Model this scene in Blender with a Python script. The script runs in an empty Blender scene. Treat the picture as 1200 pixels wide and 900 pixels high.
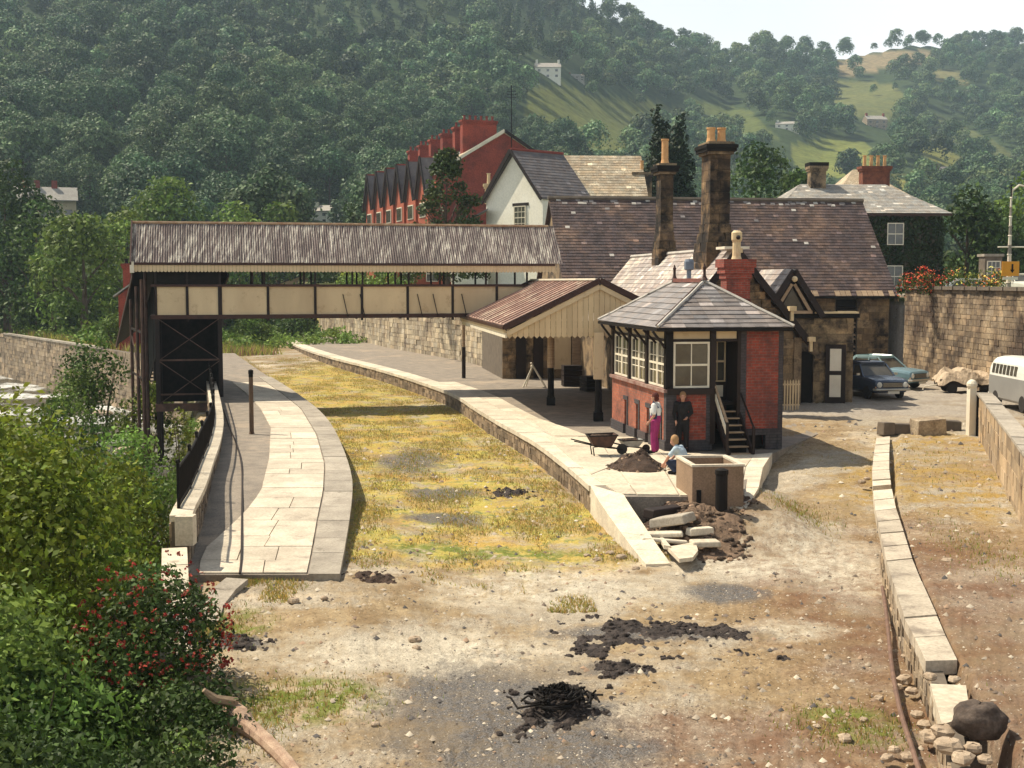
import bpy, math, random
import numpy as np
from mathutils import Vector, Matrix, noise as mnoise
R = math.radians
random.seed(7); rng = np.random.default_rng(7)
scene = bpy.context.scene
C = scene.collection

# ------------------------------------------------------------------ camera
CAM = (0.0, 0.0, 5.8)
FPX = 1500.0                     # focal length for a picture 1200 wide
PITCH = math.atan(120.0 / FPX)
cam = bpy.data.cameras.new('camera')
cam.sensor_width = 36.0; cam.lens = 36.0 * FPX / 1200.0
cam.clip_start = 0.2; cam.clip_end = 6000
camo = bpy.data.objects.new('camera', cam); C.objects.link(camo)
camo.location = CAM; camo.rotation_euler = (math.pi / 2 - PITCH, 0, 0)
scene.camera = camo
# ------------------------------------------------------------------ light
SUNV = Vector((0.60, -0.30, -1.0)).normalized()
sun = bpy.data.lights.new('sun', 'SUN'); sun.energy = 5.0; sun.angle = R(0.53); sun.color = (1.0, 0.90, 0.72)
suno = bpy.data.objects.new('sun', sun); C.objects.link(suno)
suno.rotation_euler = SUNV.to_track_quat('-Z', 'Y').to_euler(); suno.location = (-60, 30, 100)
w = bpy.data.worlds.new('World'); scene.world = w; w.use_nodes = True
nt = w.node_tree; nt.nodes.clear()
sky = nt.nodes.new('ShaderNodeTexSky'); sky.sky_type = 'NISHITA'; sky.sun_disc = False
sky.sun_elevation = math.asin(-SUNV.z); sky.sun_rotation = math.atan2(-SUNV.x, -SUNV.y)
sky.air_density = 1.0; sky.dust_density = 3.0; sky.ozone_density = 1.0
bg = nt.nodes.new('ShaderNodeBackground'); bg.inputs[1].default_value = 0.055
wo = nt.nodes.new('ShaderNodeOutputWorld')
# thin white overcast veil over the whole sky, a little uneven
tc = nt.nodes.new('ShaderNodeTexCoord'); wn = nt.nodes.new('ShaderNodeTexNoise'); wn.inputs['Scale'].default_value = 2.2
wn.inputs['Detail'].default_value = 5
wr = nt.nodes.new('ShaderNodeMapRange'); wr.inputs[1].default_value = .3; wr.inputs[2].default_value = .7
wr.inputs[3].default_value = .50; wr.inputs[4].default_value = .72
wm = nt.nodes.new('ShaderNodeMix'); wm.data_type = 'RGBA'; wm.inputs[7].default_value = (17., 17., 16.6, 1)
nt.links.new(tc.outputs['Generated'], wn.inputs['Vector']); nt.links.new(wn.outputs['Fac'], wr.inputs[0])
# the haze veil is thick towards the horizon and thins out overhead, as on any hazy summer day
sp_ = nt.nodes.new('ShaderNodeSeparateXYZ'); nt.links.new(tc.outputs['Generated'], sp_.inputs[0])
el = nt.nodes.new('ShaderNodeMapRange'); el.inputs[1].default_value = 0.05; el.inputs[2].default_value = .65; el.inputs[3].default_value = 1.9; el.inputs[4].default_value = .10
nt.links.new(sp_.outputs[2], el.inputs[0]); ml = nt.nodes.new('ShaderNodeMath'); ml.operation = 'MULTIPLY'; ml.use_clamp = True
nt.links.new(wr.outputs[0], ml.inputs[0]); nt.links.new(el.outputs[0], ml.inputs[1]); nt.links.new(ml.outputs[0], wm.inputs[0]); nt.links.new(sky.outputs[0], wm.inputs[6])
nt.links.new(wm.outputs[2], bg.inputs[0]); nt.links.new(bg.outputs[0], wo.inputs[0])
scene.view_settings.view_transform = 'Standard'; scene.view_settings.look = 'None'
scene.view_settings.exposure = 0.50; scene.view_settings.gamma = 1.0
scene.render.resolution_x = 1024; scene.render.resolution_y = 768
scene.render.engine = 'CYCLES'
scene.cycles.volume_bounces = 1

# ------------------------------------------------------------------ survey helpers: points of the place on level planes
_F = np.array([0, math.cos(PITCH), -math.sin(PITCH)]); _U = np.array([0, math.sin(PITCH), math.cos(PITCH)])
def ray(px, py):
    return _F + np.array([1, 0, 0]) * (px - 600) / FPX + _U * (450 - py) / FPX
def G(px, py, z):
    d = ray(px, py); t = (z - CAM[2]) / d[2]
    return Vector((d[0] * t, d[1] * t, z))
def D(px, py, Y):
    d = ray(px, py); t = Y / d[1]
    return Vector((d[0] * t, Y, CAM[2] + d[2] * t))
def proj(x, y, z):
    X = x; dy = y; dz = z - CAM[2]
    f = dy * _F[1] + dz * _F[2]; u = dy * _U[1] + dz * _U[2]
    return 600 + FPX * X / f, 450 - FPX * u / f
def interp(t, pts):
    return float(np.interp(t, [p[0] for p in pts], [p[1] for p in pts]))
def sstep(a, b, x):
    t = min(1, max(0, (x - a) / (b - a))); return t * t * (3 - 2 * t)
def inpoly(x, y, P):
    c = False; n = len(P); j = n - 1
    for i in range(n):
        if (P[i][1] > y) != (P[j][1] > y) and x < (P[j][0] - P[i][0]) * (y - P[i][1]) / (P[j][1] - P[i][1]) + P[i][0]: c = not c
        j = i
    return c

# ------------------------------------------------------------------ materials
class NB:
    def __init__(s, name):
        s.m = bpy.data.materials.new(name); s.m.use_nodes = True; s.t = s.m.node_tree
        s.b = s.t.nodes['Principled BSDF']; s.out = s.t.nodes['Material Output']
        s.pos = None
    def n(s, ty, **kw):
        o = s.t.nodes.new(ty)
        for k, v in kw.items(): setattr(o, k, v)
        return o
    def l(s, a, b): s.t.links.new(a, b)
    def coord(s, obj=False):
        if obj: return s.n('ShaderNodeTexCoord').outputs['Object']
        if s.pos is None: s.pos = s.n('ShaderNodeNewGeometry').outputs['Position']
        return s.pos
    def noise(s, scale, detail=4, rough=.55, vec=None, stretch=None, obj=False):
        v = vec or s.coord(obj)
        if stretch:
            mp = s.n('ShaderNodeMapping'); mp.inputs['Scale'].default_value = stretch; s.l(v, mp.inputs[0]); v = mp.outputs[0]
        o = s.n('ShaderNodeTexNoise'); o.inputs['Scale'].default_value = scale; o.inputs['Detail'].default_value = detail
        o.inputs['Roughness'].default_value = rough; s.l(v, o.inputs['Vector']); return o.outputs['Fac']
    def rng(s, v, a, b, c=0., d=1.):
        o = s.n('ShaderNodeMapRange'); o.inputs[1].default_value = a; o.inputs[2].default_value = b
        o.inputs[3].default_value = c; o.inputs[4].default_value = d; s.l(v, o.inputs[0]); return o.outputs[0]
    def mix(s, f, a, b, mode='MIX'):
        o = s.n('ShaderNodeMix', data_type='RGBA', blend_type=mode)
        for i, v in ((0, f), (6, a), (7, b)):
            sock = o.inputs[i]
            if isinstance(v, (int, float)): sock.default_value = v if i == 0 else (v, v, v, 1)
            elif isinstance(v, (tuple, list)): sock.default_value = (*v[:3], 1)
            else: s.l(v, sock)
        return o.outputs[2]
    def math(s, op, a, b=0.):
        o = s.n('ShaderNodeMath', operation=op)
        for sock, v in ((o.inputs[0], a), (o.inputs[1], b)):
            if isinstance(v, (int, float)): sock.default_value = v
            else: s.l(v, sock)
        return o.outputs[0]
    def bump(s, h, strength=.5, dist=.02):
        o = s.n('ShaderNodeBump'); o.inputs['Strength'].default_value = strength; o.inputs['Distance'].default_value = dist
        s.l(h, o.inputs['Height']); s.l(o.outputs[0], s.b.inputs['Normal'])
    def attr(s, name='tint'):
        o = s.n('ShaderNodeAttribute'); o.attribute_name = name; return o.outputs['Color']
    def rand(s): return s.n('ShaderNodeObjectInfo').outputs['Random']

def mat(name, c1, c2=None, scale=3., rough=.85, bump=.3, bdist=.01, tint=False, rand=0., c3=None, s3=.6, t3=(.55, .65), stretch=None,
        fine=0., metal=0., spec=None, obj=False):
    b = NB(name)
    n1 = b.noise(scale, 5, .6, stretch=stretch, obj=obj)
    col = b.mix(b.rng(n1, .35, .65), c1, c2 or tuple(x * .7 for x in c1))
    if c3: col = b.mix(b.rng(b.noise(s3, 6, .7, obj=obj), t3[0], t3[1]), col, c3)
    if fine:
        n2 = b.noise(scale * 12, 3, .6, obj=obj); col = b.mix(1., col, b.rng(n2, .3, .7, 1 - fine, 1 + fine), 'MULTIPLY')
    if tint: col = b.mix(1., col, b.attr(), 'MULTIPLY')
    if rand: col = b.mix(1., col, b.rng(b.rand(), 0, 1, 1 - rand, 1 + rand), 'MULTIPLY')
    b.l(col, b.b.inputs['Base Color']); b.b.inputs['Roughness'].default_value = rough; b.b.inputs['Metallic'].default_value = metal
    b.b.inputs['Specular IOR Level'].default_value = .3 if spec is None else spec
    if bump: b.bump(b.noise(scale * 6, 5, .65, obj=obj), bump, bdist)
    return b.m

def leafmat(name, c1, c2, trans=.25, scale=.25, rough=.6):
    b = NB(name)
    n1 = b.noise(scale, 3)
    col = b.mix(b.rng(n1, .35, .65), c1, c2)
    col = b.mix(1., col, b.attr(), 'MULTIPLY')
    col = b.mix(1., col, b.rng(b.rand(), 0, 1, .75, 1.25), 'MULTIPLY')
    b.l(col, b.b.inputs['Base Color']); b.b.inputs['Roughness'].default_value = rough; b.b.inputs['Specular IOR Level'].default_value = .2
    tr = b.n('ShaderNodeBsdfTranslucent'); b.l(col, tr.inputs[0])
    mx = b.n('ShaderNodeMixShader'); mx.inputs[0].default_value = trans
    b.l(b.b.outputs[0], mx.inputs[1]); b.l(tr.outputs[0], mx.inputs[2]); b.l(mx.outputs[0], b.out.inputs[0])
    return b.m

# ------------------------------------------------------------------ mesh helpers
class MB:
    def __init__(s): s.v = []; s.f = []; s.t = []
    def add(s, vs, fs, t=(1, 1, 1)):
        n = len(s.v); s.v += [tuple(v) for v in vs]
        for f in fs: s.f.append(tuple(n + i for i in f)); s.t.append(t)
        return s
    def box(s, c, d, rz=0., t=(1, 1, 1), M=None, taper=1.):
        hx, hy, hz = d[0] / 2, d[1] / 2, d[2] / 2
        P = [(x * (taper if z > 0 else 1), y * (taper if z > 0 else 1), z) for z in (-hz, hz) for x, y in ((-hx, -hy), (hx, -hy), (hx, hy), (-hx, hy))]
        ca, sa = math.cos(rz), math.sin(rz)
        P = [Vector((x * ca - y * sa, x * sa + y * ca, z)) for x, y, z in P]
        if M is not None: P = [M @ p for p in P]
        c = Vector(c)
        return s.add([p + c for p in P], [(3, 2, 1, 0), (4, 5, 6, 7), (0, 1, 5, 4), (1, 2, 6, 5), (2, 3, 7, 6), (3, 0, 4, 7)], t)
    def bx(s, x0, x1, y0, y1, z0, z1, t=(1, 1, 1)):
        return s.box(((x0 + x1) / 2, (y0 + y1) / 2, (z0 + z1) / 2), (abs(x1 - x0), abs(y1 - y0), abs(z1 - z0)), 0, t)
    def prism(s, poly, z0, z1, t=(1, 1, 1)):
        """poly: xy list; z0/z1 number or function"""
        n = len(poly); a = sum(poly[i][0] * poly[(i + 1) % n][1] - poly[(i + 1) % n][0] * poly[i][1] for i in range(n))
        if a < 0: poly = poly[::-1]
        zb = [z0(*p[:2]) if callable(z0) else z0 for p in poly]; zt = [z1(*p[:2]) if callable(z1) else z1 for p in poly]
        vs = [(p[0], p[1], z) for p, z in zip(poly, zb)] + [(p[0], p[1], z) for p, z in zip(poly, zt)]
        fs = [tuple(range(n, 2 * n)), tuple(range(n - 1, -1, -1))] + [(i, (i + 1) % n, n + (i + 1) % n, n + i) for i in range(n)]
        return s.add(vs, fs, t)
    def slab(s, P, th, t=(1, 1, 1)):
        """thick sheet: P = 3D polygon, th = vector extrusion"""
        n = len(P); P = [Vector(p) for p in P]; th = Vector(th)
        vs = P + [p + th for p in P]
        return s.add(vs, [tuple(range(n - 1, -1, -1)), tuple(range(n, 2 * n))] + [(i, (i + 1) % n, n + (i + 1) % n, n + i) for i in range(n)], t)
    def beam(s, a, b, wd, ht, t=(1, 1, 1), up=(0, 0, 1)):
        a = Vector(a); b = Vector(b); d = (b - a).normalized(); up = Vector(up)
        if abs(d.dot(up)) > .98: up = Vector((0, 1, 0))
        sd = d.cross(up).normalized(); u = sd.cross(d).normalized()
        P = []
        for p in (a, b):
            for x, y in ((-1, -1), (1, -1), (1, 1), (-1, 1)): P.append(p + sd * x * wd / 2 + u * y * ht / 2)
        return s.add(P, [(3, 2, 1, 0), (4, 5, 6, 7), (0, 1, 5, 4), (1, 2, 6, 5), (2, 3, 7, 6), (3, 0, 4, 7)], t)
    def tube(s, pts, rad, n=8, t=(1, 1, 1), cap=True):
        pts = [Vector(p) for p in pts]
        if isinstance(rad, (int, float)): rad = [rad] * len(pts)
        rings = []
        for i, p in enumerate(pts):
            d = (pts[min(i + 1, len(pts) - 1)] - pts[max(i - 1, 0)]).normalized()
            up = Vector((0, 0, 1)) if abs(d.z) < .9 else Vector((0, 1, 0))
            a = d.cross(up).normalized(); b = a.cross(d).normalized()
            rings.append([p + (a * math.cos(2 * math.pi * k / n) + b * math.sin(2 * math.pi * k / n)) * rad[i] for k in range(n)])
        vs = [v for r in rings for v in r]; fs = []
        for i in range(len(pts) - 1):
            for k in range(n):
                k2 = (k + 1) % n; fs.append((i * n + k, i * n + k2, (i + 1) * n + k2, (i + 1) * n + k))
        if cap: fs.append(tuple(range(n - 1, -1, -1))); fs.append(tuple((len(pts) - 1) * n + k for k in range(n)))
        return s.add(vs, fs, t)
    def lathe(s, c, prof, n=12, t=(1, 1, 1), sx=1., sy=1., phase=0.):
        c = Vector(c); vs = []; fs = []
        for r, z in prof:
            for k in range(n):
                a = 2 * math.pi * k / n + phase; vs.append(c + Vector((r * math.cos(a) * sx, r * math.sin(a) * sy, z)))
        for i in range(len(prof) - 1):
            for k in range(n):
                k2 = (k + 1) % n; fs.append((i * n + k, i * n + k2, (i + 1) * n + k2, (i + 1) * n + k))
        fs.append(tuple(range(n - 1, -1, -1))); fs.append(tuple((len(prof) - 1) * n + k for k in range(n)))
        return s.add(vs, fs, t)
    def ball(s, c, r, n=10, m=7, t=(1, 1, 1), sc=(1, 1, 1)):
        prof = [(max(1e-3, r * math.sin(math.pi * i / m)), -r * math.cos(math.pi * i / m) * sc[2]) for i in range(m + 1)]
        return s.lathe(c, prof, n, t, sc[0], sc[1])
    def rock(s, c, d, t=(1, 1, 1), rs=None, flat=.0):
        rs = rs or random
        n, m = 7, 5; vs = []; c = Vector(c); ph = rs.random() * 6
        for i in range(m + 1):
            for k in range(n):
                a = 2 * math.pi * k / n + ph; th = math.pi * i / m
                q = .78 + .4 * rs.random() if 0 < i < m else 1
                x = math.sin(th) * math.cos(a) * q; y = math.sin(th) * math.sin(a) * q; z = -math.cos(th) * (.8 + .25 * rs.random())
                x = math.copysign(abs(x) ** .75, x); y = math.copysign(abs(y) ** .75, y)
                vs.append(c + Vector((x * d[0] / 2, y * d[1] / 2, z * d[2] / 2)))
        fs = [(i * n + k, i * n + (k + 1) % n, (i + 1) * n + (k + 1) % n, (i + 1) * n + k) for i in range(m) for k in range(n)]
        return s.add(vs, fs, t)
    def build(s, name, m, parent=None, smooth=False, **kw):
        me = bpy.data.meshes.new(name); me.from_pydata(s.v, [], s.f)
        if s.t:
            a = me.color_attributes.new('tint', 'FLOAT_COLOR', 'CORNER')
            tt = np.ones((len(s.t), 4)); tt[:, :3] = np.array(s.t)
            a.data.foreach_set('color', np.repeat(tt, [len(f) for f in s.f], axis=0).ravel())
        if smooth: me.shade_smooth()
        me.materials.append(m)
        return link(name, me, parent, **kw)
def link(name, me, parent=None, loc=None, rz=None, **kw):
    o = bpy.data.objects.new(name, me); C.objects.link(o)
    if parent is not None: o.parent = parent
    if loc is not None: o.location = loc
    if rz is not None: o.rotation_euler[2] = rz
    return tag(o, **kw)
def tag(o, label=None, cat=None, group=None, kind=None):
    for k, v in (('label', label), ('category', cat), ('group', group), ('kind', kind)):
        if v is not None: o[k] = v
    return o
def thing(name, label, cat, loc=(0, 0, 0), rz=0., group=None, scale=None):
    o = bpy.data.objects.new(name, None); C.objects.link(o); o.location = loc; o.rotation_euler[2] = rz
    if scale: o.scale = scale if not isinstance(scale, (int, float)) else (scale,) * 3
    return tag(o, label, cat, group)
def copy_tree(o, parent=None, loc=None, rz=None, scale=None, label=None):
    c = o.copy(); C.objects.link(c)
    if parent is not None: c.parent = parent
    if loc is not None: c.location = loc
    if rz is not None: c.rotation_euler[2] = rz
    if scale is not None: c.scale = scale if not isinstance(scale, (int, float)) else (scale,) * 3
    if label: c['label'] = label
    for ch in list(KIDS.get(o.name, [])): copy_tree(ch, c)
    return c
KIDS = {}
def kids(root, lst): KIDS[root.name] = lst
def npmesh(name, V, F, m, parent=None, tint=None, smooth=False, **kw):
    me = bpy.data.meshes.new(name); k = F.shape[1]
    me.vertices.add(len(V)); me.vertices.foreach_set('co', np.ascontiguousarray(V, dtype=np.float32).ravel())
    me.loops.add(F.size); me.loops.foreach_set('vertex_index', F.astype(np.int32).ravel())
    me.polygons.add(len(F)); me.polygons.foreach_set('loop_start', np.arange(0, F.size, k, dtype=np.int32))
    me.update(calc_edges=True)
    if tint is not None:
        a = me.color_attributes.new('tint', 'FLOAT_COLOR', 'CORNER')
        tt = np.ones((len(F), 4)); tt[:, :3] = tint
        a.data.foreach_set('color', np.repeat(tt, k, axis=0).astype(np.float32).ravel())
    if smooth: me.shade_smooth()
    me.materials.append(m)
    return link(name, me, parent, **kw)
def leaves(C0, N0, size, aspect=.55, jit=.8, rg=None):
    """leaf-shaped quads at centres C0 with rough normals N0 -> V,F"""
    rg = rg or rng; n = len(C0)
    N = N0 + rg.normal(0, jit, (n, 3)); N /= np.linalg.norm(N, axis=1)[:, None] + 1e-9
    A = rg.normal(0, 1, (n, 3)); A -= (A * N).sum(1)[:, None] * N; A /= np.linalg.norm(A, axis=1)[:, None] + 1e-9
    B = np.cross(N, A); s = (size * rg.uniform(.6, 1.4, n))[:, None]
    V = np.stack([C0 - A * s, C0 + B * s * aspect + N * s * .15, C0 + A * s, C0 - B * s * aspect + N * s * .15], 1).reshape(-1, 3)
    return V, np.arange(4 * n).reshape(n, 4)
def crown(lobes, per, size, rg, shell=(.72, 1.05), up=.35, jit=.7, squash=1., tvar=.22):
    """lobes: (x,y,z,r) -> leaf cloud V,F,tint"""
    Cs, Ns, T = [], [], []
    for (x, y, z, r) in lobes:
        n = int(per * r * r) + 4; d = rg.normal(0, 1, (n, 3)); d[:, 2] += up; d /= np.linalg.norm(d, axis=1)[:, None]
        # bumpy lobe surface
        q = 1 + .13 * np.sin(d[:, 0] * 7 + x) * np.sin(d[:, 1] * 6 + y) + .10 * np.sin(d[:, 2] * 9 + z)
        rad = r * rg.uniform(shell[0], shell[1], n) * q
        Cs.append(np.array([x, y, z]) + d * rad[:, None] * np.array([1, 1, squash])); Ns.append(d)
        b = 1 + rg.uniform(-tvar, tvar); lt = b * rg.uniform(.55, 1.5, n)
        hue = rg.uniform(-.12, .12)
        T.append(np.stack([lt * (1 + hue), lt, lt * (1 - abs(hue) * .5)], 1))
    V, F = leaves(np.concatenate(Cs), np.concatenate(Ns), size, jit=jit, rg=rg)
    return V, F, np.concatenate(T)
# ------------------------------------------------------------------ terrain
XB = [(-5, -2.2), (0, -2.2), (12, -3.0), (15, -3.7), (20, -5.0), (24, -6.6), (26, -6.8), (33, -8.2), (35, -8.5), (41, -9.8), (48, -11.5),
      (54, -13.2), (70, -17), (96, -23.5), (130, -34), (220, -60)]
TOWN = [(-60, 260), (-40, 200), (-19.5, 130.4), (-9.0, 96.6), (-3.0, 81.3), (-0.0, 70.9), (2.8, 76), (20.0, 78), (20.8, 66), (21.4, 46), (23, -10), (400, -10), (400, 260)]
RIV = [(-85, -30), (-85, 20), (-85, 60), (-80, 88.5), (-29.5, 92.2), (-47, 118.5), (-100, 190)]     # far bank wall line
def near_h(x, y):
    xb = interp(y, XB)
    # main level
    z = .02 + .16 * sstep(24, 33, y) * sstep(10, 4, x)
    z += .20 * sstep(17, 23, y) * sstep(33, 29, y) * sstep(-.5, -3, x)
    if x > 2: z = z + .82 * sstep(25, 43, y) * sstep(5, 9, x) + .15 * sstep(43, 55, y) * sstep(8, 11, x)
    z += .52 * sstep(26.5, 28.5, y) * sstep(34, 32, y) * sstep(2.9, 3.8, x) * sstep(7.4, 5.9, x)
    if y < 60: z += .045 * mnoise.fractal(Vector((x * .7, y * .45, 2.)), .9, 2., 4)
    # dock ground right of the kerb
    kx = interp(y, [(10, 4.9), (17, 5.9), (24, 7.4), (30, 8.9), (36, 10.7), (42, 12.6), (60, 13)])
    if y < 44: z = max(z, .02 + (.62 + .22 * sstep(24, 42, y)) * sstep(kx + .02, kx + .22, x)) if x > kx else z
    if x > 14 and y < 60: z += 0
    z += .55 * sstep(70, 130, y)
    if inpoly(x, y, TOWN):
        return 4.9 + .012 * max(0, y - 75) 
    # river side
    if x < xb:
        zr = -3.6
        t = sstep(xb, xb - (1.6 if y > 24 else 3.5), x)
        z = z * (1 - t) + zr * t
        # far bank
        dist = (x + 29.5) * .832 + (y - 92.2) * .554
        if dist > 0: z = max(z, -3.6 + 4.4 * sstep(0, .6, dist) + 1.9 * sstep(3, 26, dist) * sstep(xb, xb - 8, x))
        # behind the far-bank line river swings away
    return z
SKY = [(-2500, 60), (-1200, 0), (-300, -70), (0, -95), (300, -95), (560, -60), (640, -15), (700, 24), (740, 40), (790, 62), (850, 80), (885, 70), (920, 72), (960, 84), (1000, 78), (1060, 70),
       (1120, 76), (1200, 74), (1500, 60), (2500, 60), (4000, 120)]
def far_h(px, d):
    """px = bearing expressed as picture column, d = distance"""
    ys = interp(px, SKY); e = (330 - ys) / FPX
    Ds = interp(px, [(300, 760), (700, 820), (900, 1000), (1200, 1250)])
    Db = interp(px, [(0, 190), (500, 230), (800, 260), (1200, 300)])
    if d < Db: return None
    t = (d - Db) / (Ds - Db)
    if t < 1:
        g = t ** .72
        wv = .006 * math.sin(px * .013 + d * .011) * t * (1 - t) * 4 + .004 * math.sin(px * .031 - d * .02) * t * (1 - t) * 4
        return CAM[2] + d * ((e + .012) * g - .012 + wv)
    return CAM[2] + d * e * (1 - .0) - (d - Ds) * .25
def height(x, y):
    d = math.hypot(x, y); a = math.atan2(x, y)
    px = 600 + FPX * math.tan(max(-1.3, min(1.3, a)))
    if d < 185 or y < 10: return near_h(x, y)
    f = far_h(px, d); nb = near_h(x, min(y, 180))
    Db = interp(px, [(0, 190), (500, 230), (800, 260), (1200, 300)])
    if f is None:
        t = sstep(185, Db, d); return nb * (1 - t) + (CAM[2] - .012 * d) * t
    return f
FIELDS = [([(618, 106), (660, 98), (700, 116), (760, 116), (800, 130), (752, 148), (735, 178), (690, 184), (645, 168), (615, 138)], (.155, .165, .045)),
          ([(925, 172), (975, 160), (1012, 166), (1042, 190), (1020, 206), (935, 210)], (.21, .22, .055)),
          ([(1075, 163), (1100, 168), (1142, 194), (1118, 200), (1080, 182)], (.23, .22, .06)),
          ([(1150, 190), (1200, 205), (1215, 240), (1170, 215)], (.2, .2, .06)),
          ([(1045, 205), (1110, 205), (1112, 228), (1060, 224)], (.22, .21, .06)),
          ([(972, 78), (1000, 66), (1040, 60), (1098, 58), (1092, 72), (1030, 82), (985, 90)], (.34, .25, .14)),
          ([(972, 95), (1045, 98), (1060, 112), (1045, 140), (1005, 138), (975, 118)], (.18, .18, .06)),
          ([(1088, 82), (1130, 84), (1135, 98), (1100, 96)], (.24, .21, .09)),
          ([(800, 115), (880, 130), (915, 165), (850, 160), (815, 140)], (.13, .15, .045)),
          ([(1090, 130), (1165, 165), (1200, 190), (1150, 185), (1095, 155)], (.13, .14, .05))]
FIELDS2 = FIELDS
def field_at(px, py):
    for P, c in FIELDS:
        if inpoly(px, py, P): return c
    return None
# one sheet, fine near the camera and ahead, coarse to the sides and behind
az = np.concatenate([np.linspace(-178, -60, 24)[:-1], np.linspace(-60, -27, 40)[:-1], np.linspace(-27, 27, 400), np.linspace(27, 60, 40)[1:], np.linspace(60, 178, 24)[1:]])
rr = [1.5]
while rr[-1] < 1900: rr.append(rr[-1] * (1.022 if rr[-1] < 12 else 1.0125 if rr[-1] < 120 else 1.016))
rr = np.array(rr)
nA, nR = len(az), len(rr)
V = np.zeros((nR, nA, 3)); Tn = np.zeros((nR, nA, 4)); Tn[..., 3] = 1
for i, r in enumerate(rr):
    for j, a in enumerate(az):
        x = r * math.sin(R(a)); y = r * math.cos(R(a)); z = height(x, y)
        V[i, j] = (x, y, z)
        if r > 180 and abs(a) < 35:
            c = field_at(*proj(x, y, z)); Tn[i, j, :3] = tuple(v * .82 for v in c) if c else (.045, .065, .025)
        elif r > 150: Tn[i, j, :3] = (.07, .10, .03)
nz = rng.normal(0, 1, (nR, nA)) * .012
V[..., 2] += np.where((rr < 60)[:, None], nz, 0)
idx = np.arange(nR * nA).reshape(nR, nA)
F = np.stack([idx[:-1, :-1], idx[:-1, 1:], idx[1:, 1:], idx[1:, :-1]], -1).reshape(-1, 4)[:, ::-1]

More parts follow.
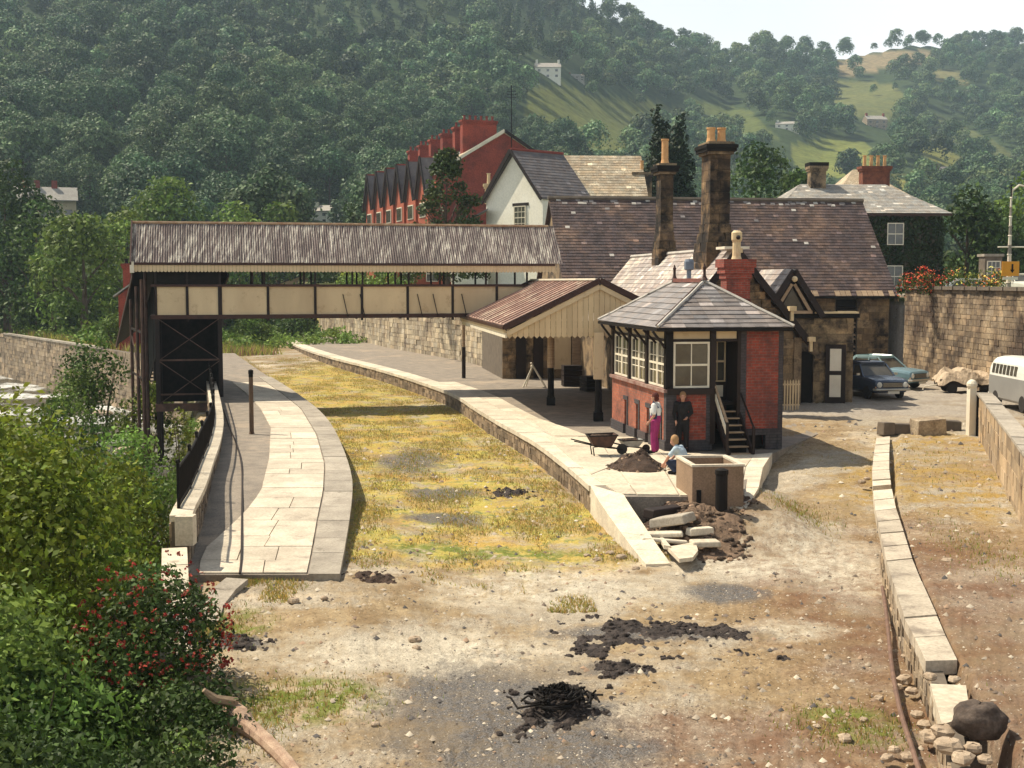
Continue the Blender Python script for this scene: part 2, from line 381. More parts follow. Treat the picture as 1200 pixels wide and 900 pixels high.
def ground_mat():
    b = NB('ground earth gravel and dry grass')
    P = b.coord()
    big = b.noise(.22, 6, .6); mid = b.noise(1.3, 6, .65); fine = b.noise(9, 6, .75); grit = b.noise(45, 3, .7)
    earth = b.mix(b.rng(mid, .38, .62), (.44, .33, .195), (.29, .20, .11))
    gravel = b.mix(b.rng(grit, .35, .65), (.28, .24, .19), (.60, .51, .38))
    col = b.mix(b.rng(b.noise(.35, 5, .65), .46, .56), earth, gravel)
    # bleached bare patches
    col = b.mix(b.rng(b.noise(.55, 6, .6, vec=None, stretch=(.6, 1, 1)), .56, .66, 0, .7), col, (.72, .60, .44))
    # ashy black spill patches at the places where the photo has them
    sx = b.n('ShaderNodeSeparateXYZ'); b.l(P, sx.inputs[0])
    def blob(cx, cy, rx, ry, edge=.5):
        vx = b.math('DIVIDE', b.math('SUBTRACT', sx.outputs[0], cx), rx); vy = b.math('DIVIDE', b.math('SUBTRACT', sx.outputs[1], cy), ry)
        d = b.math('SQRT', b.math('ADD', b.math('MULTIPLY', vx, vx), b.math('MULTIPLY', vy, vy)))
        d = b.math('ADD', d, b.math('MULTIPLY', b.math('SUBTRACT', fine, .5), 1.1)); d = b.math('ADD', d, b.math('MULTIPLY', b.math('SUBTRACT', mid, .5), 1.4))
        return b.rng(d, 1 + edge * .5, 1 - edge * .5)
    def spots(lst, edge=.5):
        r = None
        for q in lst:
            v = blob(*q, edge); r = v if r is None else b.math('MAXIMUM', r, v)
        return r
    # grass zone between the platforms and tufts elsewhere
    gz = spots([(*G(470, 560, .15)[:2], 4.4, 9.5), (*G(520, 615, .1)[:2], 3.6, 4.2), (*G(400, 450, .2)[:2], 5.5, 20), (*G(560, 640, .1)[:2], 3.2, 2.2), (*G(330, 395, .3)[:2], 7, 24), (*G(460, 500, .2)[:2], 4.2, 9), (*G(640, 615, .2)[:2], 2.2, 4)], .35)
    gpat = b.rng(b.noise(.9, 7, .7), .38, .52)
    gz = b.math('MULTIPLY', gz, b.math('ADD', b.math('MULTIPLY', gpat, .85), .10))
    gcol = b.mix(b.rng(b.noise(.7, 5, .6), .4, .6), (.56, .37, .10), (.52, .43, .10))
    gcol = b.mix(b.rng(b.noise(3.1, 4, .6), .54, .64), gcol, (.24, .26, .08))
    col = b.mix(gz, col, gcol)
    tuft = spots([(*G(1090, 560, .8)[:2], 2.4, 5), (*G(1110, 520, .85)[:2], 2, 3)], .6)
    col = b.mix(b.math('MULTIPLY', tuft, b.rng(b.noise(1.7, 5, .6), .4, .6)), col, (.42, .28, .09))
    red = spots([(*G(1130, 700, .65)[:2], 3.0, 7.5), (*G(1160, 840, .65)[:2], 2, 3), (*G(960, 690, .1)[:2], 1.3, 6), (*G(930, 870, .1)[:2], 2.5, 1.5)], .6)
    col = b.mix(b.math('MULTIPLY', red, b.rng(b.noise(1.1, 5, .6), .3, .62, .25, .9)), col, (.20, .105, .06))
    green = spots([(*G(350, 820, .02)[:2], 1.1, .9), (*G(260, 745, .02)[:2], .7, 1.0), (*G(1000, 850, .02)[:2], .6, .7), (*G(560, 650, .05)[:2], 2.4, .6), (*G(160, 400, 1.)[:2], 10, 18)], .6)
    col = b.mix(b.math('MULTIPLY', green, b.rng(b.noise(2.6, 5, .6), .42, .55)), col, (.20, .23, .05))
    pale = spots([(*G(520, 765, .02)[:2], 1.7, 1.1), (*G(400, 770, .02)[:2], 1.6, .9), (*G(640, 690, .02)[:2], 2.2, 1.6), (*G(930, 735, .05)[:2], .7, .6), (*G(960, 640, .3)[:2], 1.2, 3), (*G(860, 650, .2)[:2], 1.6, 1.6)], .8)
    col = b.mix(b.math('MULTIPLY', pale, b.rng(b.noise(3.3, 6, .7), .38, .60, .25, .9)), col, b.mix(b.rng(grit, .3, .7), (.48, .41, .31), (.84, .76, .60)))
    ash = spots([(*G(575, 835, .02)[:2], 1.5, 2.2), (*G(640, 880, .02)[:2], 1.6, .9), (*G(770, 742, .02)[:2], 1.7, .45), (*G(715, 785, .02)[:2], .45, .4), (*G(850, 690, .1)[:2], .7, .8), (*G(480, 540, .2)[:2], 1.0, 2.6), (*G(520, 578, .2)[:2], 1.0, 1.0), (*G(520, 608, .2)[:2], .9, .7), (*G(275, 760, .02)[:2], .5, .35),
                 (*G(655, 830, .02)[:2], .7, .6), (*G(820, 740, .02)[:2], .7, .3)], .5)
    ashc = b.mix(b.rng(grit, .35, .65), (.045, .043, .043), (.27, .25, .235))
    col = b.mix(b.math('MULTIPLY', ash, b.rng(fine, .34, .52, .5, 1.)), col, ashc)
    tar = b.rng(sx.outputs[1], 45, 47.5); tar = b.math('MULTIPLY', tar, b.rng(sx.outputs[0], 8.6, 9.4)); tar = b.math('MULTIPLY', tar, b.rng(sx.outputs[1], 110, 100))
    col = b.mix(tar, col, b.mix(b.rng(mid, .3, .7), (.48, .42, .34), (.36, .31, .26)))
    # soft river bank
    low = b.rng(sx.outputs[2], -.1, -.5)
    col = b.mix(low, col, b.mix(b.rng(mid, .4, .6), (.05, .06, .02), (.16, .15, .07)))
    bank = b.math('MULTIPLY', b.rng(sx.outputs[0], -19, -21), b.rng(sx.outputs[2], -.5, 0.)); bank = b.math('MULTIPLY', bank, b.rng(sx.outputs[1], 180, 170))
    col = b.mix(bank, col, b.mix(b.rng(b.noise(.25, 5, .6), .42, .58), (.07, .11, .025), (.34, .32, .07)))
    # town level turf
    town = b.rng(sx.outputs[2], 4.5, 4.8)
    col = b.mix(town, col, (.10, .12, .04))
    # speckle of small light and dark stones, strongest near
    vo = b.n('ShaderNodeTexVoronoi'); vo.inputs['Scale'].default_value = 22; b.l(P, vo.inputs['Vector'])
    cs = b.n('ShaderNodeSeparateColor'); b.l(vo.outputs['Color'], cs.inputs[0])
    st = b.math('MULTIPLY', b.rng(vo.outputs['Distance'], .34, .26), b.rng(cs.outputs[0], .80, .82))
    st = b.math('MULTIPLY', st, b.rng(sx.outputs[2], 2, 1.5))
    col = b.mix(st, col, b.mix(b.rng(cs.outputs[1], .45, .5), (.10, .07, .05), (.70, .62, .50)))
    col = b.mix(1., col, b.rng(fine, .3, .7, .58, 1.02), 'MULTIPLY')
    col = b.mix(b.math('MULTIPLY', b.rng(b.noise(.42, 6, .7), .52, .66), .55), col, (.24, .18, .11))
    dist = b.n('ShaderNodeVectorMath', operation='LENGTH'); b.l(P, dist.inputs[0])
    fcol = b.mix(b.rng(b.noise(.05, 6, .7), .3, .7), b.attr(), b.mix(1., b.attr(), (.7, .8, .8), 'MULTIPLY'))
    fcol = b.mix(1., fcol, b.rng(b.noise(.25, 5, .7), .3, .7, .6, 1.4), 'MULTIPLY')
    col = b.mix(b.rng(dist.outputs['Value'], 175, 200), col, fcol)
    b.l(col, b.b.inputs['Base Color']); b.b.inputs['Roughness'].default_value = .95; b.b.inputs['Specular IOR Level'].default_value = .1
    h = b.math('ADD', b.math('MULTIPLY', mid, 2.), b.math('ADD', b.math('MULTIPLY', fine, .8), b.math('MULTIPLY', st, .3)))
    b.bump(h, .8, .05)
    return b.m
me = bpy.data.meshes.new('ground')
me.vertices.add(nR * nA); me.vertices.foreach_set('co', V.astype(np.float32).ravel())
me.loops.add(F.size); me.loops.foreach_set('vertex_index', F.astype(np.int32).ravel())
me.polygons.add(len(F)); me.polygons.foreach_set('loop_start', np.arange(0, F.size, 4, dtype=np.int32)); me.update(calc_edges=True)
a = me.color_attributes.new('tint', 'FLOAT_COLOR', 'POINT'); a.data.foreach_set('color', Tn.astype(np.float32).ravel())
me.shade_smooth(); me.materials.append(ground_mat()); link('ground', me, kind='structure')

# river
def water_mat():
    b = NB('river water')
    n = b.noise(.8, 6, .7, stretch=(1, .5, 1))
    foam = b.rng(b.noise(.22, 5, .6), .46, .56); sx = b.n('ShaderNodeSeparateXYZ'); b.l(b.coord(), sx.inputs[0]); foam = b.math('MULTIPLY', foam, b.rng(sx.outputs[1], 60, 88, .12, 1.)); foam = b.math('MULTIPLY', foam, b.rng(b.noise(2.5, 6, .75), .35, .55))
    col = b.mix(foam, (.035, .035, .02), (.75, .75, .72))
    b.l(col, b.b.inputs['Base Color']); b.l(b.rng(foam, 0, 1, .08, .7), b.b.inputs['Roughness'])
    b.bump(b.noise(3.5, 6, .7), .8, .15)
    return b.m
mb = MB(); mb.prism([(-2, -20), (-4, 12), (-7, 24), (-12, 48), (-18.8, 77), (-29, 93), (-47, 120), (-100, 200), (-170, 200), (-170, -20)], -3.4, -3.0)
mb.build('river', water_mat(), kind='structure')
# haze: one closed box of even, thin air round everything
hz = NB('haze'); hz.t.nodes.remove(hz.b)
pv = hz.n('ShaderNodeVolumePrincipled'); pv.inputs['Density'].default_value = .00022; pv.inputs['Color'].default_value = (.62, .80, 1, 1)
pv.inputs['Anisotropy'].default_value = .2
hz.l(pv.outputs[0], hz.out.inputs['Volume'])
# ------------------------------------------------------------------ shared materials
m_tar = mat('weathered tarmac', (.28, .235, .185), (.19, .16, .13), 2.2, fine=.25, c3=(.34, .27, .2), s3=.5)
m_slab = mat('pale paving stone', (.62, .54, .42), (.46, .39, .30), 1.6, fine=.16, rand=.16, bump=.3, c3=(.30, .25, .2), s3=1.7, t3=(.58, .72))
m_cope = mat('grey coping stone', (.40, .35, .28), (.29, .25, .20), 1.8, fine=.18, rand=.12, c3=(.20, .17, .13), s3=2.5, t3=(.58, .7))
m_copel = mat('bleached coping stone', (.66, .58, .45), (.50, .43, .33), 1.8, fine=.16, rand=.12, c3=(.27, .22, .17), s3=2.5, t3=(.6, .72))
m_conc = mat('bleached concrete', (.62, .54, .41), (.47, .40, .30), .9, fine=.2, c3=(.34, .28, .21), s3=.7, t3=(.56, .7))
m_stone = mat('rubble stone', (.40, .32, .23), (.26, .20, .14), 1.6, tint=True, fine=.3, bump=.7, bdist=.03, c3=(.13, .10, .075), s3=1.1, t3=(.52, .68))
m_stonel = mat('pale limewashed rubble', (.54, .47, .35), (.28, .22, .155), 1.3, tint=True, fine=.3, bump=.7, bdist=.03, c3=(.17, .13, .10), s3=.6, t3=(.5, .66), stretch=(1, 1, .3))
m_ashlar = mat('sooty sandstone', (.33, .235, .135), (.17, .12, .075), 1.4, tint=True, fine=.2, bump=.4, c3=(.035, .027, .022), s3=.9, t3=(.46, .60))
m_mortar = mat('dark mortar', (.17, .135, .10), (.11, .09, .07), 3)
m_dark = mat('dark brown paint', (.022, .011, .008), (.014, .008, .006), 3, rough=.6, c3=(.06, .03, .02), s3=2.5, t3=(.6, .75))
m_brown = mat('chocolate brown paint', (.060, .022, .014), (.038, .015, .010), 3, rough=.5)
m_black = mat('soot black iron', (.008, .007, .006), (.016, .012, .010), 4, rough=.7, spec=.15)
m_cream = mat('cream paint', (.66, .51, .31), (.57, .43, .26), 1.2, rough=.55, c3=(.38, .25, .14), s3=1.9, t3=(.56, .78), rand=.09, stretch=(1, 1, .3))
m_creamw = mat('worn white paint', (.80, .73, .58), (.70, .62, .48), 2, rough=.5)
m_pot = mat('buff chimney pot', (.66, .38, .17), (.55, .29, .12), 4, rough=.7)
m_potc = mat('cream chimney pot', (.72, .56, .33), (.6, .45, .25), 4, rough=.7)
m_glass = mat('old window glass', (.055, .05, .04), (.10, .09, .07), 2, rough=.08, bump=0, spec=.8)
m_lead = mat('pale lead flashing', (.52, .48, .42), (.36, .33, .29), 3, rough=.6)
m_slateA = mat('grey slate', (.245, .215, .20), (.165, .145, .137), 3, tint=True, rand=.14, rough=.55, spec=.5, c3=(.45, .40, .35), s3=1.2, t3=(.62, .72), fine=.15)
m_tile = mat('red brown roof tile', (.100, .068, .062), (.058, .043, .043), 1.5, tint=True, rough=.75, c3=(.165, .105, .075), s3=.4, t3=(.5, .66), fine=.3)
m_dirt = mat('dark spoil', (.10, .06, .04), (.055, .035, .025), 5, fine=.4, bump=1, bdist=.05)
m_wood = mat('bare weathered timber', (.42, .30, .19), (.28, .19, .12), 2, stretch=(1, 1, 8), rand=.2)

def brickmat(name, c1, c2, mortar, sc=1., dirt=(.05, .03, .03)):
    b = NB(name)
    tc = b.coord(True)
    # rotate so that every upright face gets horizontal courses: use (x+y, z)
    s = b.n('ShaderNodeSeparateXYZ'); b.l(tc, s.inputs[0]); cb = b.n('ShaderNodeCombineXYZ')
    b.l(b.math('ADD', s.outputs[0], s.outputs[1]), cb.inputs[0]); b.l(s.outputs[2], cb.inputs[1])
    br = b.n('ShaderNodeTexBrick'); b.l(cb.outputs[0], br.inputs['Vector']); br.inputs['Scale'].default_value = sc
    br.inputs['Color1'].default_value = (*c1, 1); br.inputs['Color2'].default_value = (*c2, 1); br.inputs['Mortar'].default_value = (*mortar, 1)
    br.inputs['Mortar Size'].default_value = .010; br.inputs['Brick Width'].default_value = .235; br.inputs['Row Height'].default_value = .085
    col = b.mix(b.rng(b.noise(1.1, 5, .7), .42, .68, 0, .75), br.outputs['Color'], dirt)
    col = b.mix(1., col, b.rng(b.noise(8, 3), .3, .7, .75, 1.25), 'MULTIPLY')
    b.l(col, b.b.inputs['Base Color']); b.b.inputs['Roughness'].default_value = .85
    b.bump(br.outputs['Fac'], -.5, .01)
    return b.m
m_brick = brickmat('red brick', (.33, .055, .028), (.24, .040, .022), (.22, .11, .08))
m_brickl = brickmat('sunworn red brick', (.43, .125, .062), (.35, .09, .045), (.27, .14, .10))  # same red brick, with the sun on the left wall put into its colour
m_bluebrick = brickmat('blue engineering brick', (.045, .042, .05), (.07, .06, .06), (.03, .03, .03))

def frame_pt(o, a, u, v, z=0.):
    return Vector((o[0] + u * math.cos(a) - v * math.sin(a), o[1] + u * math.sin(a) + v * math.cos(a), z))
PAL = [(1, 1, 1), (.86, .84, .8), (1.1, 1.07, 1.0), (.72, .7, .68), (1.22, 1.15, 1.05), (.93, .9, .85), (1.05, 1., .9)]
def masonry(parent, m, o, d, L, z0, z1, ch=.28, bl=.5, th=.05, parts=False, name='stone_block', seed=1, pal=PAL, core=.3, mcore=None, jit=.02, holes=()):
    """wall face through o along unit d (xy), outward normal is to the right of d; z0/z1 numbers or functions of distance"""
    rs = random.Random(seed); d = Vector((d[0], d[1], 0)).normalized(); n = Vector((d.y, -d.x, 0)); o = Vector((o[0], o[1], 0))
    f0 = z0 if callable(z0) else (lambda s: z0); f1 = z1 if callable(z1) else (lambda s: z1)
    if core:
        cb = MB(); nseg = max(1, int(L / 3)) if (callable(z0) or callable(z1)) else 1
        for k in range(nseg):
            a, b = L * k / nseg, L * (k + 1) / nseg
            A = o + d * a; B = o + d * b; q = -n * core
            if holes:
                edges = [a] + [x for h in holes for x in h[:2]] + [b]
            P = [(A.x, A.y, f0(a)), (B.x, B.y, f0(b)), (B.x, B.y, f1(b)), (A.x, A.y, f1(a))]
            if not holes: cb.slab(P, q)
        if holes:
            xs = sorted(set([0, L] + [x for h in holes for x in h[:2]]))
            for a, b in zip(xs, xs[1:]):
                zs = [f0(a), f1(a)]; hh = [h for h in holes if h[0] <= a + 1e-6 and h[1] >= b - 1e-6]
                sp = [(f0(a), f1(a))]
                for h in hh:
                    nsp = []
                    for s_, e_ in sp:
                        if h[2] > s_: nsp.append((s_, min(e_, h[2])))
                        if h[3] < e_: nsp.append((max(s_, h[3]), e_))
                    sp = nsp
                for s_, e_ in sp:
                    if e_ - s_ < .01: continue
                    A = o + d * a; B = o + d * b
                    cb.slab([(A.x, A.y, s_), (B.x, B.y, s_), (B.x, B.y, e_), (A.x, A.y, e_)], -n * core)
        cb.build('wall_core', mcore or m_mortar, parent)
    mb = MB(); zmin = min(f0(0), f0(L)); zmax = max(f1(0), f1(L)); z = zmin
    while z < zmax - .03:
        h = ch * rs.uniform(.8, 1.2); zt = min(z + h, zmax)
        if zmax - zt < .08: zt = zmax
        s = -bl * rs.random()
        while s < L:
            e = s + bl * rs.uniform(.55, 1.5); a, b = max(0, s) + .008, min(L, e) - .008; s = e
            if b - a < .04: continue
            za, zb = max(z, f0(a)), min(zt, f1((a + b) / 2))
            if zb - za < .03: continue
            if any(a < h_[1] - .02 and b > h_[0] + .02 and za < h_[3] - .02 and zb > h_[2] + .02 for h_ in holes):
                # trim block against the opening
                done = False
                for h_ in holes:
                    if za < h_[3] - .02 and zb > h_[2] + .02 and a < h_[1] and b > h_[0]:
                        if a < h_[0] - .06: b = h_[0]
                        elif b > h_[1] + .06: a = h_[1]
                        else: done = True
                if done or b - a < .05: continue
            t_ = th * rs.uniform(.5, 1.3); c = rs.choice(pal); k = rs.uniform(.85, 1.15)
            tt = (c[0] * k, c[1] * k, c[2] * k)
            A = o + d * a + n * t_; B = o + d * b + n * (t_ + rs.uniform(-jit, jit) * .5)
            w = mb if not parts else MB()
            w.slab([(A.x, A.y, za + .008), (B.x, B.y, za + .008), (B.x, B.y, zb - .008), (A.x, A.y, zb - .008)], -n * (t_ + .04), tt if not parts else tt)
            if parts: w.build(name, m, parent)
        z = zt
    if not parts and mb.v: mb.build('stonework', m, parent, kind='stuff')

def tiling(parent, m, A, B, Cc, Dd, w, h, parts=False, name='slate', seed=1, tv=.25, th=.012, pale=.05, stag=True):
    rs = random.Random(seed); A, B, Cc, Dd = map(Vector, (A, B, Cc, Dd))
    e = (B - A); L = e.length; e.normalize(); up = (Dd - A) - e * (Dd - A).dot(e); Ht = up.length; up.normalize(); n = e.cross(up)
    Ld = (Dd - A).dot(e); Rd = (Cc - B).dot(e); nr = max(1, round(Ht / h)); hh = Ht / nr; mb = MB()
    for r in range(nr):
        y0, y1 = r * hh - .0, min(Ht, (r + 1) * hh + .02)
        l0, l1 = Ld * y0 / Ht, Ld * y1 / Ht; r0, r1 = L + Rd * y0 / Ht, L + Rd * y1 / Ht
        s = min(l0, l1) - (w * .5 if (r % 2 and stag) else 0)
        while s < max(r0, r1):
            a0, b0 = max(s, l0), min(s + w - .006, r0); a1, b1 = max(s, l1), min(s + w - .006, r1)
            if b0 - a0 < .02 and b1 - a1 < .02: s += w; continue
            b0 = max(b0, a0 + .002); b1 = max(b1, a1 + .002)
            j = rs.uniform(-.006, .008)
            P = [A + e * a0 + up * (y0 + j) + n * (.028 + rs.uniform(0, .006)), A + e * b0 + up * (y0 + j) + n * (.028 + rs.uniform(0, .006)), A + e * b1 + up * y1 + n * .008, A + e * a1 + up * y1 + n * .008]
            k = rs.uniform(1 - tv, 1 + tv)
            if rs.random() < pale: k *= 1.9
            hu = rs.uniform(-.06, .06); t = (k * (1 + hu), k, k * (1 - hu))
            q = mb if not parts else MB(); q.slab(P, -n * th, t)
            if parts: q.build(name, m, parent)
            s += w
    if not parts: mb.build(name + 's', m, parent, kind='stuff')

# ------------------------------------------------------------------ platforms
PZ = .85
redge = [(313, 382), (327, 395), (352, 407), (390, 419), (427, 427.5), (465, 438), (502, 450), (535, 462), (560, 479), (587, 495), (627, 516), (653, 535), (680, 557), (693, 569)]
RE = [G(x, y, PZ) for x, y in redge]
def resample(P, step):
    out = [P[0].copy()]; acc = 0
    for a, b in zip(P, P[1:]):
        L = (b - a).length; p = step - acc
        while p <= L: out.append(a.lerp(b, p / L)); p += step
        acc = (acc + L) % step if p > L else 0
        acc = L - (p - step)
    return out + [P[-1].copy()]
def smooth(P, it=3):
    for _ in range(it):
        Q = [P[0]]
        for a, b in zip(P, P[1:]): Q += [a.lerp(b, .25), a.lerp(b, .75)]
        Q.append(P[-1]); P = Q
    return P
def offset(P, d):
    out = []
    for i, p in enumerate(P):
        t = (P[min(i + 1, len(P) - 1)] - P[max(i - 1, 0)]); t.z = 0; t.normalize(); out.append(p + Vector((t.y, -t.x, 0)) * d)
    return out
RS = smooth(RE, 2)
RI = offset(RS, -1.15)          # inner line of the coping (to the right of the track edge)
if RI[5].x < RS[5].x: RI = offset(RS, 1.15)
kerbR = [G(905, 531, PZ), G(894, 548, PZ), G(889, 572, .78), G(872, 600, .6)]
poly = [(p.x, p.y) for p in RS] + [tuple(G(731, 581, PZ)[:2]), tuple(G(852, 581, PZ)[:2]), tuple(G(872, 575, PZ)[:2]), tuple(G(880, 545, PZ)[:2]), tuple(G(905, 531, PZ)[:2]), (10.2, 42), (10.2, 51), (16, 66), (2, 66), (-.4, 70), (-3.2, 80.7), (-9.2, 96), (-19.5, 130), (-30, 150)]
mb = MB(); mb.prism([(x, y) for x, y in poly], -.2, PZ - .02)
plat = mb.build('station_platform', m_tar, kind='structure')
# brick and stone face to the track
for i, (a, b) in enumerate(zip(RS, RS[1:])):
    pass
mbF = MB(); rs = random.Random(5)
for a, b in zip(RS, RS[1:]):
    L = (b - a).length; d = (b - a).normalized(); n = Vector((d.y, -d.x, 0))
    if n.x > 0: n = -n
    z = .02; row = 0
    while z < PZ - .12:
        s = 0
        while s < L:
            e = min(L, s + rs.uniform(.25, .6)); k = rs.uniform(.35, 1.0)
            A = a + d * s + n * rs.uniform(.0, .03); B = a + d * (e - .01) + n * rs.uniform(0, .03)
            mbF.slab([(A.x, A.y, z), (B.x, B.y, z), (B.x, B.y, z + .17), (A.x, A.y, z + .17)], -n * .06, (k, k * .93, k * .85)); s = e
        z += .18
mbF.build('stonework', m_stone, plat, kind='stuff')
# coping stones of the track edge, one by one
cs = resample(RS, 1.35); ci = []
for k, p in enumerate(cs):
    t = (cs[min(k + 1, len(cs) - 1)] - cs[max(k - 1, 0)]).normalized(); n = Vector((t.y, -t.x, 0))
    if n.x < 0: n = -n
    ci.append(n)
for k in range(len(cs) - 1):
    a, b = cs[k], cs[k + 1]; na, nb = ci[k], ci[k + 1]; e = (b - a).normalized() * .012
    P = [a - na * .06 + e, b - nb * .06 - e, b + nb * .80 - e, a + na * .80 + e]
    P = [Vector((p.x, p.y, 0)) for p in P]; h = random.uniform(-.006, .006)
    q = MB(); q.slab([(p.x, p.y, PZ + h) for p in P], (0, 0, -.14)); q.build('coping_stone', m_copel, plat)
    # second, narrower course of paving slabs behind it
    P = [a + na * .82 + e, b + nb * .82 - e, b + nb * 1.6 - e, a + na * 1.6 + e]
    if a.y < 64:
        q = MB(); q.slab([(p.x, p.y, PZ - .004 + h * .5) for p in P], (0, 0, -.06)); q.build('paving_slab', m_slab, plat)
# broad bleached concrete apron in front of the signal box, in big bays
bays = [[(640, 512), (700, 512), (720, 545), (693, 556), (672, 540)], [(701, 512), (752, 512), (790, 545), (722, 545)], [(693, 558), (721, 547), (745, 579), (726, 579)],
        [(723, 547), (775, 546), (795, 580), (747, 579.5)], [(776, 546), (818, 546.5), (838, 580.5), (797, 580.5)], [(600, 480), (660, 500), (690, 511), (650, 511)], [(754, 513), (800, 530), (818, 545), (791, 545)], [(802, 531), (884, 533), (874, 546), (819, 545)], [(820, 546.5), (873, 548), (869, 571), (852, 580.5), (839, 580.5)]]
for P in bays:
    q = MB(); h = random.uniform(.0, .006); q.slab([tuple(G(x, y, PZ)[:2]) + (PZ + .006 + h,) for x, y in P][::1], (0, 0, -.05)); q.build('concrete_bay', m_conc, plat)
# ramp at the near end, slab by slab
rl = [G(691, 568, .85), G(700, 585, .72), G(712, 603, .56), G(727, 624, .38), G(742, 644, .22), G(757, 662, .08)]
rr_ = [G(731, 580, .85), G(741, 596, .72), G(752, 612, .56), G(764, 630, .38), G(775, 646, .22), G(786, 661, .08)]
for k in range(5):
    q = MB(); P = [rl[k], rr_[k], rr_[k + 1], rl[k + 1]]; P = [Vector(p) for p in P]
    c = sum(P, Vector()) / 4; P = [p + (c - p) * .012 + Vector((0, 0, .012)) for p in P]
    q.slab(P, (0, 0, -.9)); q.build('ramp_slab', m_copel, plat)
# curved kerb on the far side of the platform end
kin = [G(884, 533, PZ), G(874, 548, PZ), G(870, 572, .8), G(850, 596, .62)]
kout = kerbR
for k in range(3):
    for j in range(2):
        a0, a1 = kin[k].lerp(kin[k + 1], j / 2), kin[k].lerp(kin[k + 1], (j + 1) / 2 - .012); b0, b1 = kout[k].lerp(kout[k + 1], j / 2), kout[k].lerp(kout[k + 1], (j + 1) / 2 - .012)
        q = MB(); q.slab([a0 + Vector((0, 0, .012)), b0 + Vector((0, 0, .012)), b1 + Vector((0, 0, .012)), a1 + Vector((0, 0, .012))], (0, 0, -.45)); q.build('kerb_stone', m_copel, plat)

# ---- left platform
def zl(y): return .36 + .49 * sstep(23.5, 32, y)
def GL(px, py):
    z = .85
    for _ in range(6): z = zl(G(px, py, z).y)
    return G(px, py, z)
lout = [(394.5, 675), (402, 637), (409, 596), (412, 563), (402, 529), (388, 498), (370, 477.6), (337, 454), (306, 435.6), (277, 415), (262, 404)]
LO = [GL(*p) for p in lout]; LOs = smooth(LO, 2)
lin = [(231, 676), (236, 645), (246.7, 613), (257.6, 556), (263, 540), (267, 510), (262, 485), (256, 460), (250, 435), (249, 412), (252, 404)]
LI = [GL(*p) for p in lin]
yy = lambda P, y: interp(y, [(p.y, p.x) for p in P])
YS = [23.55] + [24 + k for k in range(1, 66)]
YS = [y for y in YS if y <= min(LO[-1].y, LI[-1].y)]
mb = MB(); vs = []; fs = []
for y in YS:
    a, b = yy(LI, y) - .25, yy(LOs, y); z = zl(y)
    vs += [(a, y, -.3), (a, y, z - .02), (b, y, z - .02), (b, y, -.3)]
for k in range(len(YS) - 1):
    o = 4 * k
    for j in range(3): fs.append((o + j, o + j + 1, o + 5 + j, o + 4 + j)[::-1])
fs.append((3, 2, 1, 0)); fs.append(tuple(4 * (len(YS) - 1) + j for j in range(4)))
mb.add(vs, [f[::-1] for f in fs]); lplat = mb.build('disused_platform', m_tar, kind='structure')
pin = [(232, 675), (236, 646), (287, 600), (306, 576), (315, 538), (317, 501), (306, 480), (290, 462), (262, 440), (252, 415)]
PI_ = [GL(*p) for p in pin]; cpi = [(359, 675), (371, 613), (379, 575.6), (380.5, 544.5), (371, 510), (352.5, 479), (327, 459), (300, 440), (274, 420), (262, 408)]
CPI = [GL(*p) for p in cpi]
def lpatch(x0, y0, x1, y1, x2, y2, x3, y3, up): return [(x, y, zl(y) + up) for x, y in ((x0, y0), (x1, y1), (x2, y2), (x3, y3))]
y = 23.6; row = 0; rs = random.Random(11)
while y < 62:
    hgt = rs.uniform(.75, 1.25) * (1 if y < 40 else 1.6); y2 = y + hgt
    xl0, xl1 = yy(PI_, y), yy(PI_, y2); xr0, xr1 = yy(CPI, y), yy(CPI, y2)
    W = xr0 - xl0; nn = max(1, int(round(W / rs.uniform(.75, 1.2)))); cuts = [0] + sorted((k + rs.uniform(-.22, .22)) / nn for k in range(1, nn)) + [1]
    for a, b in zip(cuts, cuts[1:]):
        u = rs.uniform(-.004, .008); g = .010
        q = MB(); q.slab(lpatch(xl0 + (xr0 - xl0) * a + g, y + g, xl0 + (xr0 - xl0) * b - g, y + g, xl1 + (xr1 - xl1) * b - g, y2 - g, xl1 + (xr1 - xl1) * a + g, y2 - g, .012 + u), (0, 0, -.06)); q.build('paving_slab', m_slab, lplat)
    y = y2
y = 23.5
while y < 66:
    y2 = y + rs.uniform(1.1, 1.7); g = .012
    P = lpatch(yy(CPI, y) + .03, y + g, yy(LOs, y) + .05, y + g, yy(LOs, y2) + .05, y2 - g, yy(CPI, y2) + .03, y2 - g, .012 + rs.uniform(-.004, .006))
    q = MB(); q.slab(P, (0, 0, -.14)); q.build('coping_stone', m_cope, lplat); y = y2
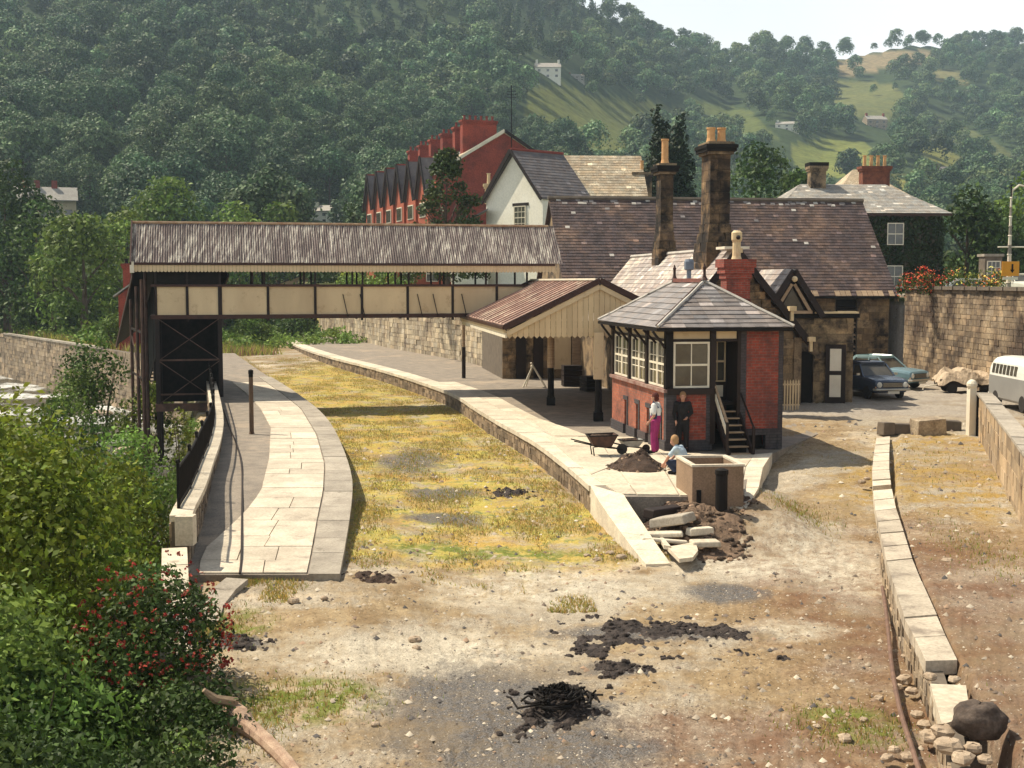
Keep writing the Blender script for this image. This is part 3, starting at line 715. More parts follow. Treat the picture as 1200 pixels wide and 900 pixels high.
# parapet wall with coping and the iron railing
pp = [(p.x - .18, p.y) for p in LI if p.y < 52] + [(yy(LI, 52) - .18, 52), (yy(LI, 58) - .18, 58)]
pp = [p for p in pp if p[1] > 24.4]; pp = [(yy(LI, 24.2) - .2, 24.2)] + pp
t = thing('parapet_wall', 'low stone parapet wall along the river edge of the disused platform, capped with pale coping', 'wall')
PPs = smooth([Vector((x, y, 0)) for x, y in pp], 2); st = resample(PPs, 1.1)
cb = MB()
for k, (a, b) in enumerate(zip(st, st[1:])):
    d = (b - a); n = Vector((d.y, -d.x, 0)).normalized()
    masonry(t, m_stone, a, d, d.length, -.6, 1.22, .24, .5, .03, seed=k, core=.3, pal=[(.6, .6, .6), (.8, .75, .7), (.45, .42, .4)])
    e = d.normalized() * .01; zc = 1.22
    q = MB(); q.slab([a + n * .08 + e + Vector((0, 0, 1.35)), b + n * .08 - e + Vector((0, 0, 1.35)), b - n * .34 - e + Vector((0, 0, 1.35)), a - n * .34 + e + Vector((0, 0, 1.35))], (0, 0, -.125)); q.build('coping_stone', m_copel, t)
    # river side face
    masonry(t, m_stone, b - n * .32, -d, d.length, -3.5, 1.2, .3, .6, .03, seed=k + 50, core=0)
q = MB(); a = st[0]; q.box((a.x - .02, a.y - .08, 1.08), (.34, .30, .56)); q.build('end_block', m_copel, t)
# lower stub running on towards the camera
t = thing('retaining_wall', 'lower stub of stone wall stepping down to the brambles at the near end of the disused platform', 'wall')
a, b = Vector((-4.75, 18.4, 0)), Vector((yy(LI, 24) - .25, 23.9, 0))
d = b - a; masonry(t, m_stone, a, d, d.length, -1, lambda s: .25 + .45 * s / d.length, .22, .45, .03, seed=3, core=.35)
n = Vector((d.y, -d.x, 0)).normalized()
for k in range(5):
    p, r_ = a.lerp(b, k / 5), a.lerp(b, (k + 1) / 5 - .01); z0, z1 = .25 + .45 * k / 5, .25 + .45 * (k + 1) / 5
    q = MB(); q.slab([p + n * .06 + Vector((0, 0, z0 + .1)), r_ + n * .06 + Vector((0, 0, z1 + .1)), r_ - n * .4 + Vector((0, 0, z1 + .1)), p - n * .4 + Vector((0, 0, z0 + .1))], (0, 0, -.1)); q.build('coping_stone', m_copel, t)
t = thing('iron_railing', 'black close-barred iron railing curving along the parapet of the disused platform', 'railing')
rp = resample(PPs, .11); rp = [p for p in rp if p.y > 24.9]; off = []
q = MB(); ZR = 1.35
for k, p in enumerate(rp):
    d = (rp[min(k + 1, len(rp) - 1)] - rp[max(k - 1, 0)]).normalized(); n = Vector((d.y, -d.x, 0)); p = p - n * .22; off.append(p)
    q.tube([p + Vector((0, 0, ZR)), p + Vector((0, 0, ZR + .80))], .012, 4)
q.build('bars', m_black, t, kind='stuff')
for zz, nm in ((ZR + .80, 'top_rail'), (ZR + .08, 'bottom_rail')):
    q = MB(); q.tube([p + Vector((0, 0, zz)) for p in off[::5]], .028, 6); q.build(nm, m_black, t)
for p in off[::22]:
    q = MB(); q.tube([p + Vector((0, 0, ZR - .05)), p + Vector((0, 0, ZR + .9))], .035, 6); q.ball(p + Vector((0, 0, ZR + .93)), .05, 6, 4); q.build('post', m_black, t)

# ------------------------------------------------------------------ station retaining wall on the right of the platform
t = thing('stone_retaining_wall', 'long pale rubble retaining wall running back along the station platform under the footbridge', 'wall')
wl = [Vector((-.2, 70.3, 0)), Vector((-3.2, 80.7, 0)), Vector((-9.2, 96, 0)), Vector((-19.5, 130, 0))]
for k, (a, b) in enumerate(zip(wl, wl[1:])):
    masonry(t, m_stonel, b, a - b, (a - b).length, .8, 4.6, .34, .7, .06, seed=20 + k, core=.4, mcore=m_mortar)
    d = (a - b).normalized(); n = Vector((d.y, -d.x, 0))
    m2 = 0; L = (a - b).length
    while m2 < L:
        p, r_ = b + d * m2, b + d * min(L, m2 + 1.4); m2 += 1.42
        q = MB(); q.slab([p + n * .1 + Vector((0, 0, 4.78)), r_ + n * .1 + Vector((0, 0, 4.78)), r_ - n * .5 + Vector((0, 0, 4.78)), p - n * .5 + Vector((0, 0, 4.78))], (0, 0, -.17)); q.build('coping_stone', m_cope, t)
# high wall on the right, below the road
t = thing('stone_retaining_wall', 'high sooty sandstone retaining wall behind the parked cars, carrying the road and flower beds', 'wall')
masonry(t, mat('patchy tan wall stone', (.38, .295, .20), (.22, .165, .115), .8, tint=True, fine=.35, bump=.7, bdist=.03, c3=(.075, .052, .038), s3=.6, t3=(.43, .58), stretch=(1, 1, .45)), (20.3, 66.2), (.03, -1), 56, .5, 5.42, .24, .42, .035, seed=8, core=.35)
s_ = 0
while s_ < 56:
    q = MB(); q.box((20.45 + .03 * s_, 66.2 - s_ - .69, 5.5), (.62, 1.37, .16)); q.build('coping_stone', m_mortar, t); s_ += 1.4
# low wall on the right near the camera, block by block
t = thing('block_wall', 'low tan block wall at the right edge of the picture, beside the bare dirt strip', 'wall')
a, b = G(1147, 512, .86), G(1200, 606, .86); d = (b - a).normalized(); b2 = a + d * 19
Lw = 19
masonry(t, mat('tan concrete block', (.44, .34, .23), (.31, .23, .15), 1.5, tint=True, fine=.2, bump=.4, c3=(.14, .10, .07), s3=.8, t3=(.52, .7), stretch=(1, 1, .5)), a, d, Lw, .5, 2.25, .36, .9, .03, parts=True, name='stone_block', seed=4, core=.3)
n = Vector((-d.y, d.x, 0)); n = n if n.x < 0 else -n
for k in range(14):
    p, r_ = a + d * k * 1.36, a + d * (k * 1.36 + 1.34)
    q = MB(); q.slab([p + n * .1 + Vector((0, 0, 1.5)), r_ + n * .1 + Vector((0, 0, 1.5)), r_ - n * .35 + Vector((0, 0, 1.5)), p - n * .35 + Vector((0, 0, 1.5))][::1], (0, 0, -.07)); o_ = q.build('coping_stone', m_cope, t); o_.location.z = -.07 + random.uniform(-.02, .02)
tw = thing('gate_post', 'white-painted stone gate post with a domed top at the end of the low block wall', 'post', (a.x - .12, a.y + .4, .84))
q = MB(); q.box((0, 0, .78), (.22, .24, 1.56), .1); q.build('shaft', m_creamw, tw)
q = MB(); q.lathe((0, 0, 1.56), [(.14, 0), (.17, .06), (.17, .14), (.12, .22), (.04, .27)], 12); q.build('cap', m_creamw, tw)
q = MB(); q.box((.21, -.10, .68), (.16, .12, 1.36)); q.build('back_stay', m_black, tw)  # dark strip along the right of the white shaft

# ------------------------------------------------------------------ dock kerb on the right, stone by stone
KL = [(1027, 514, .86), (1024, 532, .84), (1022, 552, .82), (1023, 576, .80), (1026, 600, .78), (1032, 626, .75), (1039, 658, .71), (1047, 684, .68), (1060, 725, .66), (1072, 747, .66), (1085, 775, .65)]
KR = [(1043, 512, .86), (1042, 531, .84), (1042, 551, .82), (1045, 574, .80), (1050, 597, .78), (1059, 624, .75), (1069, 655, .71), (1080, 682, .68), (1098, 722, .66), (1108, 745, .66), (1122, 774, .65)]
m_copeg = mat('worn greyish coping', (.50, .43, .33), (.36, .30, .23), 1.6, fine=.2, rand=.10, c3=(.22, .18, .14), s3=1.6, t3=(.54, .68))
t = thing('dock_edge', 'line of pale coping stones edging the dirt strip on the right, gapped and settling', 'kerb')
KLp = [G(*p) for p in KL]; KRp = [G(*p) for p in KR]
for k in range(len(KL) - 1):
    nsub = 2 if k < 6 else 1
    for j in range(nsub):
        a0, a1 = KLp[k].lerp(KLp[k + 1], j / nsub + .01), KLp[k].lerp(KLp[k + 1], (j + 1) / nsub - .015)
        b0, b1 = KRp[k].lerp(KRp[k + 1], j / nsub + .01), KRp[k].lerp(KRp[k + 1], (j + 1) / nsub - .015)
        if k == 2 and j == 1: a1 = a0.lerp(a1, .5); b1 = b0.lerp(b1, .5)
        zo = Vector((0, 0, random.uniform(0, .03)))
        q = MB(); q.slab([a0 + zo, b0 + zo, b1 + zo, a1 + zo], (0, 0, -.2)); q.build('coping_stone', m_copel if k < 4 else m_copeg, t)
q = MB(); P = [G(1090, 801, .58), G(1132, 803, .58), G(1137, 838, .58), G(1104, 849, .58)]; q.slab(P, (0, 0, -.25)); q.build('coping_stone', m_conc, t)
for k, (a, b) in enumerate(zip(KLp + [G(1104, 849, .6), G(1112, 900, .55)], KLp[1:] + [G(1104, 849, .6), G(1112, 900, .55)])):
    if k > 4 and (b - a).length > .1:
        masonry(t, m_stone, a - Vector((-.04, 0, 0)), b - a, (b - a).length, -.15, .5, .16, .3, .04, seed=60 + k, core=.2)
# ------------------------------------------------------------------ footbridge
BO = (-16.35, 55.5); BA = math.atan2(4.4, 18.95)
fb = thing('footbridge', 'covered railway footbridge with corrugated roof and cream side panels, spanning both platforms', 'footbridge', (BO[0], BO[1], 0), BA)
def corrmat():
    b = NB('lichened corrugated sheet'); v = b.coord()
    c = b.mix(b.rng(b.noise(1.5, 5, .6, stretch=(4, .5, .5)), .35, .65), (.19, .145, .13), (.105, .08, .075))
    lich = b.math('MULTIPLY', b.rng(b.noise(2.6, 5, .7, stretch=(3.2, .35, .35)), .47, .60), b.rng(b.noise(.5, 4, .6), .34, .56, .15, 1))
    c = b.mix(lich, c, (.55, .50, .42)); c = b.mix(1., c, b.rng(b.rand(), 0, 1, .9, 1.1), 'MULTIPLY'); c = b.mix(1., c, b.rng(b.noise(12, 4), .3, .7, .7, 1.3), 'MULTIPLY')
    b.l(c, b.b.inputs['Base Color']); b.b.inputs['Roughness'].default_value = .85; b.bump(b.noise(14, 4), .3, .01); return b.m
m_corr = corrmat()
def corr_sheet(w, L, amp=.028, pitch=.105):
    """corrugated sheet: x across, y up the slope"""
    nx = int(w / pitch * 4); vs = []
    for j in range(2):
        for i in range(nx + 1):
            x = w * i / nx; vs.append((x, L * j, amp * math.cos(2 * math.pi * x / pitch)))
    fs = [(i, i + 1, nx + 2 + i, nx + 1 + i) for i in range(nx)]
    n = len(vs); vs += [(x, y, z - .006) for x, y, z in vs]; fs += [(n + a[3], n + a[2], n + a[1], n + a[0]) for a in fs]
    fs += [(0, n, n + nx + 1, nx + 1), (nx, nx + nx + 1, n + nx + nx + 1, n + nx)] + [(i + 1, i, n + i, n + i + 1) for i in range(nx)]
    me = bpy.data.meshes.new('roof_sheet'); me.from_pydata(vs, [], fs); me.materials.append(m_corr); return me
UE = 18.4; RZ, EZ, EV = 8.32, 6.62, 1.62
sl = math.hypot(RZ - EZ, EV); ang = math.atan2(RZ - EZ, EV); W_ = .72
sheet = corr_sheet(W_ + .03, sl + .08); k = 0
while k * W_ < UE:
    for side in (-1, 1):
        o = link('roof_sheet', sheet, fb); o.location = (k * W_ if side < 0 else k * W_ + W_, side * (EV + .03), EZ - .02 + random.uniform(0, .012))
        o.rotation_euler = (ang + random.uniform(-.004, .004), 0, 0) if side < 0 else (ang, 0, math.pi)
    k += 1
q = MB(); q.tube([(-.03, 0, RZ + .03), (UE + .1, 0, RZ + .03)], .07, 6); q.build('ridge_capping', mat('rusty ridge capping', (.45, .32, .2), (.3, .16, .09), 3), fb)
q = MB(); q.beam((0, -EV - .03, EZ - .07), (UE, -EV - .03, EZ - .07), .05, .10); q.build('gutter', m_brown, fb)
q = MB(); q.beam((0, EV + .03, EZ - .07), (UE, EV + .03, EZ - .07), .05, .10); q.build('gutter', m_brown, fb)
# scalloped valance under the eaves
def valance(parent, a, b, zt, zb, w=.16, th=.025, m=None, drop=.07, parts=False, ztf=None, name='valance', pointed=True):
    a = Vector(a); b = Vector(b); L = (b - a).length; d = (b - a).normalized(); n = Vector((d.y, -d.x, 0)); q = MB(); c = max(1, round(L / w)); w = L / c
    for i in range(c):
        s0, s1 = i * w + .004, (i + 1) * w - .004; A = a + d * s0; B = a + d * s1; M_ = (A + B) / 2
        t0 = ztf((s0) / L) if ztf else zt; t1 = ztf(s1 / L) if ztf else zt
        P = [(A.x, A.y, zb + drop), (A.x * .8 + M_.x * .2, A.y * .8 + M_.y * .2, zb + drop * .35), (M_.x, M_.y, zb), (B.x * .8 + M_.x * .2, B.y * .8 + M_.y * .2, zb + drop * .35), (B.x, B.y, zb + drop), (B.x, B.y, t1), (A.x, A.y, t0)]
        w_ = q if not parts else MB(); w_.slab(P, -n * th)
        if parts: w_.build(name, m, parent)
    if not parts: q.build(name, m, parent)
valance(fb, (.12, -EV, 0), (UE, -EV, 0), EZ - .12, EZ - .42, .15, m=m_cream)
q = MB(); q.bx(-.05, .12, -EV - .06, -EV + .3, EZ - .45, EZ + .02); q.build('eaves_box', m_creamw, fb)
# girders, deck, panels
FV = -1.2
q = MB(); q.bx(.7, UE, FV, 1.2, 4.22, 4.36); q.build('deck', m_dark, fb)
for v in (FV - .04, 1.2):
    q = MB(); q.bx(.75, UE, v - .05, v + .05, 4.20, 4.38); q.build('bottom_girder', m_brown, fb)
    q = MB(); q.bx(.75, UE, v - .06, v + .06, 5.58, 5.68); q.build('handrail', m_brown, fb)
    q = MB(); q.bx(.2, UE, v - .05, v + .05, 6.45, 6.55); q.build('eaves_beam', m_dark, fb)
us = [.95, 2.25, 3.62, 5.65, 7.68, 9.72, 11.75, 13.78, 15.8, 17.8, 18.35]
for v, mm in ((FV, m_cream), (1.16, m_cream)):
    for a, b in zip(us, us[1:]):
        q = MB(); q.bx(a + .06, b - .06, v, v + .03, 4.38, 5.58); q.build('side_panel', mm, fb)
    for a in us:
        wd = .10 if abs(a - 3.62) > .1 else .17
        q = MB(); q.bx(a - wd / 2, a + wd / 2, v - .05, v + .08, 4.1, 5.66); q.build('panel_post', m_dark, fb)
for j, u in enumerate([.95, 2.25, 3.62, 5.0, 5.5, 7.2, 7.68, 9.3, 9.75, 11.2, 11.8, 13.2, 13.8, 15.3, 15.8, 17.2]):
    for v in (FV, 1.2):
        q = MB(); q.bx(u - .04, u + .04, v - .04, v + .04, 5.68, 6.46); q.build('upper_post', m_dark, fb)
for u in (9.0, 9.75, 12.3, 13.0, 14.3):
    q = MB(); q.beam((u - .12, FV - .04, 5.25), (u + .08, FV - .16, 4.25), .035, .035, up=(0, 1, 0)); q.build('stay_rod', m_dark, fb)
# black boards round the tower bay, added to block light and darken its inside
q = MB(); q.bx(.95, 3.6, FV + .02, FV + .06, 5.68, 6.5); q.build('boarding', m_black, fb)
q = MB(); q.bx(.95, 3.6, 1.18, 1.22, .45, 6.5); q.build('boarding', m_black, fb)
q = MB(); q.bx(.9, .94, -1.1, 1.2, .5, 6.5); q.build('boarding', m_black, fb)
q = MB(); q.bx(3.4, 3.44, -.2, 1.2, 1.2, 4.2); q.build('boarding', m_black, fb)
# left gable with its bargeboards
for s in (-1, 1):
    q = MB(); q.beam((-.02, s * (EV + .1), EZ - .08), (-.02, 0, RZ + .02), .06, .26, up=(0, 0, 1)); q.build('bargeboard', m_brown, fb)
q = MB(); q.slab([(.1, -EV, EZ - .1), (.1, EV, EZ - .1), (.1, 0, RZ - .15)], (.03, 0, 0)); q.build('gable_boarding', m_dark, fb)
# stair tower legs and bracing
TZ = .42; m_frame = mat('faded brown framing', (.12, .06, .042), (.05, .028, .02), 2.5, rough=.6)
for u in (.98, 3.6):
    for v in (-1.22, 1.2):
        q = MB(); q.bx(u - .09, u + .09, v - .09, v + .09, TZ - (2.5 if u < 2 else .2), 4.2); q.build('leg', m_dark, fb)
q = MB(); q.bx(.85, 3.75, -1.36, -1.1, TZ - .16, TZ + .16); q.build('base_beam', m_frame, fb)
for z in (2.45, .98):
    q = MB(); q.beam((1., -1.27, z), (3.6, -1.27, z), .05, .07, up=(0, 0, 1)); q.build('cross_beam', m_frame, fb)
for (a, b) in (((1.05, 2.45), (3.55, 4.2)), ((1.05, 4.2), (3.55, 2.45)), ((1.05, 2.4), (3.55, .6)), ((1.05, .6), (3.55, 2.4))):
    q = MB(); q.beam((a[0], -1.28, a[1]), (b[0], -1.28, b[1]), .03, .075, up=(0, 1, 0)); q.build('diagonal_brace', m_frame, fb)
# stair flight running back from the tower down to the platform
ST = math.radians(9)
def spt(u, v, z): # stair-local: from the tower back
    return Vector((.95 + 2.65 / 2 + u * math.cos(ST) - v * math.sin(ST), 1.2 + u * math.sin(ST) + v * math.cos(ST), z))
for s in (-1, 1):
    q = MB(); q.slab([spt(s * 1.25, 0, 4.3), spt(s * 1.25, 6.2, .9), spt(s * 1.25, 6.2, 2.1), spt(s * 1.25, 0, 5.6)], spt(.05, 0, 0) - spt(0, 0, 0)); q.build('stair_side', m_dark, fb)
    we = 2.35 if s < 0 else 1.75
    q = MB(); q.slab([spt(s * we, .15, 6.2), spt(s * we, 9., 2.6), spt(0, 9., 4.3), spt(0, .15, 7.9)], (0, 0, .05)); q.build('stair_roof', m_dark, fb)
    q = MB(); q.beam(spt(s * (we + .03), .1, 6.1), spt(s * (we + .03), 9., 2.55), .06, .2); q.build('stair_bargeboard', m_brown, fb)
    q = MB(); q.slab([spt(s * 1.32, .2, 3.0), spt(s * 1.32, 6.0, .4), spt(s * 1.32, 6.0, 4.1), spt(s * 1.32, .2, 6.5)], spt(.05, 0, 0) - spt(0, 0, 0)); q.build('stair_boarding', m_black, fb)
    for v in (2.2, 4.5, 7.5):
        q = MB(); q.tube([spt(s * 1.3, v, -1 if s < 0 else .85), spt(s * 1.3, v, 6.3 - v * .33)], .06, 6); q.build('stair_post', m_dark, fb)
for k in range(18):
    q = MB(); v = k * .34; z = 4.3 - k * .195; q.slab([spt(-1.22, v, z), spt(1.22, v, z), spt(1.22, v + .36, z), spt(-1.22, v + .36, z)], (0, 0, -.05)); q.build('stair_tread', m_dark, fb)
for (u, v, zt_) in ((.35, -.5, 5.9), (.45, .6, 6.2), (.05, .9, 5.6), (.3, 1.9, 5.5), (-.3, 2.6, 5.0)):
    q = MB(); q.tube([(u, v, -3.3), (u, v, zt_)], .075, 6); q.build('outer_post', m_frame, fb)
for z in (1.6, 3.6):
    q = MB(); q.beam((.35, -.5, z), (-.3, 2.6, z + .1), .05, .09); q.build('outer_rail', m_dark, fb)
q = MB(); q.beam((.35, -.5, .8), (-.3, 2.6, 3.4), .04, .08); q.build('diagonal_brace', m_frame, fb)
# masonry pier under the tower
pr = thing('bridge_pier', 'small rubble pier between river bank and iron base of the footbridge tower', 'pier')
pa = frame_pt(BO, BA, 2.9, -1.3); pb = frame_pt(BO, BA, 4.0, -1.3)
masonry(pr, m_stone, pa, pb - pa, 1.1, -3.4, .24, .25, .5, .04, seed=2, core=1.2)
# right-hand stair posts, seen under the canopy
for (px, py, Y) in ((543.5, 443, None),):
    p = G(px, py, PZ); q = MB(); l_ = fb.matrix_world
    po = thing('iron_post', 'slim dark iron post with paler head at the far end of the canopy', 'post', (p.x, p.y, PZ))
    q = MB(); q.tube([(0, 0, 0), (0, 0, 1.6)], .10, 8); q.build('shaft', m_dark, po); q = MB(); q.tube([(0, 0, 1.6), (0, 0, 2.75)], .085, 8); q.build('painted_head', m_wood, po)

# ------------------------------------------------------------------ platform canopy
CA = math.radians(8.2); CO = (-.18, 45.0)
cn = thing('platform_canopy', 'ridge-roofed platform canopy with rusty roof and cream boarded gable', 'canopy', (CO[0], CO[1], 0), CA)
CW, CL, CR, CE = 6.62, 14.7, 5.86, 4.28
m_rust = mat('rusting pinkish sheet roof', (.40, .25, .19), (.27, .165, .13), 1.1, rough=.7, rand=.10, c3=(.52, .41, .31), s3=.8, t3=(.52, .66), fine=.2, stretch=(1.2, .5, 1))
nS = 17; ws = CL / nS
for k in range(nS):
    for s in (0, 1):
        ex, rx = (-.08, CW / 2) if s == 0 else (CW + .08, CW / 2); y0, y1 = k * ws + .006, (k + 1) * ws - .006; j = random.uniform(0, .012)
        q = MB(); q.slab([(ex, y0, CE + j), (rx, y0, CR + j), (rx, y1, CR + j), (ex, y1, CE + j)][::1 if s else -1], (0, 0, -.03)); q.build('roof_sheet', m_rust, cn)
        q = MB(); q.beam((ex, k * ws, CE + .03), (rx, k * ws, CR + .03), .05, .05); q.build('sheet_roll', m_rust, cn)
q = MB(); q.bx(CW / 2 - .16, CW / 2 + .16, -.05, CL, CR - .01, CR + .06); q.build('ridge_capping', m_creamw, cn)
for yy_, nm in ((-.12, 'bargeboard'), (CL + .1, 'bargeboard')):
    for s in (-1, 1):
        q = MB(); q.beam((CW / 2 + s * (CW / 2 + .12), yy_, CE - .09), (CW / 2, yy_, CR - .02), .09, .20); q.build(nm, m_brown, cn)
for s in (-1, 1):
    q = MB(); q.beam((CW / 2 + s * (CW / 2 + .0), -.08, CE - .30), (CW / 2, -.08, CR - .235), .05, .17); q.build('gable_trim', m_cream, cn)
nb = 34; bw = CW / nb
m_board = mat('cream boards', (.66, .50, .29), (.58, .43, .25), 2, rough=.6, rand=.10, stretch=(1, 1, .3), c3=(.42, .31, .19), s3=1.3, t3=(.62, .8))
for k in range(nb):
    x0, x1 = k * bw + .006, (k + 1) * bw - .006; f = lambda x: CR - .32 - abs(x - CW / 2) / (CW / 2) * (CR - CE)
    zb_ = 3.80; xm = (x0 + x1) / 2
    P = [(x0, 0, zb_ + .09), (x0 + .03, 0, zb_ + .06), (xm, 0, zb_), (x1 - .03, 0, zb_ + .06), (x1, 0, zb_ + .09), (x1, 0, max(zb_ + .1, f(x1))), (x0, 0, max(zb_ + .1, f(x0)))]
    q = MB(); q.slab(P, (0, .025, 0)); q.build('gable_board', m_board, cn)
q = MB(); q.bx(0, CW, .026, .06, 4.0, 4.15); q.build('gable_rail', m_cream, cn)
q = MB(); q.bx(-.16, -.02, -.05, CL, CE - .16, CE - .04); q.build('gutter', m_brown, cn)
q = MB(); q.bx(-.10, -.03, 0, CL, CE - .28, CE - .16); q.build('eaves_fascia', m_cream, cn)
q = MB(); q.bx(-.06, .01, 0, CL, 3.82, CE - .28); q.build('fascia_board', m_creamw, cn)  # whiter than the right fascia: sunlight on this side put into the colour
q = MB(); q.bx(CW, CW + .06, 0, CL, 3.82, CE - .05); q.build('fascia_board', m_cream, cn)
def cpost(name, px, py, head, label, z=PZ):
    p = G(px, py, z)
    t = thing(name, label, 'post', (p.x, p.y, z))
    q = MB(); q.box((0, 0, .15), (.34, .34, .3)); q.lathe((0, 0, .3), [(.15, 0), (.13, .1), (.12, 1.2)], 10); q.build('shaft', m_black, t)
    q = MB(); q.lathe((0, 0, 1.5), [(.145, 0), (.14, 1.4), (.16, 1.6), (.22, 1.7)], 10) if head != m_cream else q.box((0, 0, 2.32), (.34, .34, 1.66)); q.build('painted_head', head, t)
    return t
cpost('canopy_post', 701, 493, m_cream, 'canopy post nearest the signal box, black below and broad cream box casing above')
cpost('canopy_post', 645.5, 474.5, m_wood, 'canopy post black below and tan above, standing beside the dark doorway')
t = cpost('canopy_post', 599, 437, m_dark, 'thick dark canopy post beside the end of the rubble wall'); t.scale = (1.5, 1.5, 1)
t = cpost('canopy_post', 631.5, 441, m_dark, 'slim dark canopy post in front of the cream waiting room wall'); t.scale = (.8, .8, 1)
# trusses under the roof
for v in (.6, 4.5, 8.6, 12.6):
    q = MB(); q.beam((0, v, 3.95), (CW, v, 3.95), .10, .14); q.build('tie_beam', m_dark, cn)
    for s in (-1, 1):
        q = MB(); q.beam((CW / 2 + s * CW / 2, v, CE - .1), (CW / 2, v, CR - .12), .08, .1); q.build('rafter', m_dark, cn)

# ------------------------------------------------------------------ main station building
MA = math.radians(8.3); MO = (2.15, 65.4)
def mpt(u, v, z=0): return frame_pt(MO, MA, u, v, z)
mbg = thing('station_building', 'large stone station building under a long steep red-brown tiled roof', 'building', (MO[0], MO[1], 0), MA)
ML, MW, ME, MR = 18.5, 9.6, 5.05, 10.3
q = MB(); q.bx(-2.6, ML - .3, .55, MW - .55, .5, ME - .05)
q.build('wall_core', m_mortar, mbg)
masonry(mbg, m_ashlar, (-2.6, .5), (1, 0), 15.2 + 2.6, .7, ME - .1, .35, .7, .05, seed=31, core=0)
for s in (0, 1):
    gx = ML - .3 if s else .75
    q = MB(); q.slab([(gx, .5, ME - .1), (gx, MW - .5, ME - .1), (gx, MW / 2, MR - .4)], (-.3 if s else .3, 0, 0)); q.build('gable_wall', m_ashlar, mbg)
# tiled roof, as thick sheets with courses of tiles on them
for s in (0, 1):
    A, B = (.55, -.1, ME), (ML, -.1, ME); Cc, Dd = (ML, MW / 2, MR), (.55, MW / 2, MR)
    if s: A, B, Cc, Dd = (ML, MW + .1, ME), (.55, MW + .1, ME), (.55, MW / 2, MR), (ML, MW / 2, MR)
    q = MB(); q.slab([A, B, Cc, Dd], (0, 0, -.14)); q.build('roof', m_tile, mbg)
    if not s:
        # course of pale lichened slates along the ridge and the eaves with plain tiles between
        tiling(mbg, m_tile, A, B, Cc, Dd, .30, .215, name='roof_tile', seed=9, tv=.30, pale=.03)
q = MB(); q.tube([(.5, MW / 2, MR + .05), (ML + .05, MW / 2, MR + .05)], .12, 6); q.build('ridge_tiles', m_mortar, mbg)
rs = random.Random(77)
for k in range(58):
    L_ = ((MW / 2 + .1) ** 2 + (MR - ME) ** 2) ** .5
    u0 = rs.uniform(.8, ML - .5); q = MB()
    f = 1 - rs.uniform(.03, .07) if k < 46 else rs.uniform(.1, .9); v0 = -.1 + (MW / 2 + .1) * f; z0 = ME + (MR - ME) * f; dv = .12; dz = dv * (MR - ME) / (MW / 2 + .1)
    q.slab([(u0, v0, z0 + .06), (u0 + .24, v0, z0 + .06), (u0 + .24, v0 + dv, z0 + dz + .05), (u0, v0 + dv, z0 + dz + .05)], (0, 0, -.02)); q.build('pale_slate', m_slateA if rs.random() < .5 else m_lead, mbg)
for k in range(int(ML / .3)):
    q = MB(); z0 = ME - .02; q.slab([(k * .3 + .01, -.16, z0 + .03), (k * .3 + .28, -.16, z0 + .03), (k * .3 + .28, .12, z0 + .30), (k * .3 + .01, .12, z0 + .30)], (0, 0, -.03))
    if k > 34 and rs.random() < .7: q.build('eaves_tile', m_lead if rs.random() < .35 else m_wood, mbg)
q = MB(); q.bx(0, ML, -.22, -.12, ME - .14, ME - .02); q.build('gutter', m_black, mbg)
q = MB(); q.bx(ML - .02, ML + .03, -.1, .3, ME - .3, ME); q.build('corbel', m_ashlar, mbg)
# right end: louvred bay and big stone pier
for k in range(16):
    q = MB(); q.beam((15.35, .38, 1.3 + k * .21), (16.35, .38, 1.3 + k * .21), .16, .03, up=(0, -.5, 1)); q.build('louvre_slat', m_wood if k % 3 else m_dark, mbg)
q = MB(); q.bx(15.3, 16.4, .5, .54, .8, ME - .2); q.build('louvre_back', m_black, mbg)
masonry(mbg, m_ashlar, (16.4, .3), (1, 0), 1.75, .8, ME - .1, .38, .6, .04, seed=33, core=.3)
masonry(mbg, m_ashlar, (18.15, .3), (0, 1), MW - .8, .8, ME - .1, .38, .7, .04, seed=34, core=.1)
# platform-side openings in view under the canopy
wallx = [(-1.9, -1.4, m_dark), (-1.0, -.5, m_dark), (-.2, .95, m_cream), (1.6, 3.3, m_black), (3.6, 4.1, m_dark)]
for (x0, x1, m_) in wallx:
    q = MB(); q.bx(x0, x1, .36, .44, 1.3 if m_ is m_cream else .86, 3.9); q.build('door' if m_ is m_black else 'wall_panel', m_, mbg)
q = MB(); q.bx(1.0, 1.5, .1, .44, .86, 3.9); q.build('timber_pillar', m_wood, mbg)

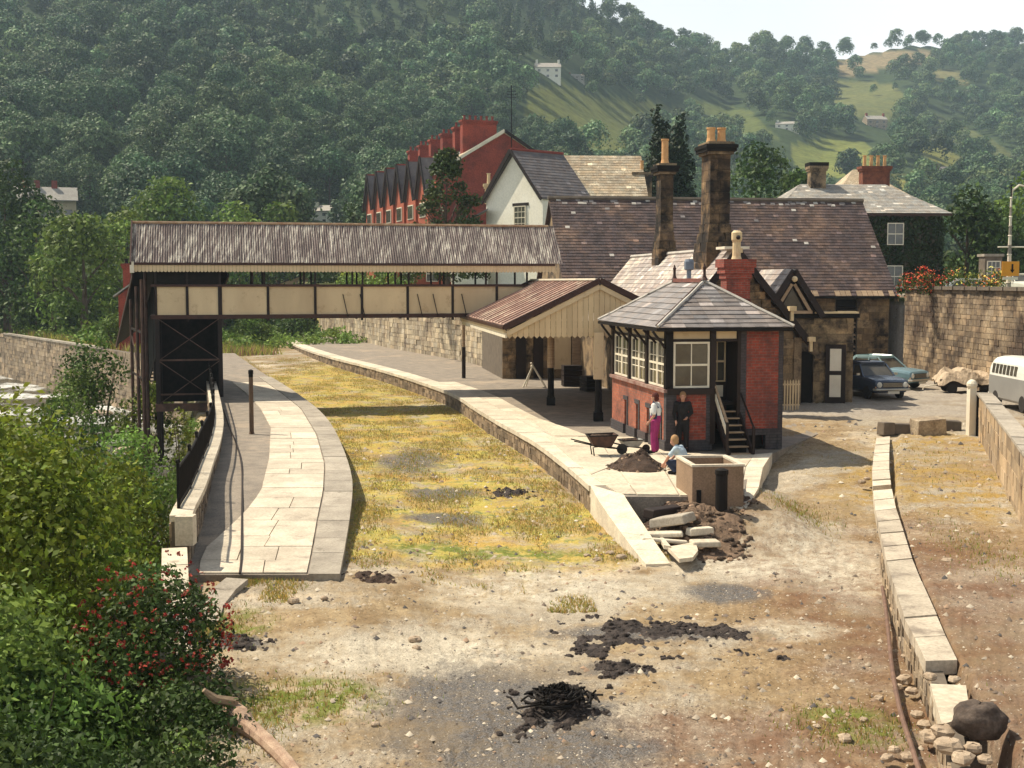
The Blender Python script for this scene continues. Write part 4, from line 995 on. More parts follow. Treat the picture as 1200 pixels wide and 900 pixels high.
# ------------------------------------------------------------------ platform range (roof toned sunlit, gable to the camera)
WA = math.radians(8.7); WO = (8.7, 50.0)
def wpt(u, v, z=0): return frame_pt(WO, WA, u, v, z)
wg = thing('platform_range', 'gabled stone station range with pale slate roof and two tall chimney stacks', 'building', (WO[0], WO[1], 0), WA)
WH, WR, WE, WL = 2.95, 7.05, 3.55, 16.6
m_slateB = mat('sunlit pale slate', (.36, .30, .26), (.27, .22, .20), 1.5, tint=True, rough=.6, spec=.5, c3=(.56, .50, .42), s3=.9, t3=(.5, .62), fine=.2)  # paler than the grey slate: sun on the left slope put into the colour
for s in (-1, 1):
    A, B, Cc, Dd = (-WH * 1.0, WL, WE), (-WH, -.15, WE), (0, -.15, WR), (0, WL, WR)
    if s > 0: A, B, Cc, Dd = (WH, -.15, WE), (WH, WL, WE), (0, WL, WR), (0, -.15, WR)
    q = MB(); q.slab([A, B, Cc, Dd], (0, 0, -.12)); q.build('roof', m_slateB, wg)
    tiling(wg, m_slateB, A, B, Cc, Dd, .34, .26, name='roof_slate', seed=15 + s, tv=.13, pale=.06)
    q = MB(); q.bx(s * (WH - .35) - .15, s * (WH - .35) + .15, 0, WL, .6, WE + .05); q.build('side_wall', m_ashlar, wg)
    q = MB(); q.beam((s * (WH + .1), -.22, WE - .22), (0, -.22, WR - .06), .10, .26); q.build('bargeboard', m_dark, wg)
q = MB(); q.tube([(0, -.2, WR + .03), (0, WL, WR + .03)], .10, 6); q.build('ridge_tiles', m_lead, wg)
q = MB(); q.box((0, .4, WR + .06), (1.0, 1.1, .10)); q.build('ridge_flashing', m_creamw, wg)
masonry(wg, m_ashlar, (-WH + .3, .12), (1, 0), 2 * WH - .6, .6, WE, .34, .6, .05, seed=41, core=.3)
gm = MB(); rs = random.Random(3); z = WE
while z < WR - .5:
    hw = (WH - .3) * (1 - (z + .3 - WE) / (WR - WE)); s = -hw
    while s < hw - .05:
        e = min(hw, s + rs.uniform(.4, .8)); c = rs.choice(PAL); gm.bx(s + .01, e - .01, .06, .2, z + .01, z + .30, c); s = e
    z += .31
gm.build('stonework', m_ashlar, wg, kind='stuff')
q = MB(); q.slab([(-WH + .3, .16, WE), (WH - .3, .16, WE), (0, .16, WR - .2)], (0, .3, 0)); q.build('gable_wall', m_mortar, wg)
for u, z in ((WH - .75, 4.75), (WH + .05, 3.55), (-.02, 7.0)):
    q = MB(); q.box((u, -.32, z), (.28, .28, .18)); q.box((u, -.32, z - .28), (.12, .12, .4)); q.build('kneeler_stone', m_potc, wg)
m_chim = mat('soot blackened sandstone', (.26, .175, .095), (.09, .06, .042), 1.7, tint=True, fine=.2, bump=.4, c3=(.020, .015, .012), s3=1.0, t3=(.40, .56))
def chimney(parent, o, wx, wy, z0, zf, zc, pots, flare=1.3, seed=1, ph=.95):
    """stone stack: base z0..zf broad, shaft to zc, cap, pots"""
    ch = MB(); ch.box((o[0], o[1], (z0 + zc) / 2), (wx * .85, wy * .85, zc - z0)); stack = ch.build('chimney', m_mortar, parent)
    rs = random.Random(seed); z = z0
    while z < zc:
        h = min(rs.uniform(.36, .46), zc - z)
        if h < .1: break
        f = 1 + (flare - 1) * min(1, max(0, (zf - z) / (zf - z0) * 1.6)) if z < zf else 1
        f = min(f, flare); f2 = 1 + (flare - 1) * min(1, max(0, (zf - z - h) / (zf - z0) * 1.6)) if z + h < zf else 1
        W, Dp = wx * f, wy * f; n_ = max(1, round(W / .55)); cut = [-.5] + sorted(rs.uniform(-.18, .18) + (i - n_ / 2) / n_ for i in range(1, n_)) + [.5]
        for a, b in zip(cut, cut[1:]):
            for side in (-1, 1):
                c = rs.choice(PAL); k = rs.uniform(.6, 1.25); q = MB()
                q.box((o[0] + (a + b) / 2 * W, o[1] + side * (Dp / 4 + .003), z + h / 2), ((b - a) * W - .012, Dp / 2 - .01 + rs.uniform(0, .02), h - .012), 0, (c[0] * k, c[1] * k, c[2] * k), taper=min(1., f2 / f + .02) if f > 1 else 1.)
                q.build('stone_block', m_chim, stack)
        z += h
    for j, (e, hh) in enumerate(((.10, .12), (.20, .16), (.24, .14), (.12, .10))):
        q = MB(); q.box((o[0], o[1], zc + .06 + j * .13), (wx + e * 2, wy + e * 2, hh)); q.build('cap_course', m_black if j in (1, 2) else m_ashlar, stack)
    for (dx, dy) in pots:
        q = MB(); q.lathe((o[0] + dx, o[1] + dy, zc + .5), [(.22, 0), (.19, .1), (.165, .2), (.16, ph - .1), (.19, ph - .06), (.19, ph), (.13, ph), (.12, ph - .3)], 12); q.build('chimney_pot', m_pot, stack)
    return stack
chimney(wg, (-.02, 2.6), .84, 1.2, WR - .9, 8.1, 10.9, [(-.22, 0), (.22, 0)], 1.55, seed=5, ph=.62)
chimney(wg, (-.03, 10.3), .60, .85, WR - .6, 8.3, 10.75, [(0, 0)], 1.45, seed=6, ph=1.15)
# red brick stack with a cream cowl in front of the gable
rc = thing('brick_chimney', 'red brick chimney stack with cream hooded cowl in front of the stone gable', 'chimney', (8.28, 47.6, 0), WA)
q = MB(); q.bx(-.45, .45, -.35, .35, .8, 6.35); q.build('stack', m_brick, rc)
q = MB(); q.bx(-.47, .47, -.37, .37, 5.05, 5.17); q.build('band', mat('dark brick band', (.13, .04, .03), (.1, .03, .025)), rc)
q = MB(); q.bx(-.50, .50, -.40, .40, 5.9, 6.1); q.bx(-.56, .56, -.46, .46, 6.1, 6.32); q.bx(-.62, .62, -.52, .52, 6.32, 6.62); q.build('corbelled_cap', m_brick, rc)
q = MB(); q.lathe((.03, 0, 6.62), [(.2, 0), (.16, .12), (.15, .62), (.17, .66), (.2, .72), (.2, .98), (.12, 1.06)], 12); q.build('cowl', m_potc, rc)
q = MB(); q.ball((.03, -.17, 7.42), .09, 8, 5); q.build('cowl_mouth', m_dark, rc)

# ------------------------------------------------------------------ stone extension with the doorways, and its half-timbered dormer
EO = (10.15, 51.0); EA = math.radians(5)
ex = thing('booking_office', 'low flat-topped stone extension with arched dark doorway and half-timbered dormer', 'building', (EO[0], EO[1], 0), EA)
masonry(ex, m_ashlar, (-.2, 0), (1, 0), 3.75, .7, 4.35, .36, .7, .05, seed=51, core=.3, holes=[(1.22, 2.12, .7, 3.15)], pal=[(1.2, 1.2, 1.1), (1, 1, .95), (1.4, 1.35, 1.2), (.8, .8, .8)])
masonry(ex, m_ashlar, (3.5, 0), (0, 1), 14, .7, 4.35, .36, .7, .05, seed=52, core=.2)
q = MB(); q.bx(-.3, 3.75, -.15, 14, 4.36, 4.52); q.build('flat_roof', m_black, ex)
q = MB(); q.bx(1.9, 3.7, -.17, .2, 4.53, 4.60); q.build('parapet_flashing', m_potc, ex)
for k in range(7):
    a0, a1 = math.pi * (1 - k / 7), math.pi * (1 - (k + 1) / 7) ; cx, cz, r0, r1 = 1.47, 2.72, .50, .78
    cz2 = 2.72; q = MB()
    P = [(cx + r * math.cos(a), -.12, cz2 + r * .62 * math.sin(a)) for r, a in ((r0, a0), (r0, a1), (r1, a1), (r1, a0))]
    q.slab(P, (0, .2, 0)); q.build('arch_stone', m_copel if False else m_ashlar, ex)
q = MB(); q.bx(1.02, 1.92, .10, .16, .9, 3.1); q.build('door', m_black, ex)
q = MB(); q.bx(1.12, 1.42, .06, .10, 2.40, 2.68); q.build('notice', mat('yellow paper notice', (.75, .48, .08), (.7, .42, .06), 3, bump=0), ex)
dl = q = MB(); q.bx(0, .78, -.04, .04, 0, 2.35); o = q.build('open_door', m_dark, ex); o.location = (2.38, -.15, .95); o.rotation_euler[2] = R(-14)
for z0 in (.25, 1.3):
    q = MB(); q.bx(.16, .60, -.06, -.04, z0, z0 + .88); q.build('door_panel', m_creamw, o)
# dormer: slated in the sunlit tone, gable to the camera
dz = 4.55; DX = .95
for s in (-1, 1):
    A, B, Cc, Dd = (DX - 1.15, 4.2, dz), (DX - 1.15, -.35, dz), (DX, -.35, dz + 1.75), (DX, 4.2, dz + 1.75)
    if s > 0: A, B, Cc, Dd = (DX + 1.15, -.35, dz), (DX + 1.15, 4.2, dz), (DX, 4.2, dz + 1.75), (DX, -.35, dz + 1.75)
    q = MB(); q.slab([A, B, Cc, Dd], (0, 0, -.07)); dr = q.build('dormer_roof', m_slateB, ex)
    tiling(dr, m_slateB, A, B, Cc, Dd, .32, .25, parts=s < 0, name='slate' if s < 0 else 'roof_slate', seed=61, tv=.12)
    q = MB(); q.beam((DX + s * 1.2, -.42, dz - .15), (DX, -.42, dz + 1.68), .08, .24); q.build('dormer_bargeboard', m_dark, ex)
    q = MB(); q.beam((DX + s * .72, -.30, dz + .06), (DX + s * .05, -.30, dz + 1.15), .06, .12); q.build('timber_brace', m_wood, ex)
q = MB(); q.slab([(DX - 1.1, -.1, dz - .1), (DX + 1.1, -.1, dz - .1), (DX, -.1, dz + 1.6)], (0, .2, 0)); q.build('dormer_gable', m_dark, ex)
q = MB(); q.bx(DX - .75, DX + .8, -.32, -.22, dz - .02, dz + .10); q.build('sill', m_wood, ex)
q = MB(); q.slab([(DX - .5, -.2, dz + .1), (DX + .5, -.2, dz + .1), (DX, -.2, dz + 1.0)], (0, .05, 0)); q.build('window', m_glass, ex)
q = MB(); q.ball((DX, -.5, dz + 1.35), .12, 8, 5); q.build('finial', m_potc, ex)
# picket fence
pk = thing('picket_fence', 'short run of cream pointed pickets between signal box and stone extension', 'fence', (*G(913.5, 481, .9)[:2], .88), R(8))
for k in range(7):
    q = MB(); x = .05 + k * .11; q.slab([(x, 0, 0), (x + .06, 0, 0), (x + .06, 0, 1.12), (x + .03, 0, 1.2), (x, 0, 1.12)], (0, -.02, 0)); q.build('picket', m_cream, pk)
for z in (.2, .98):
    q = MB(); q.bx(0, .80, .002, .04, z, z + .06); q.build('rail', m_cream, pk)

# ------------------------------------------------------------------ signal box
SA = math.radians(9.8); SO = tuple(G(780.5, 529, PZ)[:2])
sb = thing('signal_box', 'red brick railway signal box with hipped slate roof, sash windows and a steep wooden stair', 'signal box', (SO[0], SO[1], PZ), SA)
SW, SL, Z1, SE, SR = 3.55, 6.4, 1.72, 3.62, 4.92      # heights above the platform
RX = 1.42   # front recess starts here, up to 2.28
# lower walls: left, front-left, front-right pier, right, back
def bwall(x0, x1, y0, y1, z0, z1, m): q = MB(); q.bx(x0, x1, y0, y1, z0, z1); return q.build('brick_wall', m, sb)
# left wall with its small lever-frame openings
op = [(.55, .85), (1.75, 2.1), (3.0, 3.35), (4.4, 4.75)]; ys = [0] + [v for a in op for v in a] + [SL]
for a, b in zip(ys[::2], ys[1::2]): bwall(0, .22, a, b, .30, 1.12, m_brickl)
bwall(0, .22, 0, SL, 1.12, Z1, m_brickl)
for a, b in op:
    q = MB(); q.bx(.12, .16, a, b, .0, 1.12); q.build('opening', m_black, sb)
    q = MB(); q.bx(-.03, .0, a - .10, b + .10, 1.10, 1.24); q.bx(-.03, -.001, a - .12, a - .002, .3, 1.10); q.build('blue_brick_surround', m_bluebrick, sb)
for a, b in zip(ys[::2], ys[1::2]): q = MB(); q.bx(-.05, .24, a, b, -.05, .30); q.build('plinth', m_bluebrick, sb)
bwall(.0, RX - .28, .0, .22, .30, Z1, m_brick) if False else None
q = MB(); q.bx(.30, RX - .22, -.0, .22, .32, Z1); q.build('brick_wall', m_brick, sb)
for x0, x1 in ((-.012, .30), (RX - .22, RX - .02)):
    q = MB(); q.bx(x0, x1, -.012, .24, 0, Z1); q.build('blue_brick_quoin', m_bluebrick, sb)
q = MB(); q.bx(.30, RX - .22, -.02, .22, 0, .32); q.build('plinth', m_bluebrick, sb)
q = MB(); q.bx(2.42, 3.42, .0, .22, .62, SE - .12); q.build('brick_wall', m_brick, sb)
q = MB(); q.bx(2.20, 2.42, -.012, .9, .5, SE - .1); q.build('blue_brick_quoin', m_bluebrick, sb)
q = MB(); q.bx(3.42, SW + .012, -.012, .24, 0, SE - .1); q.build('blue_brick_quoin', m_bluebrick, sb)
q = MB(); q.bx(2.30, 3.42, -.02, .22, .42, .62); q.build('plinth', m_bluebrick, sb)
q = MB(); q.bx(2.32, 3.05, .3, .34, 0, .42); q.build('opening', m_black, sb)
q = MB(); q.bx(3.05, 3.42, .0, .22, 0, .42); q.build('plinth', m_bluebrick, sb)
bwall(SW - .22, SW, .24, SL, 0, SE - .1, m_brick); bwall(.22, SW - .22, SL - .22, SL, 0, SE - .1, m_brick)
q = MB(); q.bx(.22, SW - .22, .25, SL - .22, 1.30, 1.40); q.build('floor', m_dark, sb)
# sills, heads and posts
q = MB(); q.bx(-.10, .26, -.05, SL, Z1, Z1 + .10); q.build('sill', mat('worn maroon paint', (.20, .09, .07), (.34, .24, .2), 3), sb)
q = MB(); q.bx(.0, RX, -.10, .2, Z1 - .06, Z1 + .12); q.build('sill', m_dark, sb)
ZH = SE - .42
q = MB(); q.bx(0, .16, 0, SL, ZH, ZH + .08); q.build('head_beam', m_dark, sb)
q = MB(); q.bx(0, 2.3, 0, .12, ZH, ZH + .08); q.build('head_beam', m_dark, sb)
q = MB(); q.bx(0, .16, 0, SL, SE - .12, SE - .04); q.bx(.16, SW, 0, .12, SE - .12, SE - .04); q.build('wall_plate', m_dark, sb)
post_y = [.0, 2.05, 4.1, SL - .14]
for yv in post_y:
    q = MB(); q.bx(-.04, .16, yv - .02, yv + .18, Z1 + .1, SE - .1); q.build('post', m_dark, sb)
    q = MB(); q.beam((-.02, yv + .08, SE - .62), (-.42, yv + .08, SE - .10), .07, .07, up=(0, 1, 0)); q.build('eaves_bracket', m_dark, sb)
for yv in (1.0, 3.1, 5.1):
    q = MB(); q.beam((-.02, yv + .08, SE - .50), (-.42, yv + .08, SE - .10), .06, .06, up=(0, 1, 0)); q.build('eaves_bracket', m_dark, sb)
q = MB(); q.bx(-.04, .18, -.04, .18, Z1 + .1, SE - .1); q.build('corner_post', m_black, sb)
q = MB(); q.bx(RX - .10, RX + .06, -.03, .14, 0.2, SE - .1); q.build('post', m_dark, sb)
q = MB(); q.bx(2.14, 2.24, -.03, .9, .9, SE - .1); q.build('post', m_dark, sb)
for a, b in ((.20, 2.03), (2.25, 4.08), (4.30, SL - .18)):
    q = MB(); q.bx(.05, .09, a, b, ZH + .08, SE - .12); q.build('frieze_panel', m_cream, sb)
for a, b in ((.20, RX - .12), (RX + .08, 2.12)):
    q = MB(); q.bx(a, b, .03, .07, ZH + .08, SE - .12); q.build('frieze_panel', m_cream, sb)
def sash(parent, P0, du, w, z0, z1, nx=2, nz=2, open_=0., mf=None, fr=.06, n=None, split=True):
    """window in the vertical plane through P0 along du (unit xy)"""
    mf = mf or m_creamw; P0 = Vector((P0[0], P0[1], 0)); du = Vector((du[0], du[1], 0)); n = n or Vector((du.y, -du.x, 0))
    def bar(a0, a1, b0, b1, d0, d1, mb): 
        mb.slab([P0 + du * a0 + Vector((0, 0, b0)) + n * d0, P0 + du * a1 + Vector((0, 0, b0)) + n * d0, P0 + du * a1 + Vector((0, 0, b1)) + n * d0, P0 + du * a0 + Vector((0, 0, b1)) + n * d0], n * (d1 - d0))
    q = MB()
    bar(0, fr, z0, z1, 0, .05, q); bar(w - fr, w, z0, z1, 0, .05, q); bar(fr, w - fr, z0, z0 + fr, 0, .05, q); bar(fr, w - fr, z1 - fr, z1, 0, .05, q)
    wdw = q.build('window', mf, parent); g = .014; zm = (z0 + z1) / 2
    q = MB()
    for k in range(1, nx): x = fr + (w - 2 * fr) * k / nx; bar(x - g, x + g, z0 + fr, z1 - fr, .01, .035, q)
    if split: bar(fr, w - fr, zm - .03, zm + .03, .004, .045, q)
    for k in range(1, nz): 
        z = z0 + (z1 - z0) * k / nz
        if abs(z - zm) > .05 or not split: bar(fr, w - fr, z - g, z + g, .012, .03, q)
    if q.v: q.build('glazing_bars', mf, wdw)
    for i in range(nx):
        for j in range(nz):
            q = MB(); xa, xb = fr + (w - 2 * fr) * i / nx + g, fr + (w - 2 * fr) * (i + 1) / nx - g; za, zb_ = z0 + fr + (z1 - z0 - 2 * fr) * j / nz + g, z0 + fr + (z1 - z0 - 2 * fr) * (j + 1) / nz - g
            bar(xa, xb, za, zb_, .018, .022, q); q.build('pane', m_glass, wdw)
    return wdw
# left side windows look west: plane x=.06, runs away; each bay holds two sashes
for a, b in ((.20, 2.03), (2.25, 4.08), (4.30, SL - .18)):
    hw = (b - a) / 2
    for j in range(2):
        sash(sb, (.08, a + hw * (j + 1)), (0, -1), hw - .03, Z1 + .12, ZH, 2, 3)
sash(sb, (.20, .06), (1, 0), RX - .32, Z1 + .13, ZH, 2, 2)
# recessed porch: door with glazed top, cream panels below
q = MB(); q.bx(RX + .08, 2.14, .92, .98, 1.36, 1.42); q.build('threshold', m_dark, sb)
q = MB(); q.bx(RX + .06, 2.2, .96, 1.0, 1.42, ZH + .3); dr = q.build('door', m_dark, sb)
sash(dr, (RX + .16, .95), (1, 0), .52, 1.95, ZH - .02, 2, 2, mf=m_cream, fr=.04)
for x0 in (RX + .16, RX + .42):
    q = MB(); q.bx(x0, x0 + .20, .93, .96, 1.50, 1.84); q.build('door_panel', m_creamw, dr)
q = MB(); q.bx(RX + .0, RX + .05, .12, 1.0, .1, SE - .1); q.build('porch_side', m_dark, sb)
q = MB(); q.bx(RX + .05, 2.14, .25, .94, 1.30, 1.38); q.build('landing', m_dark, sb)
# roof with individual slates on the two slopes in view
ov = .40; x0, x1, y0, y1 = -ov, SW + .16, -ov, SL + ov; hw = (x1 - x0) / 2; cx = (x0 + x1) / 2
P00, P10, P11, P01 = (x0, y0, SE), (x1, y0, SE), (x1, y1, SE), (x0, y1, SE); RF, RB = (cx, y0 + hw, SR), (cx, y1 - hw, SR)
q = MB(); q.add([P00, P10, P11, P01, RF, RB], [(0, 1, 4), (1, 2, 5, 4), (2, 3, 5), (3, 0, 4, 5), (3, 2, 1, 0)]); rf = q.build('roof', m_slateA, sb)
tiling(rf, m_slateA, P00, P10, RF, RF, .42, .23, parts=True, name='slate', seed=71, tv=.10)
tiling(rf, m_slateA, P01, P00, RF, RB, .42, .30, parts=True, name='slate', seed=72, tv=.10)
tiling(rf, m_slateA, P10, P11, RB, RF, .42, .30, name='roof_slate', seed=73, tv=.10); tiling(rf, m_slateA, P11, P01, RB, RB, .42, .30, name='roof_slate', seed=74, tv=.1)
for a, b, m_ in ((P00, RF, m_lead), (P10, RF, m_lead), (P01, RB, m_lead), (P11, RB, m_lead)):
    q = MB(); a = Vector(a) + Vector((0, 0, .04)); b = Vector(b) + Vector((0, 0, .05)); q.tube([a.lerp(b, k / 10) + Vector((random.uniform(-.01, .01), 0, random.uniform(-.008, .01))) for k in range(11)], .05, 6); q.build('hip_flashing', m_, sb)
q = MB(); q.beam(Vector(P00) + Vector((-.045, .05, .075)), Vector(RF) + Vector((-.04, .05, .09)), .03, .03); q.build('hip_rod', m_brown, sb)
q = MB(); q.beam(Vector(RF) + Vector((0, 0, .07)), Vector(RB) + Vector((0, 0, .07)), .16, .12); q.build('ridge_tiles', mat('red ridge tile', (.22, .08, .06), (.15, .06, .05)), sb)
for p in (RF, RB):
    q = MB(); q.lathe((p[0], p[1], SR + .08), [(.13, 0), (.07, .08), (.045, .16), (.045, .32), (.06, .38), (.03, .44), (.015, .50)], 8); q.build('finial', m_brown, sb)
q = MB(); q.tube([(cx, (RF[1] + RB[1]) / 2, SR), (cx, (RF[1] + RB[1]) / 2, SR + .38)], .075, 8); q.lathe((cx, (RF[1] + RB[1]) / 2, SR + .38), [(.09, 0), (.16, .04), (.16, .28), (.12, .36)], 10); q.build('stove_flue', mat('blued zinc', (.20, .23, .28), (.14, .16, .2), 4, rough=.5), sb)
q = MB(); q.bx(x0, x1, y0 - .02, y0 + .03, SE - .10, SE - .01); q.build('gutter', m_black, sb)
q = MB(); q.bx(x0 - .02, x0 + .03, y0, y1, SE - .10, SE - .01); q.build('gutter', m_black, sb)
q = MB(); q.bx(x0 + .05, x1 - .05, y0 + .05, y1 - .05, SE - .06, SE - .03); q.build('soffit', m_dark, sb)
# stair
stp = 7
for k in range(stp):
    z = 1.30 - (k + 1) * .186; yv = .16 - k * .19
    q = MB(); q.bx(RX + .16, 2.2, yv - .11, yv + .11, z, z + .035); q.build('tread', m_wood, sb)
    q = MB(); q.bx(RX + .16, 2.2, yv + .08, yv + .105, z - .186, z); q.build('riser', m_black, sb)
for x in (RX + .12, 2.24):
    q = MB(); q.beam((x, .30, 1.25), (x, -1.12, -.02), .05, .22); q.build('stair_string', m_dark, sb)
q = MB(); q.beam((RX + .06, .25, 2.10), (RX + .06, -1.10, .92), .05, .07); q.build('handrail', m_wood, sb)
q = MB(); q.beam((RX + .06, .12, 1.70), (RX + .06, -1.08, .60), .03, .14); q.build('handrail_board', m_creamw, sb)
q = MB(); q.beam((2.26, .1, 1.75), (2.26, -1.12, .78), .04, .05); q.build('handrail', m_dark, sb)
for x, yv, z in ((RX + .06, -1.1, .95), (2.26, -1.12, .80)):
    q = MB(); q.bx(x - .035, x + .035, yv - .035, yv + .035, 0, z); q.build('newel_post', m_dark, sb)
# window cleaning rail
q = MB(); q.tube([(-.10, .1, Z1 + .62), (-.10, 1.1, Z1 + .62)], .014, 5); q.tube([(-.10, .1, Z1 + .30), (-.10, .1, Z1 + .62)], .012, 5); q.build('window_rail', m_creamw, sb)
# ------------------------------------------------------------------ houses behind the station and on the hill
m_red = mat('terrace red brick', (.30, .060, .036), (.21, .045, .030), .8, fine=.3, c3=(.13, .035, .025), s3=.4, t3=(.5, .7))
m_redl = mat('terrace orange brick', (.42, .115, .062), (.32, .08, .045), .8, fine=.15)  # same terrace brick, sun on the facade put into a brighter orange
m_white = mat('white render', (.86, .82, .70), (.80, .76, .63), .6, fine=.08)
m_roofg = mat('grey lichened slate roof', (.17, .15, .145), (.12, .105, .105), 1.2, tint=True, fine=.2, rough=.7)
m_rooft = mat('tan mossy slate roof', (.50, .40, .27), (.33, .26, .18), 1.0, tint=True, fine=.35, rough=.8, c3=(.60, .52, .38), s3=1.5)
m_roofw = mat('pale grey slate roof', (.37, .345, .30), (.28, .255, .225), .9, tint=True, fine=.3, rough=.7)
m_redtile = mat('red ridge', (.30, .07, .05), (.22, .05, .04))
def gable_roof(parent, x0, x1, y0, y1, ze, zr, axis, m, th=.12, name='roof', ov=.25, tiles=None):
    """ridge along axis 'x' or 'y'"""
    if axis == 'y':
        c = (x0 + x1) / 2; S = [[(x0 - ov, y1, ze), (x0 - ov, y0, ze), (c, y0, zr), (c, y1, zr)], [(x1 + ov, y0, ze), (x1 + ov, y1, ze), (c, y1, zr), (c, y0, zr)]]
    else:
        c = (y0 + y1) / 2; S = [[(x0, y0 - ov, ze), (x1, y0 - ov, ze), (x1, c, zr), (x0, c, zr)], [(x1, y1 + ov, ze), (x0, y1 + ov, ze), (x0, c, zr), (x1, c, zr)]]
    q = MB()
    for P in S: q.slab(P, (0, 0, -th))
    r = q.build(name, m, parent)
    if tiles:
        for P in S: tiling(r, m, *P, tiles, tiles * .8, name='roof_slate', seed=len(parent.name), tv=.16, pale=.02)
    return r
def gwall(parent, x0, x1, y0, y1, z0, ze, zr, axis, m, name='wall'):
    q = MB(); q.bx(x0, x1, y0, y1, z0, ze)
    if axis == 'y':
        c = (x0 + x1) / 2
        for y, s in ((y0, 1), (y1, -1)): q.slab([(x0, y, ze), (x1, y, ze), (c, y, zr - .15)], (0, .25 * s, 0))
    elif axis == 'x':
        c = (y0 + y1) / 2
        for x, s in ((x0, 1), (x1, -1)): q.slab([(x, y0, ze), (x, y1, ze), (x, c, zr - .15)], (.25 * s, 0, 0))
    return q.build(name, m, parent)
def stack(parent, x, y, wx, wy, z0, z1, npots, m=None, pot=None, ph=.5, ax='x'):
    m = m or m_red; q = MB(); q.bx(x - wx / 2, x + wx / 2, y - wy / 2, y + wy / 2, z0, z1); q.bx(x - wx / 2 - .08, x + wx / 2 + .08, y - wy / 2 - .08, y + wy / 2 + .08, z1 - .35, z1 - .2); q.bx(x - wx / 2 - .14, x + wx / 2 + .14, y - wy / 2 - .14, y + wy / 2 + .14, z1 - .2, z1)
    s = q.build('chimney', m, parent)
    for k in range(npots):
        t = (k + .5) / npots - .5; q = MB()
        q.lathe((x + (t * wx if ax == 'x' else 0), y + (t * wy if ax == 'y' else 0), z1), [(.16, 0), (.13, .1), (.12, ph - .08), (.16, ph - .04), (.16, ph), (.08, ph)], 8); q.build('chimney_pot', pot or m_redtile, s)
    return s
TA = math.atan2(7.8, 22)   # terrace runs away to the left
t_or = Vector((-7.6, 129.0, 0)); td = Vector((-math.sin(TA), math.cos(TA), 0))
HW = 4.7
ords = ['nearest', 'second nearest', 'third nearest', 'fourth nearest', 'second farthest', 'farthest']
for k in range(6):
    o = t_or + td * (k * HW)
    h = thing('terraced_house', ['red brick end-of-terrace house with large plain gable behind the dark pine', 'red brick gabled terraced house next to the end house, half behind the dark pine', 'third gabled red brick house of the terrace counting from the dark pine', 'fourth gabled red brick house of the terrace counting from the dark pine', 'last but one gabled red brick house at the left end of the terrace', 'leftmost gabled red brick house of the terrace behind the footbridge'][k], 'house', (o.x, o.y, 4.9), TA, 'gabled red brick houses of the terrace')
    gwall(h, 0, 14.4, 0, HW - .03, 0, 11.6, 15.6, None, m_redl)
    if k == 0:
        q = MB(); q.slab([(0, -.04, 11.6), (14.4, -.04, 11.6), (7.2, -.04, 15.9)], (0, .3, 0)); q.build('gable_wall', m_red, h)
        q = MB(); q.bx(0.01, 14.39, -.04, -.005, 0, 11.6); q.build('gable_wall', m_red, h)
        for s in (-1, 1): q = MB(); q.beam((7.2 + s * 7.5, -.2, 11.6), (7.2, -.2, 16.15), .10, .30); q.build('bargeboard', m_creamw if s < 0 else m_dark, h)
    gable_roof(h, 0, 14.4, -.1, HW - .02, 11.65, 16.0, 'y', m_rooft if k == 0 else m_roofg)
    # cross gable to the front
    q = MB(); q.bx(-.7, 0, .5, HW - .5, 0, 9.6); q.slab([(-.7, .5, 9.6), (-.7, HW - .5, 9.6), (-.7, HW / 2, 13.2)], (.3, 0, 0)); q.build('bay', m_redl, h)
    q = MB(); c = HW / 2
    q.slab([(-1.0, .25, 9.5), (4, .25, 9.5), (4, c, 13.5), (-1.0, c, 13.5)], (0, 0, -.14)); q.slab([(4, HW - .25, 9.5), (-1.0, HW - .25, 9.5), (-1.0, c, 13.5), (4, c, 13.5)], (0, 0, -.14)); q.build('bay_roof', m_roofg, h)
    for s in (-1, 1): q = MB(); q.beam((-1.05, c + s * (c - .2), 9.3), (-1.05, c, 13.5), .12, .38, up=(0, 0, 1)); q.build('bargeboard', m_dark, h)
    q = MB(); q.beam((-1.0, c, 13.5), (2.5, c, 13.55), .18, .16); q.build('ridge_tiles', m_redtile, h)
    for z0 in (3.6, 7.4):
        q = MB(); q.bx(-.78, -.70, 1.3, 3.4, z0, z0 + 1.5); wd = q.build('window', m_creamw, h)
        q = MB(); q.bx(-.82, -.79, 1.45, 2.3, z0 + .12, z0 + 1.38); q.bx(-.82, -.79, 2.42, 3.25, z0 + .12, z0 + 1.38); q.build('pane', m_glass, wd)
    stack(h, 5.8 if k else 5.9, HW - .3, 3.7 if k == 0 else 2.3, .9, 12.5, 17.6 - .18 * k, 6 if k == 0 else 4)
    if k == 0: stack(h, 9.9, 3.5, 1.0, .8, 12.0, 14.9, 2)
ae = thing('television_aerial', 'thin tall aerial mast rising beside the big brick chimney of the end terrace', 'aerial', (-.05 , 131.5, 16))
q = MB(); q.tube([(0, 0, 0), (0, 0, 9.6)], .05, 5); q.build('mast', m_black, ae)
q = MB(); [q.tube([(-.5 + .02 * k, 0, 9.0 - k * .3), (.5, 0, 9.0 - k * .3)], .025, 4) for k in range(3)]; q.build('aerial_rods', m_black, ae)
